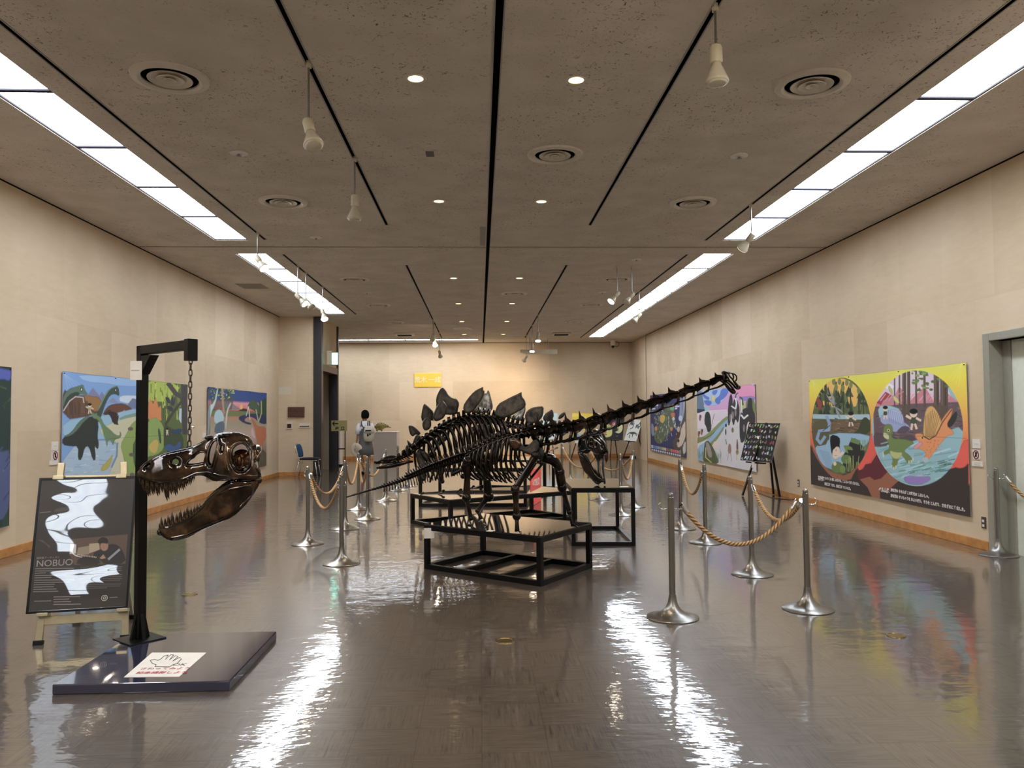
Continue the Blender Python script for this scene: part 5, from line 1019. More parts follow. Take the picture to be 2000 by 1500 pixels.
c.poly([(710, 850), (800, 800), (880, 780), (910, 740), (1000, 750), (1060, 820), (1100, 940), (860, 960), (800, 900)], C(30, 28, 34), 1); c.ell(850, 765, 44, 50, C(160, 120, 100)); c.poly([(780, 740), (780, 700), (830, 665), (890, 690), (890, 740), (840, 730)], C(20, 17, 18), 1); c.line([(900, 900), (1020, 800)], 24, C(150, 148, 152)); c.poly([(800, 890), (840, 850), (870, 890), (820, 900)], C(170, 130, 108)); c.poly([(560, 900), (640, 870), (780, 880), (820, 960), (540, 960)], C(24, 20, 20), 1)
for i in range(12): c.ell(560+i*18, 855+i*2.4, 5, 7, C(200, 190, 176))
for i in range(9): c.line([(110+i*6, 700), (240, 760+i*3)], 3, C(80, 78, 80))
c.poly([(250, 400), (340, 350), (500, 350), (400, 400)], C(70, 62, 58), 1); c.line([(120, 410), (240, 400)], 8, C(110, 104, 100))
for i in range(11): y = 1000+i*24; c.line([(85-i*1.5, y+2), (85+[430, 430, 120, 340, 180, 440, 400, 220, 210, 240, 260][i], y-4)], 5, C(150, 146, 140))
for i in range(12): y = 985+i*20; c.line([(590-i, y), (590+[460, 450, 460, 380, 460, 455, 460, 440, 150, 450, 440, 300][i], y-6)], 4, C(118, 114, 108))
for i in range(4): c.line([(300, 1295+i*26), (300+[290, 170, 190, 300][i], 1290+i*26)], 6, C(150, 146, 140))
c.line([(85, 1340), (270, 1335)], 7, C(130, 126, 120)); c.line([(920, 1300), (1005, 1296)], 6, C(150, 146, 140))
c.build('printed_sheet', lambda U, V, t_: np.array(O_)[None]+np.outer(U0+(U1-U0)*U, ex)+np.outer(V0+(V1-V0)*V, up)+np.outer(np.full(len(U), .012-t_), nf), 'poster', B_, .003)
fr_ = MB(); mI = Matrix((ex, up, nf)).transposed().to_4x4(); mI.translation = O_; w = .014
for lo, hi in (((U0-w, V0-w, -.008), (U1+w, V0, .018)), ((U0-w, V1, -.008), (U1+w, V1+w, .018)), ((U0-w, V0, -.008), (U0, V1, .018)), ((U1, V0, -.008), (U1+w, V1, .018))): fr_.box(lo, hi, mI)
fr_.build('frame', 'black', B_, bevel=.002)
MB().box((U0, V0, -.006), (U1, V1, .006), mI).build('backing', 'black', B_)
lt = simple('grey lettering', C(150, 146, 140), .6)
def bpos(x, y): u, v = hom(60+x/5.555, 930+y/5.555); return O_+ex*(U0+(U1-U0)*u)+up*(V0+(V1-V0)*v)+nf*.0125
text('lettering', 'NOBUO', lt, bpos(92, 952), ex, up, .062, B_, lift=.001); text('lettering', '造形家アーティスト', lt, bpos(95, 893), ex, up, .016, B_, lift=.001)
# camera-app style icon: rounded square with a ring and a dot
ic = bpos(862, 1304); icm = MB(); sq = smooth_poly([(-1, -1), (1, -1), (1, 1), (-1, 1)], 2)*.0175
icm.tube([ic+ex*a+up*b_+nf*.001 for a, b_ in sq], .0016, 5, closed=True); icm.tube([ic+ex*.0075*math.cos(a)+up*.0075*math.sin(a)+nf*.001 for a in np.linspace(0, 6.283, 17)[:-1]], .0014, 5, closed=True); icm.ball(ic+ex*.0095+up*.0095+nf*.001, .0014, 8, 5); icm.build('icon', 'white', B_)
# stand
S_ = thing('easel_stand', 'champagne aluminium A-frame stand carrying the black poster board', 'easel', bl)
def leg(u0, v0, u1, v1, w=.045, d0=-.032, nm='leg'):
    b_ = MB(); b_.bar(O_+ex*u0+up*v0+nf*d0, O_+ex*u1+up*v1+nf*d0, w, .022, up=nf); return b_.build(nm, 'alu', S_, bevel=.003)
uL, vT = uvb(118, 903); uR, _ = uvb(240, 900)
uB0 = .02; uB1 = (br-bl).length
leg(uB0, .03, uL, vT); leg(uB1-.01, .03, uR, vT)
r1 = uvb(100, 1228)[1]; leg(.045, .16, uB1-.03, .16, .06, -.032, 'cross_rail'); vr = uvb(180, 930)[1]; leg(uL, vT-.13, uR, vT-.13, .075, -.032, 'top_rail')
for u in (uB0, uB1-.01): MB().box((u-.03, -.0, -.05), (u+.03, .035, -.01), mI).build('rubber_foot', 'black', S_, bevel=.004)
for u in ((uL+.0), (uR-.0)): MB().box((u-.035, V1+.0, -.045), (u+.035, V1+.03, .022), mI).build('clamp', 'alu', S_, bevel=.003)
for u in (uB0+.02, uB1-.03): MB().box((u-.035, V0-.035, -.045), (u+.035, V0-.012, .022), mI).build('clamp', 'alu', S_, bevel=.003)
for u, tu in ((.10, .16), (uB1-.10, uB1-.16)):
    P0 = O_+ex*tu+up*(vT-.2)-nf*.05; P1 = Vector((O_+ex*u)); P1 = Vector((P1.x, P1.y, 0))+ey*.62; b_ = MB(); b_.bar(P0, P1+Vector((0, 0, .012)), .035, .02, up=nf); b_.build('rear_leg', 'greyframe', S_, bevel=.002); MB().box((P1.x-.03, P1.y-.025, 0), (P1.x+.03, P1.y+.025, .03)).build('rubber_foot', 'black', S_)
# ================================================================ BLACK FRAME TABLES
def frame_table(label, P, H_, bars=0, w=.045, name='display_table', sheet='blackgloss'):
    # P: four floor corners in order; legs, top rails, floor rails, top sheet
    P = [Vector((p[0], p[1], 0)) for p in P]; cen = sum(P, Vector())/4; L = thing(name, label, 'display table', cen)
    Q = [cen+(p-cen)*(1-w*.5/max(.01, (p-cen).length)) for p in P]
    for q_ in Q: ang = math.atan2((P[1]-P[0]).y, (P[1]-P[0]).x); MB().box((-w/2, -w/2, 0), (w/2, w/2, H_-.012), Matrix.Translation(q_) @ Matrix.Rotation(ang, 4, 'Z')).build('leg', 'black', L, bevel=.003)
    for i in range(4):
        a, b_ = Q[i], Q[(i+1) % 4]; d = (b_-a).normalized()*w/2
        MB().bar(a+d+Vector((0, 0, H_-.012-w/2)), b_-d+Vector((0, 0, H_-.012-w/2)), w-.001).build('top_rail', 'black', L)
        MB().bar(a+d+Vector((0, 0, w/2)), b_-d+Vector((0, 0, w/2)), w-.001).build('floor_rail', 'black', L)
    for k in range(bars):
        t_ = (k+1)/(bars+1); a, b_ = Q[0].lerp(Q[1], t_), Q[3].lerp(Q[2], t_); MB().bar(a+Vector((0, 0, w/2)), b_+Vector((0, 0, w/2)), w*.9).build('cross_bar', 'black', L)
    E = [cen+(p-cen)*(1+.004) for p in P]
    MB().loft([[p+Vector((0, 0, H_-.012)) for p in E], [p+Vector((0, 0, H_)) for p in E]]).build('top_sheet', sheet, L)
    return L
T1 = [(-.55, 7.93), (.53, 7.02), (1.09, 7.84), (.02, 8.72)]
TH1 = .44
tb1 = frame_table('low black frame table in front carrying the long-necked skeleton', T1, TH1, 2, .048)
la = at(829, 1052, 7.85); MB().box((la.x-.004, 7.862, la.z), (la.x+.095, 7.868, la.z+.10), None).build('caption_card', 'white', tb1)
k_ = fl(958, 1037, TH1+.002); tag(MB().lathe([(.001, 0), (.045, 0), (.045, .003), (.001, .003)], 4, Matrix.Translation((k_.x, k_.y, TH1+.001)) @ Matrix.Rotation(.3, 4, 'Z')).build('note_card', 'white'), 'small white card lying under the long-necked skeleton on the front table', 'card')
d2 = Vector((.85, .52, 0)); A2 = Vector((-.98, 11.3, 0)); B2 = Vector((-.40, 10.38, 0)); TH2 = .42
T2 = [A2, B2, B2+d2*2.1, A2+d2*2.1]
frame_table('black frame table in the middle carrying the plated skeleton', T2, TH2, 1, .05)
T4 = [(1.06, 9.16), (1.765, 9.10), (1.81, 10.45), (1.10, 10.5)]
tb4 = frame_table('tall narrow black frame table at right carrying the upright tyrannosaur skull', T4, .665, 0, .045)
T3 = [(-1.02, 13.36), (.76, 13.16), (1.0, 15.0), (-.78, 15.2)]; TH3 = .64
frame_table('tall black frame table behind the plated skeleton, with the red board on its end', T3, TH3, 0, .055)
T5 = [(-.3, 15.5), (1.23, 14.95), (1.52, 16.25), (0., 16.8)]
frame_table('farthest black frame table, right behind the one with the red board', T5, .66, 0, .055)
# red NOBUO board leaning on the table end
ra = Vector((.79, 13.14, 0)); rb = Vector((1.02, 14.0, 0)); rd_ = (rb-ra).normalized(); rn = Vector((rd_.y, -rd_.x, 0)); Hh = .60
R__ = thing('name_board', 'coral red board with white vertical lettering standing against a table end', 'sign board', ra.lerp(rb, .5)); off = rn*.03
MB().prism([(0, .0), ((rb-ra).length, 0.), ((rb-ra).length, Hh), (0, Hh-.0)], lambda u, v, t_: ra+off+rd_*u+rn*t_+Vector((0, 0, v+.003)), 0, .02).build('board', 'red', R__, bevel=.012)
text('lettering', 'NOBUO', 'white', ra+off+rn*.02+rd_*.12+Vector((0, 0, .36)), rd_, (0, 0, 1), .17, R__, lift=.002, bold=.003)
# upright skull on the tall table
skull2.location = (1.43, 9.60, .665+(1424-900)*SK*.97+.004); skull2.rotation_euler = (0, 0, math.radians(97)); skull2.scale = (.97, .97, .97)
sp_ = MB(); sp_.tube([(1.47, 9.86, .666), (1.47, 9.86, 1.0)], .010, 8); tag(sp_.build('support_rod', 'steel'), 'thin steel support rod under the upright tyrannosaur skull', 'rod')
cdp = Vector((1.67, 9.20, 0)); tag(MB().box((cdp.x-.05, cdp.y-.04, .6655), (cdp.x+.05, cdp.y+.04, .669)).build('caption_card', 'white'), 'white card lying at the right front of the tall skull table', 'caption card')
# ================================================================ SKELETON PIECES
def vert_mesh(name, h_spine=1.2, tr=.7, chev=0., lean=-.25, cen=.36, slim=1., fork=0):
    mb = MB(); mb.tube([(-.48, 0, 0), (-.40, 0, 0), (0, 0, 0), (.40, 0, 0), (.48, 0, 0)], [cen*.8, cen, cen*.68, cen, cen*.8], 8)
    r2 = .16*slim; mb.tube([(0, 0, cen*.6), (lean*.4, 0, cen+h_spine*.5), (lean, 0, cen+h_spine)], [.30*slim, .26*slim, .20*slim], 6, flat=.30, flatdir=(1, 0, 0))
    if tr:
        for s_ in (1, -1): mb.tube([(0, s_*cen*.5, cen*.5), (lean*.3, s_*(cen+tr*.5), cen*.9), (lean*.5, s_*(cen+tr), cen*1.0)], [.17, .12, .08], 6, flat=.6)
        mb.tube([(.45, .12, cen*.9), (-.5, .12, cen*1.25)], [.07, .05], 5); mb.tube([(.45, -.12, cen*.9), (-.5, -.12, cen*1.25)], [.07, .05], 5)
    if chev: mb.tube([(-.35, 0, -cen*.7), (-.5, 0, -cen-chev*.45), (-.8, 0, -cen-chev)], [.15, .17, .17], 6, flat=.5, flatdir=(1, 0, 0))
    me = bpy.data.meshes.new(name); me.from_pydata(mb.v, [], mb.f); me.polygons.foreach_set('use_smooth', [True]*len(me.polygons)); me.validate()
    me.attributes.new('rim', 'FLOAT', 'POINT').data.foreach_set('value', [1.]*len(me.vertices)); me.materials.append(M['bone'])
    return me
def rimall(o, v=1.):
    a = o.data.attributes.get('rim') or o.data.attributes.new('rim', 'FLOAT', 'POINT'); a.data.foreach_set('value', [v]*len(o.data.vertices)); return o
def spline(P, n):
    P = [Vector(p) for p in P]; out = []
    seg = [0]
    for a, b_ in zip(P[:-1], P[1:]): seg.append(seg[-1]+(b_-a).length)
    for i in range(n):
        s_ = seg[-1]*i/(n-1); k = max(0, min(len(P)-2, int(np.searchsorted(seg, s_, side='right'))-1)); t_ = (s_-seg[k])/max(1e-9, seg[k+1]-seg[k])
        p0, p1, p2, p3 = P[max(0, k-1)], P[k], P[k+1], P[min(len(P)-1, k+2)]
        out.append(.5*((2*p1)+(p2-p0)*t_+(2*p0-5*p1+4*p2-p3)*t_**2+(3*p1-p0-3*p2+p3)*t_**3))
    return out
def place_vert(me, parent, P, d, size, hs, inv, ls=None, name='vertebra'):
    o = bpy.data.objects.new(name, me); COL.objects.link(o); o.parent = parent; d = d.normalized(); y = Vector((0, 0, 1)).cross(d).normalized(); z = d.cross(y)
    m_ = Matrix((d, y, z)).transposed().to_4x4(); m_.translation = P
    o.matrix_local = inv @ m_ @ Matrix.Diagonal((ls or size, hs, hs, 1)); return o
def bone(pts, rad, name, parent, mat='bone', flat=.8, n=10, knobs=True):
    mb = MB(); pts = [Vector(p) for p in pts]; pp = spline(pts, 9); rr = list(np.interp(np.linspace(0, 1, 9), np.linspace(0, 1, len(rad)), rad)); mb.tube(pp, rr, n, flat=flat)
    if knobs: mb.ball(pp[0], rad[0]*1.12, 10, 7); mb.ball(pp[-1], rad[-1]*1.12, 10, 7)
    return rimall(mb.build(name, mat, parent, smooth=True))
def foot(P, fwd, size, parent, claws=4, spread=.5):
    mb = MB(); fwd = Vector(fwd).normalized(); sd = Vector((-fwd.y, fwd.x, 0))
    mb.ball(Vector(P)+Vector((0, 0, size*.9)), (size*.5, size*.5, size*.35), 10, 6)
    for i in range(claws):
        a = (i/(claws-1)-.5)*2*spread; d = (fwd*math.cos(a)+sd*math.sin(a)); p0 = Vector(P)+d*size*.2+Vector((0, 0, size*.85)); p1 = Vector(P)+d*size*.85+Vector((0, 0, size*.42)); p2 = Vector(P)+d*size*1.35+Vector((0, 0, size*.18)); p3 = Vector(P)+d*size*1.75+Vector((0, 0, .004))
        mb.tube([p0, p1, p2, p3], [size*.18, size*.14, size*.13, size*.03], 7)
    return rimall(mb.build('foot', 'bone', parent, smooth=True))
def leg(parent, joints, rads, toe, fwd, claws=4):
    # joints: hip/shoulder, knee, ankle(s)...; the first bone is the part, the rest and the foot hang on it
    rads = [[q*1.3 for q in r_] for r_ in rads]
    top = bone(joints[:2], rads[0], 'leg', parent)
    for k in range(1, len(joints)-1):
        a, b_ = joints[k], joints[k+1]; r_ = rads[k]; off = Vector((0, .35*r_[0], 0))
        if k == 1: bone([a-off, b_-off], [q*.8 for q in r_], 'shin_bone', top); bone([a+off*2, b_+off*1.6], [q*.45 for q in r_], 'thin_shin_bone', top, knobs=False)
        else:
            mb = MB()
            for i in (-1, 0, 1): o_ = Vector((fwd[1], -fwd[0], 0)).normalized()*(i*r_[0]*.8) if True else 0; mb.tube([Vector(a)+o_, Vector(a).lerp(Vector(b_), .5)+o_, Vector(b_)+o_*1.3], [r_[0]*.45, r_[0]*.3, r_[0]*.42], 7)
            rimall(mb.build('foot_bones', 'bone', top, smooth=True))
    foot(toe, fwd, rads[-1][0]*1.25, top, claws)
    return top
# ---------------------------------------------------------------- long-necked skeleton
SL_ = thing('long_necked_skeleton', 'dark bronze long-necked dinosaur skeleton on the front table, neck rising to the right', 'dinosaur skeleton', (.30, 7.6, TH1+.001))
inv = Matrix.Translation(Vector((-.30, -7.6, -TH1-.001)))
def ySa(px): return interp(px, [675, 800, 905, 1045, 1200, 1440], [8.02, 7.86, 7.68, 7.45, 7.15, 6.85])
def PS(px, py, lat=0.): P = at(px, py, ySa(px)+lat); return P
tail_px = [(677, 971), (700, 964), (727, 956), (760, 946.5), (790, 936), (815, 926), (840, 915), (870, 905), (895, 897), (912, 892)]
back_px = [(912, 892), (930, 884), (950, 874), (975, 864), (1000, 856), (1020, 850), (1040, 846)]
neck_px = [(1040, 846), (1070, 843), (1105, 838), (1150, 829), (1200, 813), (1250, 796), (1300, 780), (1350, 762), (1390, 747), (1418, 737)]
me_t1 = vert_mesh('caudal', .50, .35, 1.0, -.35, .36); me_t2 = vert_mesh('caudal_small', .10, 0, .75, -.2, .34); me_t3 = vert_mesh('caudal_tip', .02, 0, 0, 0, .34)
me_d = vert_mesh('dorsal', .85, .9, 0, -.1, .45, 1.3); me_n = vert_mesh('cervical', .2, .35, 0, -.1, .34)
tp_ = [PS(*p) for p in tail_px]; N = 46; S_t = spline(tp_, N+1)
for i in range(N):
    a, b_ = S_t[i], S_t[i+1]; u = i/(N-1); hgt = lerp(.021, .115, u**1.05); mesh = me_t3 if u < .30 else (me_t2 if u < .5 else me_t1)
    place_vert(mesh, SL_, (a+b_)/2, b_-a, (b_-a).length*1.02, hgt, inv)
S_b = spline([PS(*p) for p in back_px], 15)
for i in range(14): a, b_ = S_b[i], S_b[i+1]; place_vert(me_d, SL_, (a+b_)/2, b_-a, (b_-a).length*1.02, .080, inv)
# neck: long low vertebrae with a forward-hooked blade and trailing rib rods
NB = 13; S_n = spline([PS(*p) for p in neck_px], NB+1)
for i in range(NB):
    a, b_ = S_n[i], S_n[i+1]; L_ = (b_-a).length; u = i/(NB-1); r_ = lerp(.072, .034, u)
    d = (b_-a).normalized(); y = Vector((0, 0, 1)).cross(d).normalized(); z = d.cross(y); mt = Matrix((d, y, z)).transposed().to_4x4(); mt.translation = (a+b_)/2
    mb = MB(); mb.tube([(-L_*.5, 0, 0), (-L_*.3, 0, 0), (0, 0, .1*r_), (L_*.38, 0, 0), (L_*.52, 0, 0)], [r_*.95, r_*.80, r_*.52, r_*.72, r_*.5], 8)
    hs = lerp(.115, .050, u); mb.prism([(-L_*.30, r_*.4), (-L_*.10, r_*1.05), (L_*.02, r_*.8+hs), (L_*.10, r_*.8+hs*.45), (L_*.30, r_*1.1), (L_*.45, r_*.5)], lambda x, zz, t_: Vector((x-L_*.05, t_*(1 if zz < r_*1.2 else .35), zz)), -.007, .007)
    for s_ in (1, -1):
        mb.tube([(-L_*.5, s_*r_*.8, r_*.7), (0, s_*r_*.55, r_*.95), (L_*.45, s_*r_*.75, r_*.55)], [r_*.28, r_*.16, r_*.24], 6)
        mb.tube([(L_*.36, s_*r_*.9, -r_*.5), (L_*.2, s_*r_*1.2, -r_*1.5), (-L_*.2, s_*r_*1.1, -r_*1.7), (-L_*.95, s_*r_*.95, -r_*1.5)], [r_*.26, r_*.28, r_*.22, r_*.14], 6)
    mb.v = [tuple(mt @ Vector(v)) for v in mb.v]; rimall(mb.build('neck_vertebra', 'bone', SL_, smooth='auto'))
# ribs, each a curved bone
axis = (PS(1040, 846)-PS(912, 892)); ax2 = Vector((axis.x, axis.y, 0)).normalized(); sdv = Vector((-ax2.y, ax2.x, 0))
for i in range(12):
    u = i/11; P = S_b[1+i]; W_ = lerp(.085, .165, math.sin(math.pi*min(1, .22+u*.62))) ; D_ = lerp(.20, .40, min(1, .15+u*1.25)) if u < .8 else lerp(.40, .30, (u-.8)/.2)
    for s_ in (1, -1):
        q = sdv*s_; pts = [P+Vector((0, 0, .0)), P+q*W_*.62+Vector((0, 0, -.005))-ax2*.01, P+q*W_*1.0+Vector((0, 0, -D_*.28))-ax2*.02, P+q*W_*1.02+Vector((0, 0, -D_*.62))-ax2*.025, P+q*W_*.62+Vector((0, 0, -D_*.93))-ax2*.005+ax2*.03, P+q*W_*.35+Vector((0, 0, -D_))+ax2*.05]
        mb = MB(); mb.tube(spline(pts, 14), list(np.interp(np.linspace(0, 1, 14), [0, .2, .6, 1], [.017, .021, .017, .009])), 7, flat=.7); rimall(mb.build('rib', 'bone', SL_, smooth=True))
for i in range(7):   # belly ribs under the chest
    u = i/6; P = PS(lerp(958, 1030, u), lerp(930, 936, u)); mb = MB(); mb.tube(spline([P-sdv*.09+Vector((0, 0, .05)), P-Vector((0, 0, .01))+ax2*.03, P+sdv*.09+Vector((0, 0, .05))], 7), .007, 6); rimall(mb.build('belly_rib', 'bone', SL_, smooth=True))
def flatpiece(name, px, depthf, T_, rim, mat, parent, zoom, cell=3, dy=0, tilt=0):
    pts = zc(px, *zoom); fn = lambda x, y, h: (lambda P: P+Vector((0, 1, 0))*(h+dy))(at(x, y, depthf(x)))
    return blade(name, pts, [], cell/zoom[2], T_, rim/zoom[2], fn, mat, parent, 1)
zB = (940, 740, 7.5); zE = (880, 860, 6.667)
scn = flatpiece('shoulder_blade', [(400, 880), (440, 850), (520, 860), (570, 920), (600, 970), (640, 990), (690, 950), (740, 900), (780, 880), (830, 920), (840, 990), (800, 1080), (720, 1110), (620, 1080), (560, 1040), (480, 1050), (420, 1030), (395, 960)], ySa, .014, 26, 'plate', SL_, zB, 6, -.13)
flatpiece('shoulder_blade', [(760, 880), (820, 850), (880, 900), (920, 1000), (920, 1110), (880, 1180), (820, 1190), (780, 1120), (770, 1000)], ySa, .016, 30, 'plate', SL_, zB, 6, .12)
ob_ = flatpiece('lit_blade_end', [(405, 900), (440, 868), (490, 862), (540, 890), (570, 940), (555, 1000), (500, 1030), (440, 1010), (405, 960)], ySa, .022, 40, 'braincase', SL_, zB, 6, -.155)  # amber overlay: the lit end of the shoulder blade put into colour
flatpiece('breast_plate', [(780, 1040), (840, 990), (900, 1020), (915, 1100), (880, 1170), (820, 1180), (785, 1120)], ySa, .014, 26, 'plate', SL_, zB, 6, -.10)
flatpiece('hip_blade', [(200, 240), (240, 190), (300, 140), (340, 150), (335, 220), (300, 280), (230, 275)], ySa, .016, 30, 'plate', SL_, zE, 6, -.085)
flatpiece('hip_blade', [(220, 220), (260, 170), (320, 130), (360, 150), (350, 240), (310, 300), (240, 285)], ySa, .016, 30, 'bone', SL_, zE, 6, .085)
flatpiece('pubic_bone', [(270, 270), (340, 250), (400, 330), (440, 400), (410, 420), (350, 360), (300, 330)], ySa, .014, 26, 'bone', SL_, zE, 6, -.03)
bone([PS(912, 900, -.02), PS(905, 915, -.02), PS(885, 926, -.02)], [.022, .014, .018], 'hip_bone', SL_)
# legs (joints in the room, feet on the table top)
def tz(px, py): return fl(px, py, TH1+.002)
fA, fB, fC, fD = tz(921, 1034), tz(944, 1028), tz(1010, 1040), tz(1121, 1030)
fwd = ax2
leg(SL_, [at(914, 902, fA.y), at(911, 972, fA.y-.02), at(920, 1012, fA.y)], [[.036, .022, .030], [.026, .018, .020], [.026]], fA-fwd*.02, fwd)
leg(SL_, [at(948, 908, fB.y), at(956, 938, fB.y), at(954, 971, fB.y)][0:1]+[at(954, 970, fB.y), at(933, 997, fB.y), at(940, 1014, fB.y)], [[.040, .028, .036], [.028, .020, .022], [.022], [.026]], fB-fwd*.03, fwd)
leg(SL_, [at(1046, 890, fC.y+.05), at(1006, 955, fC.y+.02), at(1009, 1008, fC.y), fC+Vector((0, 0, .012))], [[.030, .020, .026], [.036, .024, .034], [.026], [.016]], fC, fwd)
leg(SL_, [at(1093, 922, fD.y-.04), at(1098, 952, fD.y-.03), at(1112, 1000, fD.y), fD+Vector((-.01, 0, .012))], [[.034, .034, .032], [.028, .020, .024], [.022], [.016]], fD, fwd)
mbh = MB(); mbh.tube(spline([at(1060, 893, fD.y-.08), at(1082, 900, fD.y-.06), at(1093, 922, fD.y-.04), at(1098, 958, fD.y-.03)], 10), list(np.linspace(.052, .036, 10)), 10); rimall(mbh.build('upper_arm_bone', 'bone', SL_, smooth=True))
for a, b_ in (((1058, 880), (1055, 905)), ((1072, 862), (1066, 900)), ((1046, 905), (1030, 930)), ((1060, 905), (1036, 935))): bone([PS(*a, .1), PS(*b_, .1)], [.012, .012], 'breast_bone', SL_)
# head: open rings of thin bone, drooping snout
zH = (1340, 700, 9.375); hd = lambda px: 6.86
def HP_(X, Y, lat=0.): return at(zH[0]+X/zH[2], zH[1]+Y/zH[2], 6.86+lat)
mb = MB()
for s_ in (1, -1):
    for pts, r0 in (([(680, 270, .02), (700, 330, .05), (690, 390, .05)], .007), ([(690, 262, .02), (740, 260, .04), (790, 262, .035), (850, 275, .03), (905, 300, .025), (930, 350, .02), (915, 410, .02)], .006), ([(730, 270, .035), (760, 340, .05), (800, 420, .04), (850, 460, .03)], .008), ([(770, 265, .035), (800, 330, .045), (850, 380, .035), (880, 440, .028), (930, 500, .02)], .007), ([(850, 280, .03), (870, 340, .03), (860, 400, .03), (900, 440, .025), (955, 505, .016)], .007), ([(915, 400, .02), (895, 440, .022), (950, 520, .015)], .006), ([(690, 390, .05), (760, 400, .05), (820, 440, .04), (880, 500, .03), (930, 555, .02), (965, 530, .014)], .010)):
        mb.tube(spline([HP_(x, y, s_*l_) for x, y, l_ in pts], 9), r0, 7)
    mb.tube(spline([HP_(x, y, s_*l_) for x, y, l_ in ((638, 408, .05), (700, 450, .045), (760, 520, .035), (810, 580, .026), (865, 622, .014))], 10), list(np.linspace(.010, .017, 10)), 8, flat=.7)
    mb.tube(spline([HP_(x, y, s_*l_) for x, y, l_ in ((650, 400, .05), (720, 420, .045), (800, 480, .035), (860, 560, .024), (888, 600, .012))], 10), list(np.linspace(.006, .010, 10)), 7)
mb.ball(HP_(955, 530), (.022, .022, .020)); mb.ball(HP_(868, 615), (.022, .022, .018)); mb.ball(HP_(700, 262), (.024, .04, .018)); mb.ball(HP_(775, 262), (.02, .035, .012)); mb.ball(HP_(705, 330), (.026, .03, .034))
for i in range(8): x = 870+i*11; mb.tube([HP_(x, 520+i*3, -.016), HP_(x-12, 545+i*3, -.016)], [.003, .001], 5)
rimall(mb.build('skull', M['bone'], SL_, smooth=True))
# ---------------------------------------------------------------- plated skeleton
SG = thing('plated_skeleton', 'dark bronze plated dinosaur skeleton on the middle table, head low at left', 'dinosaur skeleton', (.0, 11.5, TH2+.001))
invg = Matrix.Translation(Vector((0, -11.5, -TH2-.001)))
def yG(px): return interp(px, [730, 800, 866, 960, 1050, 1190], [10.35, 10.75, 11.15, 11.75, 12.2, 12.9])
def PG(px, py, lat=0.): return at(px, py, yG(px)+lat)
back = [(776, 895), (790, 886), (803, 878), (818, 868), (835, 856), (853, 845), (872, 832), (892, 822), (912, 816), (935, 814), (958, 817), (985, 824), (1010, 829), (1040, 833), (1075, 833), (1110, 828), (1145, 823), (1175, 816)]
me_g = vert_mesh('plated_dorsal', 1.25, .8, 0, -.15, .42, 1.5); me_gt = vert_mesh('plated_caudal', 1.25, .5, 1.15, -.35, .42, 1.3)
NG = 44; S_g = spline([PG(x, y+5) for x, y in back], NG+1)
for i in range(NG):
    a, b_ = S_g[i], S_g[i+1]; u = i/(NG-1); hg = interp(u, [0, .2, .4, .65, 1], [.048, .074, .104, .092, .034]); place_vert(me_g if u < .5 else me_gt, SG, (a+b_)/2, a-b_, (b_-a).length*1.0, hg, invg)
axg = (PG(960, 817)-PG(830, 860)); axg = Vector((axg.x, axg.y, 0)).normalized(); sdg = Vector((-axg.y, axg.x, 0))
for i in range(15):
    px = lerp(824, 966, i/14); P = PG(px, interp(px, [p[0] for p in back], [p[1] for p in back])); u = i/14; W_ = lerp(.12, .26, math.sin(math.pi*min(1, .2+u*.55))); D_ = lerp(.34, .68, math.sin(math.pi*min(.62, .22+u*.5)))
    for s_ in (1, -1):
        q = sdg*s_; pts = [P, P+q*W_*.55+Vector((0, 0, .01))+axg*.01, P+q*W_+Vector((0, 0, -D_*.25))+axg*.03, P+q*W_*1.02+Vector((0, 0, -D_*.6))+axg*.05, P+q*W_*.6+Vector((0, 0, -D_*.97))+axg*.04]
        mb = MB(); mb.tube(spline(pts, 12), list(np.interp(np.linspace(0, 1, 12), [0, .3, 1], [.030, .030, .015])), 7, flat=.65); rimall(mb.build('rib', 'bone', SG, smooth=True))
zA = (780, 740, 7.5)
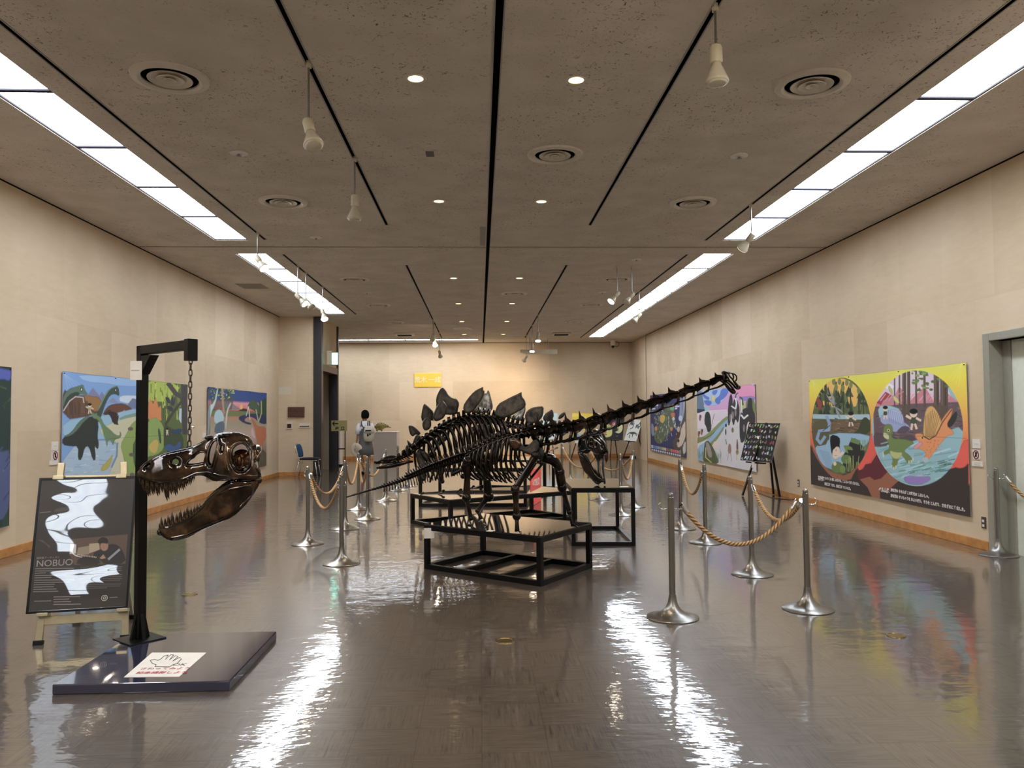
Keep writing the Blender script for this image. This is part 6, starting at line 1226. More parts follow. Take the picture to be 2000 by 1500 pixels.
PL = [(zA, [(135, 690), (160, 680), (210, 690), (270, 740), (320, 790), (300, 825), (240, 812), (205, 850), (165, 820), (148, 760)], -.05, 'plate'), (zA, [(240, 815), (300, 825), (310, 860), (270, 920), (190, 960), (200, 900)], .05, 'plate'), (zA, [(105, 895), (130, 905), (170, 950), (185, 1000), (165, 1030), (120, 960)], .04, 'plate'), (zA, [(95, 980), (130, 960), (140, 1060), (150, 1110), (110, 1115), (88, 1060)], -.04, 'plate'),
      (zA, [(350, 370), (372, 362), (430, 410), (500, 480), (492, 560), (500, 640), (480, 600), (430, 640), (350, 650), (310, 580), (320, 490), (335, 420)], .07, 'plate'), (zA, [(420, 545), (470, 600), (475, 700), (430, 750), (375, 760), (345, 710), (340, 640), (380, 570)], -.07, 'plate'),
      (zA, [(630, 120), (670, 150), (720, 240), (790, 285), (845, 290), (880, 370), (850, 460), (860, 520), (700, 530), (560, 500), (520, 480), (535, 400), (530, 270), (585, 150)], .09, 'plate'), (zA, [(630, 305), (690, 370), (710, 430), (670, 560), (600, 610), (530, 625), (490, 570), (520, 470), (570, 370)], -.09, 'plate'),
      (zA, [(1235, 115), (1225, 160), (1252, 180), (1235, 260), (1150, 400), (1060, 505), (950, 505), (930, 400), (1000, 290), (1100, 180), (1180, 140)], -.09, 'plate'), (zA, [(1245, 200), (1275, 215), (1290, 175), (1310, 150), (1350, 290), (1378, 420), (1340, 480), (1250, 505), (1130, 505), (1060, 500), (1160, 390)], .09, 'plate_lit'),
      (zB, [(190, 500), (240, 370), (350, 310), (440, 262), (530, 222), (595, 190), (585, 230), (605, 280), (630, 300), (655, 400), (590, 450), (460, 530), (350, 575), (280, 570), (200, 545)], -.09, 'plate'), (zB, [(650, 380), (655, 470), (620, 560), (625, 620), (520, 610), (400, 575), (480, 530), (580, 460)], .08, 'plate_lit'),
      (zB, [(630, 540), (660, 470), (740, 420), (820, 405), (912, 398), (905, 500), (890, 560), (820, 640), (720, 660), (650, 640)], -.08, 'plate'), (zB, [(905, 560), (950, 500), (1010, 465), (1045, 438), (1075, 530), (1050, 600), (980, 635), (920, 620)], .07, 'plate'), (zB, [(1120, 570), (1150, 515), (1228, 473), (1215, 540), (1180, 575), (1130, 595)], -.06, 'plate')]
for zz, pts, off, mt in PL: flatpiece('back_plate', pts, yG, .020, 22, mt, SG, zz, 6, off)
# hip, shoulders, legs
flatpiece('hip_blade', [(1000, 740), (1060, 700), (1160, 665), (1260, 660), (1340, 690), (1390, 740), (1340, 800), (1300, 900), (1230, 860), (1180, 780), (1080, 760), (1030, 780)], yG, .020, 30, 'plate', SG, zA, 6, -.16)
flatpiece('hip_blade', [(1180, 740), (1260, 700), (1340, 720), (1400, 800), (1370, 930), (1300, 960), (1250, 900), (1190, 800)], yG, .020, 30, 'bone', SG, zA, 6, .14)
flatpiece('shoulder_blade', [(650, 830), (700, 850), (710, 890), (640, 940), (570, 1010), (510, 1090), (470, 1110), (490, 1060), (550, 960), (610, 870)], yG, .022, 24, 'plate', SG, zA, 5, -.21)
flatpiece('shoulder_blade', [(330, 1060), (380, 1040), (430, 1090), (470, 1160), (460, 1230), (410, 1190), (350, 1120)], yG, .022, 24, 'plate', SG, zA, 5, -.20)
flatpiece('upper_arm_plate', [(250, 1060), (320, 1060), (380, 1160), (440, 1230), (430, 1320), (370, 1340), (310, 1300), (270, 1180)], yG, .026, 30, 'plate', SG, zA, 6, -.19)
def tg(px, py): return fl(px, py, TH2+.002)
g1_, g2_ = Vector((-.42, 11.22, TH2+.002)), Vector((-.62, 10.98, TH2+.002)); fg = -axg
h1_ = Vector((.28, 11.52, TH2+.002)); h2_ = Vector((.10, 11.80, TH2+.002))
leg(SG, [at(845, 888, 11.0), at(857, 915, 11.05), at(864, 940, 11.1)], [[.040, .030, .036], [.032, .024, .028], [.030]], at(866, 952, 11.15)*1-Vector((0, 0, at(866, 952, 11.15).z-TH2-.002)), fg, 4)
leg(SG, [at(822, 885, 10.85), at(832, 912, 10.85), at(828, 935, 10.85)], [[.040, .030, .036], [.028, .022, .026], [.028]], Vector((at(826, 950, 10.85).x, 10.87, TH2+.002)), fg, 4)
leg(SG, [at(958, 842, 11.6), at(936, 892, 11.4), at(904, 930, 11.3)], [[.050, .034, .044], [.038, .026, .032], [.030]], Vector((at(900, 950, 11.3).x, 11.28, TH2+.002)), fg, 3)
leg(SG, [at(975, 850, 11.95), at(966, 900, 11.85), at(930, 930, 11.8)], [[.050, .034, .044], [.038, .026, .032], [.030]], Vector((at(925, 945, 11.8).x, 11.78, TH2+.002)), fg, 3)
# low narrow head with parted jaws
zD = (680, 860, 9.09)
def HG(X, Y, lat=0.): px = zD[0]+X/zD[2]; return at(px, zD[1]+Y/zD[2], yG(px)+lat)
mb = MB()
for s_ in (1, -1):
    mb.tube(spline([HG(x, y, s_*l_) for x, y, l_ in ((490, 400, .008), (560, 370, .03), (640, 350, .05), (740, 340, .07), (820, 330, .07))], 9), list(np.linspace(.010, .022, 9)), 8)
    mb.tube(spline([HG(x, y, s_*l_) for x, y, l_ in ((495, 412, .008), (580, 400, .03), (680, 395, .05), (780, 380, .07), (830, 350, .07))], 9), list(np.linspace(.008, .018, 9)), 8)
    mb.tube([HG(700, 345, s_*.06), HG(720, 400, s_*.065)], .012, 7); mb.tube([HG(780, 335, s_*.07), HG(800, 385, s_*.07)], .014, 7)
mb.tube(spline([HG(x, y) for x, y in ((600, 352), (700, 330), (800, 318), (850, 330))], 7), [.02, .03, .035, .04, .04, .04, .03], 10, flat=1.5)
rimall(mb.build('skull', 'bone', SG, smooth=True))
mb = MB()
for s_ in (1, -1): mb.tube(spline([HG(x, y, s_*l_) for x, y, l_ in ((515, 488, .010), (600, 480, .03), (700, 465, .05), (820, 440, .065), (950, 410, .075), (1060, 385, .08), (1150, 378, .08))], 12), [.014, .018, .022, .026, .028, .030, .030, .028, .026, .022, .018, .012], 8, flat=.6)
mb.tube([HG(520, 486, -.012), HG(515, 486, .012)], .014, 8); rimall(mb.build('lower_jaw', 'bone', SG, smooth=True))
S_k = spline([HG(*p) for p in ((830, 340), (900, 320), (980, 300), (1060, 275), (1130, 240), (1200, 190))], 9); me_k = vert_mesh('neck_small', .6, .5, 0, -.2, .45)
for i in range(8): place_vert(me_k, SG, (S_k[i]+S_k[i+1])/2, S_k[i]-S_k[i+1], (S_k[i+1]-S_k[i]).length, .034, invg)
for i in range(6): P = S_k[i]; mb = MB(); mb.tube([P, P+Vector((.06, 0, -.03))], [.009, .005], 6); rimall(mb.build('throat_rib', 'bone', SG, smooth=True))
# ================================================================ ROPE STANCHIONS
def make_stanchion():
    L = thing('rope_stanchion', '', 'stanchion'); 
    MB().lathe([(.19, 0), (.192, .006), (.185, .012), (.14, .020), (.09, .038), (.055, .068), (.036, .105), (.028, .15), (.026, .17)], 48).build('base', 'steel', L, smooth='auto')
    MB().lathe([(.0235, .165), (.0235, .885), (.020, .888), (.020, .893), (.021, .900), (.018, .912), (.010, .918), (.001, .920)], 24).build('pole', 'steel', L, smooth='auto')
    hk = MB()
    for s_ in (1, -1): hk.tube([(s_*.022, 0, .80), (s_*.06, 0, .796), (s_*.082, 0, .80), (s_*.092, 0, .815), (s_*.090, 0, .835), (s_*.078, 0, .845)], .0045, 7)
    hk.build('hooks', 'chrome', L, smooth=True)
    return L
st0 = make_stanchion()
ST = {'a': (1314, 1206, 'rope stanchion nearest of all, in the right foreground'), 'b': (1578, 1190, 'rope stanchion in the right foreground, right end of the lowest rope'), 'c': (1469, 1122, 'right foreground rope stanchion behind and between the two nearest'),
      'd': (1378, 1060, 'rope stanchion right of the tall skull table, right end of its rope'), 'e': (1330, 1033, 'rope stanchion right of the tall skull table, left end of its rope'),
      'f': (601, 1063, 'rope stanchion leftmost, in front of the blue chair'), 'g': (667, 1101, 'nearest of the left rope stanchions, at the tip of the skeleton tail'), 'h': (674, 1033, 'rope stanchion just behind the one at the tail tip'),
      'i': (700, 995, 'rope stanchion left before the standing person'), 'j': (718, 1014, 'rope stanchion before the legs of the standing person'), 'k': (754, 978, 'rope stanchion under the head of the plated skeleton'), 'l': (777, 958, 'rope stanchion behind the jaw of the plated skeleton'), 'm': (798, 950, 'rope stanchion seen just left of the middle table'),
      'n': (1969, 1084, 'rope stanchion standing before the grey door at the right edge'), 'o': (1213, 1006, 'rope stanchion seen behind the right leg of the tall skull table'), 'p': (1238, 990, 'rope stanchion right of the tall skull table, its base beyond the table leg'),
      'q': (1171, 976, 'rope stanchion seen under the tall skull table'), 'r': (1098, 950, 'rope stanchion behind the arm of the long-necked skeleton'), 's': (1114, 940, 'rope stanchion left behind the upright skull'), 't': (1150, 952, 'rope stanchion seen through the jaws of the upright skull')}
SP = {}; first = True
HK = {'a': 0, 'b': .17, 'c': 1.4, 'n': 0, 'f': -.9, 'g': -.9}
for k, (px, py, lab) in ST.items():
    P = fl(px, py)
    if k == 'n': P.x = 5.425
    SP[k] = P; rz = HK.get(k, 1.4)
    if first: st0.location = P; st0['label'] = lab; st0['group'] = 'rope stanchions'; st0.rotation_euler = (0, 0, rz); o = st0; first = False
    else: o = dup(st0, P, rz, lab, 'rope stanchions')
def rope(a, b_, sag, lab):
    A = SP[a] if isinstance(a, str) else Vector(a); B = SP[b_] if isinstance(b_, str) else Vector(b_); d = (B-A); d.z = 0; dn = d.normalized()
    p0 = A+dn*.088+Vector((0, 0, .815)); p1 = B-dn*.088+Vector((0, 0, .815)); L = thing('rope', lab, 'rope', p0)
    pts = [p0.lerp(p1, i/28)+Vector((0, 0, -sag*(1-(2*i/28-1)**2))) for i in range(29)]; e0 = (pts[1]-pts[0]).normalized(); e1 = (pts[-2]-pts[-1]).normalized()
    mb = MB(); n = 8; mb.tube(pts, .0165, n); ob = mb.build('rope_line', 'rope', L, smooth=True, origin=p0)
    ob.matrix_parent_inverse = Matrix.Identity(4); ob.location = (0, 0, 0)
    me = ob.data; uv = me.uv_layers.new(name='UVMap'); ln = (p1-p0).length+sag
    cos = [v.co.copy() for v in me.vertices]
    for pl_ in me.polygons:
        js = [me.loops[k].vertex_index % n for k in pl_.loop_indices]; wrap = max(js)-min(js) > n/2
        for k in pl_.loop_indices: i = min(me.loops[k].vertex_index, 29*n-1); j = i % n; uv.data[k].uv = ((i//n)/28*ln*8.3, (1. if (wrap and j == 0) else j/n))
    for p, e in ((pts[0], e0), (pts[-1], e1)):
        c_ = MB(); c_.tube([p-e*.012, p+e*.06], .0190, 12); c_.build('end_cap', 'chrome', L, smooth='auto')
    return L
rope('a', 'b', .30, 'tan rope hanging lowest between the two nearest right stanchions'); rope('b', 'c', .22, 'tan rope from the right foreground stanchion back to the one behind'); rope('d', 'e', .30, 'tan rope between the two stanchions right of the tall skull table')
rope('f', 'g', .32, 'lower tan rope between the leftmost stanchion and the tail-tip stanchion'); rope('f', 'h', .28, 'upper tan rope from the leftmost stanchion to the one behind the tail tip'); rope('h', 'i', .30, 'tan rope from behind the tail-tip stanchion toward the person'); rope('i', 'k', .32, 'tan rope in front of the legs of the standing person'); rope('j', 'i', .33, 'short tan rope between the two stanchions before the person'); rope('k', 'm', .30, 'tan rope behind the jaw of the plated skeleton')
rope('p', 'o', .32, 'tan rope at the right of the tall skull table, crossing the other'); rope('r', 'q', .33, 'tan rope left of the upright skull'); rope('t', 'p', .33, 'tan rope right of the upright skull'); rope('m', 'r', .30, 'tan rope far behind the skeletons')
rope('n', (6.1, 7.6, 0), .28, 'orange tan rope running off the right edge before the grey door')
# ================================================================ PEDESTALS AND MODELS AT THE BACK
def pedestal(x0, y0, x1, y1, h, label, m1='greyped'):
    L = thing('pedestal', label, 'pedestal', ((x0+x1)/2, (y0+y1)/2, 0))
    MB().box((x0+.02, y0+.02, 0), (x1-.02, y1-.02, .04)).build('base_shade', 'dark', L); MB().box((x0, y0, .04), (x1, y1, h-.03)).build('body', m1, L); MB().box((x0-.01, y0-.01, h-.03), (x1+.01, y1+.01, h)).build('top', 'wpaint', L, bevel=.003); return L  # near-black base strip stands in for the shadow under the pedestal
pa = at(729, 898, 26.4); pb = at(775, 898, 26.4); ph = at(750, 843, 26.4).z
pedestal(pa.x, 26.4, pb.x, 27.2, ph, 'grey and white box pedestal behind the person, carrying the green plated model')
pc = at(666, 900, 24.6); pedestal(pc.x-.5, 24.4, pc.x, 24.9, 1.12, 'narrow white pedestal partly hidden behind the exit arrow sign', 'wpaint')
# small green plated dinosaur model
gm = simple('olive green model paint', C(112, 104, 44), .6, noise=.25, scale=30); gp_ = simple('dark brown model plate', C(66, 40, 26), .6, noise=.2, scale=30)
mx_ = at(748, 834, 26.8); MS = thing('dinosaur_model', 'small olive green plated dinosaur model on the grey pedestal', 'model', (mx_.x, 26.8, ph))
def mp_(X, Y, l_=0.): P = at(630+X/9.375, 780+Y/9.375, 26.8); return Vector((P.x, 26.8+l_, max(ph+.006, P.z)))
mb = MB(); body = [(948, 520), (965, 512), (1000, 510), (1040, 505), (1080, 500), (1110, 490), (1150, 490), (1190, 500), (1230, 510), (1262, 512)]
mb.tube(spline([mp_(*p) for p in body], 14), list(np.interp(np.linspace(0, 1, 14), [0, .08, .2, .35, .5, .7, .85, 1], [.018, .045, .09, .12, .10, .05, .02, .004])), 12, flat=.7)
ob = mb.build('body', gm, MS, smooth=True)
for x, l_ in ((990, .07), (1005, -.07), (1075, .07), (1085, -.07)): MB().tube([mp_(x, 530, l_), mp_(x+4, 565, l_), mp_(x, 592, l_)], [.04, .028, .026], 8).build('leg', gm, MS, smooth=True)
for i, (x, y, h_) in enumerate(((965, 485, 20), (990, 460, 30), (1018, 440, 40), (1050, 432, 44), (1085, 432, 44), (1118, 440, 38), (1150, 455, 30), (1178, 468, 24), (1200, 480, 18))):
    h_ *= 1.5
    l_ = .02*(1 if i % 2 else -1); mb = MB(); p0, p1, p2, p3 = mp_(x-12, y+h_*.9, l_), mp_(x-14, y+h_*.3, l_), mp_(x+4, y-h_*.25, l_), mp_(x+16, y+h_*.5, l_); t_ = Vector((0, .008, 0)); mb.loft([[p-t_ for p in (p0, p1, p2, p3)], [p+t_ for p in (p0, p1, p2, p3)]]); mb.build('back_plate', gp_, MS)
# black and white figure
bw = fl(773, 899); BWm = thing('bird_figure', 'small black and white animal figure standing behind the head of the plated skeleton', 'figure', bw)
def bw_(X, Y, l_=0.): P = at(740+X/25, 850+Y/25, bw.y+l_); return P
mb = MB(); mb.tube(spline([Vector((bw.x-.02, bw.y, .01)), bw_(740, 1050), bw_(760, 880), bw_(790, 740), bw_(820, 700)], 8), [.07, .09, .10, .11, .11, .10, .07, .03], 10); mb.build('body', 'hair', BWm, smooth=True)
MB().ball(bw_(840, 620, -.02), (.07, .07, .08), 12, 8).build('head', 'white', BWm, smooth=True); MB().ball(bw_(930, 900, -.04), (.07, .05, .10), 12, 8).build('belly', 'white', BWm, smooth=True); mb = MB(); mb.tube([bw_(880, 570), bw_(915, 520)], [.02, .006], 6); mb.tube([bw_(930, 790, -.03), bw_(990, 860, -.03)], [.03, .008], 6); mb.build('ears_and_arm', 'hair', BWm, smooth=True)
# ================================================================ EASELS WITH PICTURES
def tripod(L, A, B, Cc, top, w=.028):
    for p in (A, B, Cc): MB().bar(Vector((p[0], p[1], .012)), top, w, w*.8).build('leg', 'black', L); 
def pic_easel(px, Y, tilt, label, paint, cardpx=None, name='picture_easel', lean=.16, nu=90, nv=90, legs=None):
    # px: photo corners bl, br, tr, tl of the sheet
    bl_, br_ = at(*px[0], Y), at(*px[1], Y+tilt); ex_ = br_-bl_; wdt = ex_.length; ez = max(bl_.z, br_.z); exn = Vector((ex_.x, ex_.y, 0)).normalized(); ey_ = Vector((-exn.y, exn.x, 0)); tl_ = at(*px[3], Y+lean); hgt_ = tl_-bl_; hgt = hgt_.length; hn = hgt_.normalized()
    nn_ = exn.cross(hn).normalized(); L0 = thing(name, label[0], 'easel', (bl_.x+ex_.x/2, bl_.y+ex_.y/2, 0)); P_ = thing('picture', label[1], 'picture', bl_)
    cs_ = np.array(px, float); Hh_ = []
    for (x, y), (u, v) in zip(cs_, ((0, 0), (1, 0), (1, 1), (0, 1))): Hh_ += [[x, y, 1, 0, 0, 0, -u*x, -u*y, u], [0, 0, 0, x, y, 1, -v*x, -v*y, v]]
    Hh_ = np.array(Hh_); g_ = np.linalg.solve(Hh_[:, :8], Hh_[:, 8]); hm = lambda x, y: ((g_[0]*x+g_[1]*y+g_[2])/(g_[6]*x+g_[7]*y+1), (g_[3]*x+g_[4]*y+g_[5])/(g_[6]*x+g_[7]*y+1))
    cv = Canvas(nu, nv, (.8, .8, .8), hm); paint(cv)
    cv.build('printed_board', lambda U, V, t_: np.array(bl_)[None]+np.outer(U*wdt, ex_.normalized())+np.outer(V*hgt, hn)+np.outer(np.full(len(U), .012-t_*2.5), nn_), 'artboard', P_, .004)
    mid = bl_+ex_*.5+hgt_*.9-nn_*.03; lp = legs or [(px[0][0]+4, 897), (px[1][0]-4, 897)]
    gl = [fl(*q) for q in lp]; back = mid-nn_*.0+ey_*.55; tripod(L0, (gl[0].x, gl[0].y), (gl[1].x, gl[1].y), (back.x, back.y), mid)
    MB().bar(bl_+ex_*.15-Vector((0, 0, .015))+nn_*.0, bl_+ex_*.85-Vector((0, 0, .015)), .05, .02).build('ledge', 'black', L0)
    if cardpx: q0 = at(*cardpx, Y-.04); MB().box((q0.x, q0.y-.01, q0.z-.1), (q0.x+.11, q0.y-.004, q0.z)).build('caption_card', 'white', L0)
    return L0, P_
def pA(c): c.a[:] = C(176, 204, 214)[:3]; c.line([(1060, 830), (1084, 826)], 3, C(140, 170, 186)); c.poly([(1058, 846), (1084, 840), (1086, 858), (1058, 858)], C(196, 216, 222))
def pB(c):
    c.a[:] = C(240, 206, 40)[:3]; c.zoom(1080, 780, 10); c.poly([(390, 700), (560, 660), (560, 790), (390, 790)], C(110, 176, 206), 1); c.poly([(480, 580), (600, 560), (590, 690), (490, 700)], C(206, 190, 160), 1); c.line([(350, 690), (400, 640), (440, 600)], 9, C(70, 60, 40)); c.line([(350, 640), (380, 690), (400, 660)], 8, C(70, 60, 40)); c.line([(700, 620), (710, 540)], 8, C(60, 50, 30)); c.line([(480, 700), (480, 590), (600, 560)], 7, C(70, 60, 50)); c.ell(430, 740, 20, 16, C(60, 140, 190)); c.poly([(350, 290), (560, 285), (540, 330), (360, 340)], C(250, 220, 60))
def pC(c):
    c.a[:] = C(46, 46, 48)[:3]; c.zoom(1080, 780, 10); c.ell(1290, 570, 90, 110, C(226, 220, 160)); c.ell(1225, 520, 60, 62, C(206, 70, 84)); c.ell(1225, 520, 26, 28, C(240, 226, 220)); c.ell(1230, 610, 60, 40, C(40, 40, 42)); c.line([(1310, 480), (1290, 640)], 18, C(160, 190, 110))
    c.poly([(920, 690), (960, 620), (1060, 620), (1110, 560), (1170, 570), (1170, 700), (1120, 740), (1000, 750), (930, 730)], C(222, 214, 130), 1); c.poly([(1070, 600), (1060, 540), (1100, 500), (1160, 540), (1170, 620)], C(176, 190, 80), 1); c.ell(1112, 600, 24, 26, C(70, 80, 40)); c.ell(1114, 598, 10, 12, C(200, 190, 80)); c.line([(1080, 540), (1030, 450)], 14, C(222, 214, 170)); c.line([(1105, 520), (1085, 435)], 16, C(226, 120, 110)); c.poly([(940, 670), (1000, 630), (1060, 640), (1040, 680), (960, 700)], C(206, 96, 60), 1); c.poly([(930, 700), (1060, 690), (1060, 706), (940, 716)], C(40, 34, 30)); c.line([(985, 600), (980, 570)], 10, C(226, 216, 190)); c.line([(1250, 730), (1275, 728)], 6, C(180, 180, 180))
def pD(c):
    c.a[:] = C(226, 226, 222)[:3]; c.zoom(1080, 780, 10); k = C(50, 50, 54)
    for pts in ([(1500, 520), (1530, 450), (1580, 430), (1590, 480), (1560, 560), (1510, 590)], [(1620, 570), (1640, 510), (1700, 490), (1730, 440), (1720, 520), (1670, 580)], [(1450, 700), (1500, 660), (1560, 650), (1600, 660), (1660, 690)], [(1500, 700), (1490, 760)], [(1560, 690), (1550, 740)], [(1600, 650), (1640, 720)]): c.line(pts, 14, k)
    c.ell(1550, 480, 26, 36, C(90, 90, 94)); c.ell(1670, 540, 36, 30, C(110, 110, 112)); c.poly([(1480, 660), (1560, 640), (1640, 660), (1560, 700)], C(80, 80, 84), 1)
pic_easel([(1056, 860), (1086, 858), (1088, 808), (1060, 808)], 27.0, 0, ('black easel holding the pale blue picture, leftmost of the back row', 'pale blue picture on an easel behind the neck of the long-necked skeleton'), pA)
pic_easel([(1112, 858), (1160, 860), (1163, 807), (1118, 806)], 27.0, 0, ('black easel holding the yellow picture in the back row', 'bright yellow picture on a back easel, half hidden by the skeleton neck'), pB, (1123, 860), legs=[(1116, 895), (1150, 893)])
pic_easel([(1170, 858), (1216, 860), (1223, 820), (1174, 814)], 27.0, .0, ('black easel holding the black picture in the back row', 'black picture of a pale horned animal on a back easel'), pC, (1178, 860), legs=[(1174, 895), (1206, 895)])
pic_easel([(1219, 860), (1243, 862), (1257, 820), (1231, 819)], 27.0, -.25, ('black easel holding the white picture, rightmost of the back row', 'tall white picture with black ink sketches on the rightmost back easel'), pD, (1225, 863), legs=[(1216, 897), (1256, 896)])
# black board with rows of small figures, near the right wall
B0, B1 = at(1447, 899, 14.9), at(1507, 905, 14.0); ex_ = Vector((B1.x-B0.x, B1.y-B0.y, 0)); wB = ex_.length; ex_.normalize(); pr_ = Vector((-ex_.y, ex_.x, 0)); s_ = .21; hz = .70; hv = Vector((0, 0, hz))+pr_*s_; hn_ = hv.normalized(); nB = ex_.cross(hn_)
EB = thing('picture_easel', 'black tripod easel near the right wall holding the black board', 'easel', ((B0.x+B1.x)/2, (B0.y+B1.y)/2, 0))
BB = thing('picture', 'black board with rows of tiny pale animals, on the easel by the right wall', 'picture', B0)
cs_ = np.array([(1447, 899), (1507, 905), (1529, 827), (1466, 826)], float); Hh_ = []
for (x, y), (u, v) in zip(cs_, ((0, 0), (1, 0), (1, 1), (0, 1))): Hh_ += [[x, y, 1, 0, 0, 0, -u*x, -u*y, u], [0, 0, 0, x, y, 1, -v*x, -v*y, v]]
Hh_ = np.array(Hh_); gB = np.linalg.solve(Hh_[:, :8], Hh_[:, 8])
cv = Canvas(220, 170, C(24, 24, 25), lambda x, y: (x, y)); 
for r_i in range(7):
    for q in range(11):
        u = .06+q*.088+rng.uniform(-.01, .01); v = .93-r_i*.142+rng.uniform(-.01, .01); k = rng.choice(5); col = [(196, 198, 202), (230, 228, 224), (150, 156, 160), (190, 200, 120), (120, 122, 120)][k]; 
        if rng.random() < .04: col = (180, 70, 90)
        if rng.random() < .1: continue
        cc_ = C(*[int(z_*rng.uniform(.8, 1.1)) for z_ in col]); pts = [(u+rng.uniform(-.034, .034), v+rng.uniform(-.052, .052)) for _ in range(4)]; cv.line(pts, .024, cc_); cv.poly([(u-.012, v-.02), (u+.016, v-.01), (u+.008, v+.024)], cc_)
cv.build('printed_board', lambda U, V, t_: np.array(B0)[None]+np.outer(U*wB, ex_)+np.outer(V*hv.length, hn_)+np.outer(np.full(len(U), .014-t_*2.5), nB), 'artboard', BB, .004)
topB = B0+ex_*wB*.5+hv*1.02-nB*.03
for (a, b_) in (((1473, 903), (1450, 969)), ((1507, 905), (1523, 972))): g_ = fl(*b_); MB().bar(Vector((g_.x, g_.y, .012)), topB, .035, .028).build('leg', 'black', EB)
g_ = topB+pr_*.30; MB().bar(Vector((g_.x-.15, g_.y, .012)), topB-nB*.02, .035, .028).build('leg', 'black', EB); MB().bar(B0+ex_*.2-Vector((0, 0, .02)), B0+ex_*(wB-.2)-Vector((0, 0, .02)), .06, .025).build('ledge', 'black', EB)
c0 = at(1468, 902, 14.3); MB().box((c0.x, c0.y, c0.z-.11), (c0.x+.055, c0.y+.004, c0.z)).build('caption_card', 'white', EB)
g0 = fl(1478, 962); g1 = Vector((XR-.03, 13.55, .03)); tag(MB().tube(spline([Vector((g0.x, g0.y, .006)), Vector((5.2, 14.0, .006)), Vector((5.36, 13.7, .006)), g1], 14), .005, 6).build('power_cable', 'black'), 'thin black cable on the floor from the board easel toward the wall socket', 'cable')
tag(MB().box((5.0, 27.75, 0), (5.47, 27.8, .05)).build('floor_box', 'black'), 'low black strip on the floor at the back right corner', 'floor strip')
# ================================================================ EXIT ARROW SIGN ON A STAND
Ys = 21.9; q0, q1 = at(647, 842, Ys), at(678, 821, Ys); E_ = thing('sign_stand', 'khaki exit sign with a black left arrow on a thin black stand', 'sign', (at(671, 918, Ys).x-.2, Ys, 0))
MB().box((q0.x, Ys-.015, q0.z), (q1.x, Ys+.01, q1.z)).build('sign_plate', 'olive', E_, bevel=.004)
pr, pl = at(674, 842, Ys).x, at(660, 842, Ys).x; zr = .02
for x in (pl, pr): MB().box((x-.012, Ys-.005, zr), (x+.012, Ys+.02, q0.z+.02)).build('post', 'black', E_)
for z in (.62, .18): MB().box((pl, Ys-.005, z), (pr, Ys+.02, z+.035)).build('cross_bar', 'black', E_)
for x in (pl, pr): MB().box((x-.02, Ys-.22, 0), (x+.02, Ys+.22, .025)).build('base_foot', 'black', E_)
ax0 = at(650, 827.5, Ys); ar = MB(); w_ = .012
ar.bar((ax0.x, Ys-.018, ax0.z), (ax0.x+.15, Ys-.018, ax0.z), .006, .028); ar.bar((ax0.x, Ys-.018, ax0.z), (ax0.x+.055, Ys-.018, ax0.z+.06), .006, .026); ar.bar((ax0.x, Ys-.018, ax0.z), (ax0.x+.055, Ys-.018, ax0.z-.06), .006, .026); ar.build('arrow', 'black', E_)
text('lettering', '出  口', 'black', at(664, 837, Ys)-Vector((0, .016, 0)), (1, 0, 0), (0, 0, 1), .10, E_, 'CENTER', .001, .004)
# ================================================================ BLUE CHAIR
def chair_mesh():
    L = thing('chair', 'blue padded chair with a chrome frame by the dark column', 'chair', (-4.32, 20.33, 0), 0)
    ox, oy = -4.32, 20.33; P = lambda x, y, z: Vector((ox+x, oy+y, z))
    def pad(rings, nm, mat): mb = MB(); mb.loft(rings); mb.build(nm, mat, L, smooth=True, sub=1)
    def rr(x0, x1, y0, y1, z, k=.03): return [P(x0+k, y0, z), P(x1-k, y0, z), P(x1, y0+k, z), P(x1, y1-k, z), P(x1-k, y1, z), P(x0+k, y1, z), P(x0, y1-k, z), P(x0, y0+k, z)]
    pad([rr(-.20, .24, -.21, .21, .430), rr(-.22, .26, -.23, .23, .445), rr(-.22, .26, -.23, .23, .475), rr(-.19, .23, -.20, .20, .492)], 'seat', 'blackcloth')
    rings = []
    for z, xo, w_, t_ in ((.50, -.20, .19, .022), (.52, -.205, .20, .032), (.62, -.215, .21, .036), (.74, -.245, .205, .034), (.81, -.27, .19, .028), (.83, -.276, .17, .014)):
        rings.append([P(xo-t_, -w_+.03, z), P(xo-t_*.6, -w_, z), P(xo+t_*.6, -w_, z), P(xo+t_, -w_+.03, z), P(xo+t_, w_-.03, z), P(xo+t_*.6, w_, z), P(xo-t_*.6, w_, z), P(xo-t_, w_-.03, z)])
    pad(rings, 'backrest', 'navycloth')
    for s_ in (-1, 1):
        MB().tube([P(-.20, s_*.19, .43), P(-.26, s_*.20, .2), P(-.31, s_*.21, .008)], .010, 8).build('leg', 'chrome', L, smooth=True); MB().tube([P(.18, s_*.19, .43), P(.22, s_*.20, .2), P(.25, s_*.21, .008)], .010, 8).build('leg', 'chrome', L, smooth=True)
    mb = MB(); mb.tube(spline([P(.24, -.21, .425), P(-.16, -.21, .425), P(-.24, -.21, .48), P(-.31, -.20, .80), P(-.31, .20, .80), P(-.24, .21, .48), P(-.16, .21, .425), P(.24, .21, .425)], 40), .010, 8); mb.build('frame', 'chrome', L, smooth=True)
chair_mesh()
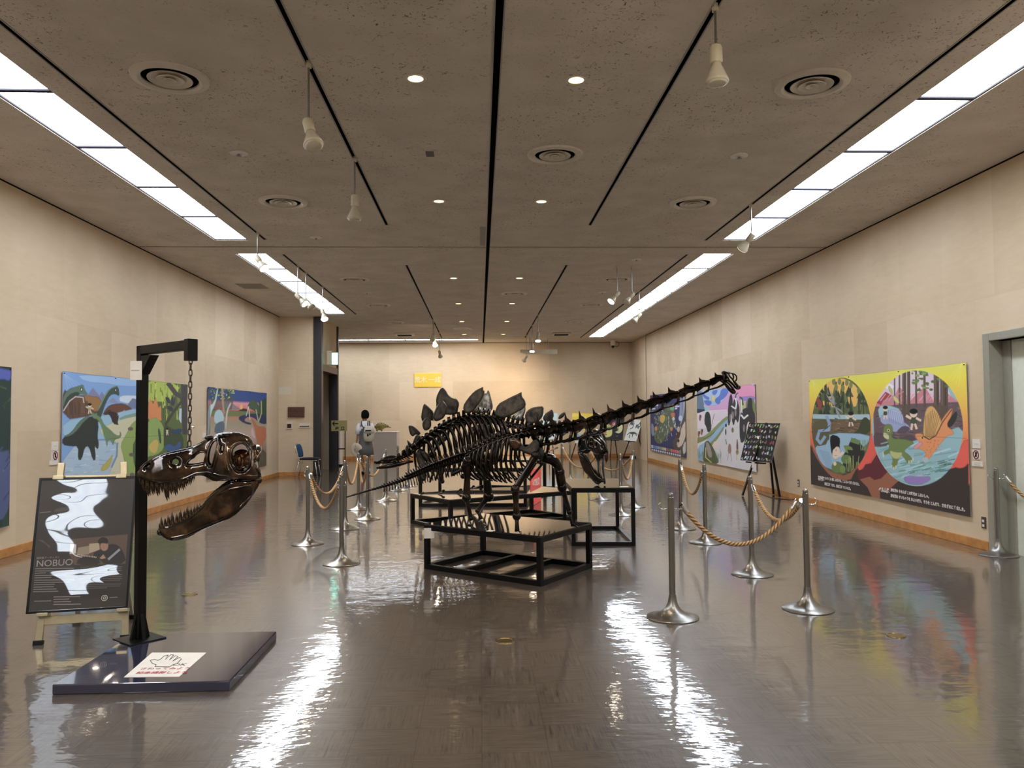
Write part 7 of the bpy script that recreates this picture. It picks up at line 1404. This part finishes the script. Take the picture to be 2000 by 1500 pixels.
# ================================================================ THE VISITOR
PX, PY = -3.0, 20.9
HU = thing('person', 'person with short black hair in a grey dress, seen from behind, holding a hat', 'person', (PX, PY, 0))
def Q(X, Y_, dy=0.): P = at(630+X/9.375, 780+Y_/9.375, PY+dy); return P
def hand(V, E, R, wrist, d, side, base):
    d = Vector(d).normalized(); sd = Vector(side).normalized(); i0 = len(V); V.append(wrist+d*.045); R.append(.024); E.append((base, i0))
    for k, (o_, l_) in enumerate(((-.030, .060), (-.010, .072), (.010, .068), (.030, .052))):
        a = len(V); V.append(wrist+d*.085+sd*o_); R.append(.0095); E.append((i0, a)); V.append(wrist+d*(.085+l_*.5)+sd*o_*1.1-Vector((0, .012, 0))); R.append(.0085); E.append((a, a+1)); V.append(wrist+d*(.085+l_*.8)+sd*o_*1.1-Vector((0, .035, 0))); R.append(.007); E.append((a+1, a+2))
    a = len(V); V.append(wrist+d*.05+sd*-.042); R.append(.010); E.append((i0, a)); V.append(wrist+d*.085+sd*-.050-Vector((0, .015, 0))); R.append(.008); E.append((a, a+1))
Vv = []; Ev = []; Rv = []
def nd(P, r, p=None): Vv.append(Vector(P)); Rv.append(r); (Ev.append((p, len(Vv)-1)) if p is not None else None); return len(Vv)-1
pel = nd((PX+.02, PY, .93), .145); wai = nd((PX+.01, PY, 1.08), .115, pel); che = nd((PX+.01, PY, 1.25), .13, wai); nek = nd((PX, PY, 1.385), .055, che); hd0 = nd((PX-.005, PY, 1.45), .062, nek); hd1 = nd((PX-.01, PY+.005, 1.54), .088, hd0); hd2 = nd((PX-.01, PY, 1.61), .075, hd1)
nose = nd((PX-.098, PY+.035, 1.515), .016, hd1)
for s_, pts in ((-1, [(PX-.13, PY, 1.315), (PX-.175, PY-.01, 1.08), (PX-.205, PY-.03, .875)]), (1, [(PX+.15, PY, 1.315), (PX+.19, PY+.06, 1.10), (PX+.10, PY+.20, 1.02)])):
    a = nd(pts[0], .052, che); b_ = nd(pts[1], .038, a); c_ = nd(pts[2], .026, b_); hand(Vv, Ev, Rv, Vector(pts[2]), Vector(pts[2])-Vector(pts[1]), (0, 1, 0) if s_ < 0 else (0, 0, 1), c_)
lg = [((PX-.07, PY, .86), (PX-.115, PY+.05, .50), (PX-.06, PY+.22, .16), (PX-.05, PY+.24, .07), (PX-.09, PY+.14, .035)), ((PX+.09, PY, .86), (PX+.10, PY-.01, .48), (PX+.105, PY+.0, .12), (PX+.105, PY, .06), (PX+.07, PY+.13, .035))]
for pts in lg:
    a = nd(pts[0], .085, pel); b_ = nd(pts[1], .056, a); m_i = nd(Vector(pts[1]).lerp(Vector(pts[2]), .35), .056, b_); c_ = nd(pts[2], .034, m_i); e_ = nd(pts[3], .036, c_); nd(pts[4], .034, e_)
me = bpy.data.meshes.new('body'); me.from_pydata([tuple(v) for v in Vv], Ev, []); bo = bpy.data.objects.new('body', me); COL.objects.link(bo); attach(bo, HU)
sk_ = bo.modifiers.new('skin', 'SKIN'); sk_.use_smooth_shade = True
if not me.skin_vertices: me.attributes.new
for i, r_ in enumerate(Rv): me.skin_vertices[0].data[i].radius = (r_, r_*.85 if i in (pel, wai, che) else r_)
me.skin_vertices[0].data[pel].use_root = True
sb = bo.modifiers.new('sub', 'SUBSURF'); sb.levels = sb.render_levels = 2; me.materials.append(M['skin'])
# hair, ears, eyes
mb = MB(); n = 18; rings = []
for k in range(10):
    t_ = k/9; z = 1.455+t_*.235; r_ = .112*math.sqrt(max(.02, 1-((t_-.42)/.60)**2)); rings.append([Vector((PX+.008+r_*math.cos(a)*(1.0), PY-.012+r_*math.sin(a)*(1.08)-(.02 if math.sin(a) > .2 and t_ < .55 else 0), z)) for a in np.linspace(0, 2*math.pi, n+1)[:-1]])
# open the front-left for the face
for k, rg in enumerate(rings):
    if k < 6:
        for j, v in enumerate(rg):
            a = 2*math.pi*j/n
            if math.cos(a-2.45) > .55: rg[j] = Vector((PX, PY, v.z)).lerp(v, .55)
mb.loft(rings); mb.build('hair', 'hair', HU, smooth=True, sub=1)
for s_ in (1,): MB().ball((PX-.083, PY-.022, 1.525), (.012, .020, .032), 10, 7).build('ear', 'skin', HU, smooth=True)
for dx, dy in ((-.088, .030), (-.055, .078)): MB().ball((PX+dx, PY+dy, 1.545), .010, 8, 6).build('eye', 'white', HU, smooth=True)
MB().tube([(PX-.094, PY+.045, 1.478), (PX-.070, PY+.075, 1.476)], .006, 6).build('mouth', simple('lips', C(150, 84, 74), .6), HU)
def ring(cx_, cy_, rx, ry, z, n=20): return [Vector((cx_+rx*math.cos(a), cy_+ry*math.sin(a), z)) for a in np.linspace(0, 2*math.pi, n+1)[:-1]]
mb = MB(); mb.loft([ring(PX, PY, .06, .055, 1.400), ring(PX, PY, .085, .075, 1.375), ring(PX+.005, PY, .165, .10, 1.335), ring(PX+.01, PY, .175, .125, 1.27), ring(PX+.01, PY, .160, .130, 1.15), ring(PX+.01, PY, .150, .125, 1.06)]); mb.build('shirt', 'cotton', HU, smooth=True)
for s_, pts in ((-1, [(PX-.12, PY, 1.325), (PX-.165, PY, 1.22), (PX-.185, PY-.012, 1.05)]), (1, [(PX+.14, PY, 1.325), (PX+.185, PY+.02, 1.22), (PX+.20, PY+.06, 1.07)])): MB().tube(pts, [.062, .064, .066], 14).build('sleeve', 'cotton', HU, smooth=True)
mb = MB(); mb.loft([ring(PX+.02, PY, .12, .118, 1.29), ring(PX+.015, PY, .155, .138, 1.18), ring(PX+.01, PY, .158, .138, 1.06), ring(PX+.015, PY, .175, .155, .90), ring(PX+.02, PY, .195, .170, .70), ring(PX+.02, PY, .215, .185, .515)], cap=False); mb.build('dress', 'greydress', HU, smooth=True, solid=.006)
for x in (-.085, .095): MB().tube([(PX+x, PY-.125, 1.25), (PX+x*.9, PY-.105, 1.34), (PX+x*.8, PY, 1.392), (PX+x*.9, PY+.10, 1.34)], .014, 8, flat=.5).build('dress_strap', 'greydress', HU, smooth=True)
for pts in lg:
    an = Vector(pts[3]); MB().tube([an+Vector((0, 0, .10)), an+Vector((0, 0, .0))], .043, 12).build('sock', simple('pale blue sock', C(150, 168, 182), .8), HU, smooth=True)
    tn = Vector((pts[4][0]-pts[3][0], pts[4][1]-pts[3][1], 0)).normalized(); b0 = Vector((an.x, an.y, .035)); z_ = 0 if an.z < .065 else 0
    MB().tube([b0-tn*.05, b0, b0+tn*.08, b0+tn*.15, b0+tn*.17], [.030, .044, .042, .034, .015], 12, flat=.8).build('shoe', 'hair', HU, smooth=True)
BPk = thing('backpack', 'beige canvas backpack with dark straps worn by the person', 'backpack', (PX+.13, PY-.22, 1.0))
def bpr(z, w_, d_, x=0, y=0): return [Vector((PX+.135+x+w_*math.copysign(abs(math.cos(a))**.6, math.cos(a)), PY-.22+y+d_*math.copysign(abs(math.sin(a))**.6, math.sin(a)), z)) for a in np.linspace(0, 2*math.pi, 21)[:-1]]
mb = MB(); mb.loft([bpr(.86, .08, .05), bpr(.89, .125, .075), bpr(1.0, .14, .085), bpr(1.12, .135, .08), bpr(1.20, .115, .07), bpr(1.24, .08, .045)]); mb.build('bag_body', 'canvasbag', BPk, smooth=True)
mb = MB(); mb.loft([bpr(1.09, .12, .02, 0, -.075), bpr(1.20, .115, .06, 0, -.025), bpr(1.255, .09, .055, 0, -.0), bpr(1.27, .05, .03)]); mb.build('flap', simple('light canvas flap', C(196, 188, 176), .8), BPk, smooth=True)
MB().box((PX+.06, PY-.325, 1.135), (PX+.205, PY-.305, 1.165)).build('label_band', 'hair', BPk); MB().box((PX+.10, PY-.312, 1.0), (PX+.14, PY-.300, 1.07)).build('buckle_strap', 'hair', BPk); MB().box((PX+.155, PY-.312, 1.03), (PX+.19, PY-.300, 1.08)).build('buckle_strap', 'hair', BPk)
for x0_, x1_ in ((-.075, .05), (.13, .20)): MB().tube(spline([(PX+x1_, PY-.15, 1.16), (PX+x0_*.8+x1_*.2, PY-.155, 1.28), (PX+x0_, PY-.10, 1.36), (PX+x0_, PY, 1.40)], 10), .014, 8, flat=.5).build('shoulder_strap', simple('dark strap', C(60, 62, 64), .7), BPk, smooth=True)
HT = thing('sun_hat', 'cream wide-brimmed hat with a dark band held in the left hand of the person', 'hat', (PX-.21, PY-.07, .62))
hm_ = Matrix.Translation((PX-.205, PY-.07, .635)) @ Matrix.Rotation(math.radians(-78), 4, 'X') @ Matrix.Rotation(math.radians(28), 4, 'Y')
MB().lathe([(.085, .0), (.12, -.005), (.17, .0), (.195, .012), (.196, .016), (.17, .004), (.12, .0), (.086, .005)], 32, hm_).build('brim', 'straw', HT, smooth=True)
MB().lathe([(.087, .0), (.084, .05), (.075, .09), (.05, .105), (.001, .108)], 28, hm_).build('crown', 'straw', HT, smooth=True); MB().lathe([(.089, .004), (.0885, .035)], 28, hm_).build('band', 'hair', HT, smooth=True, solid=.003)
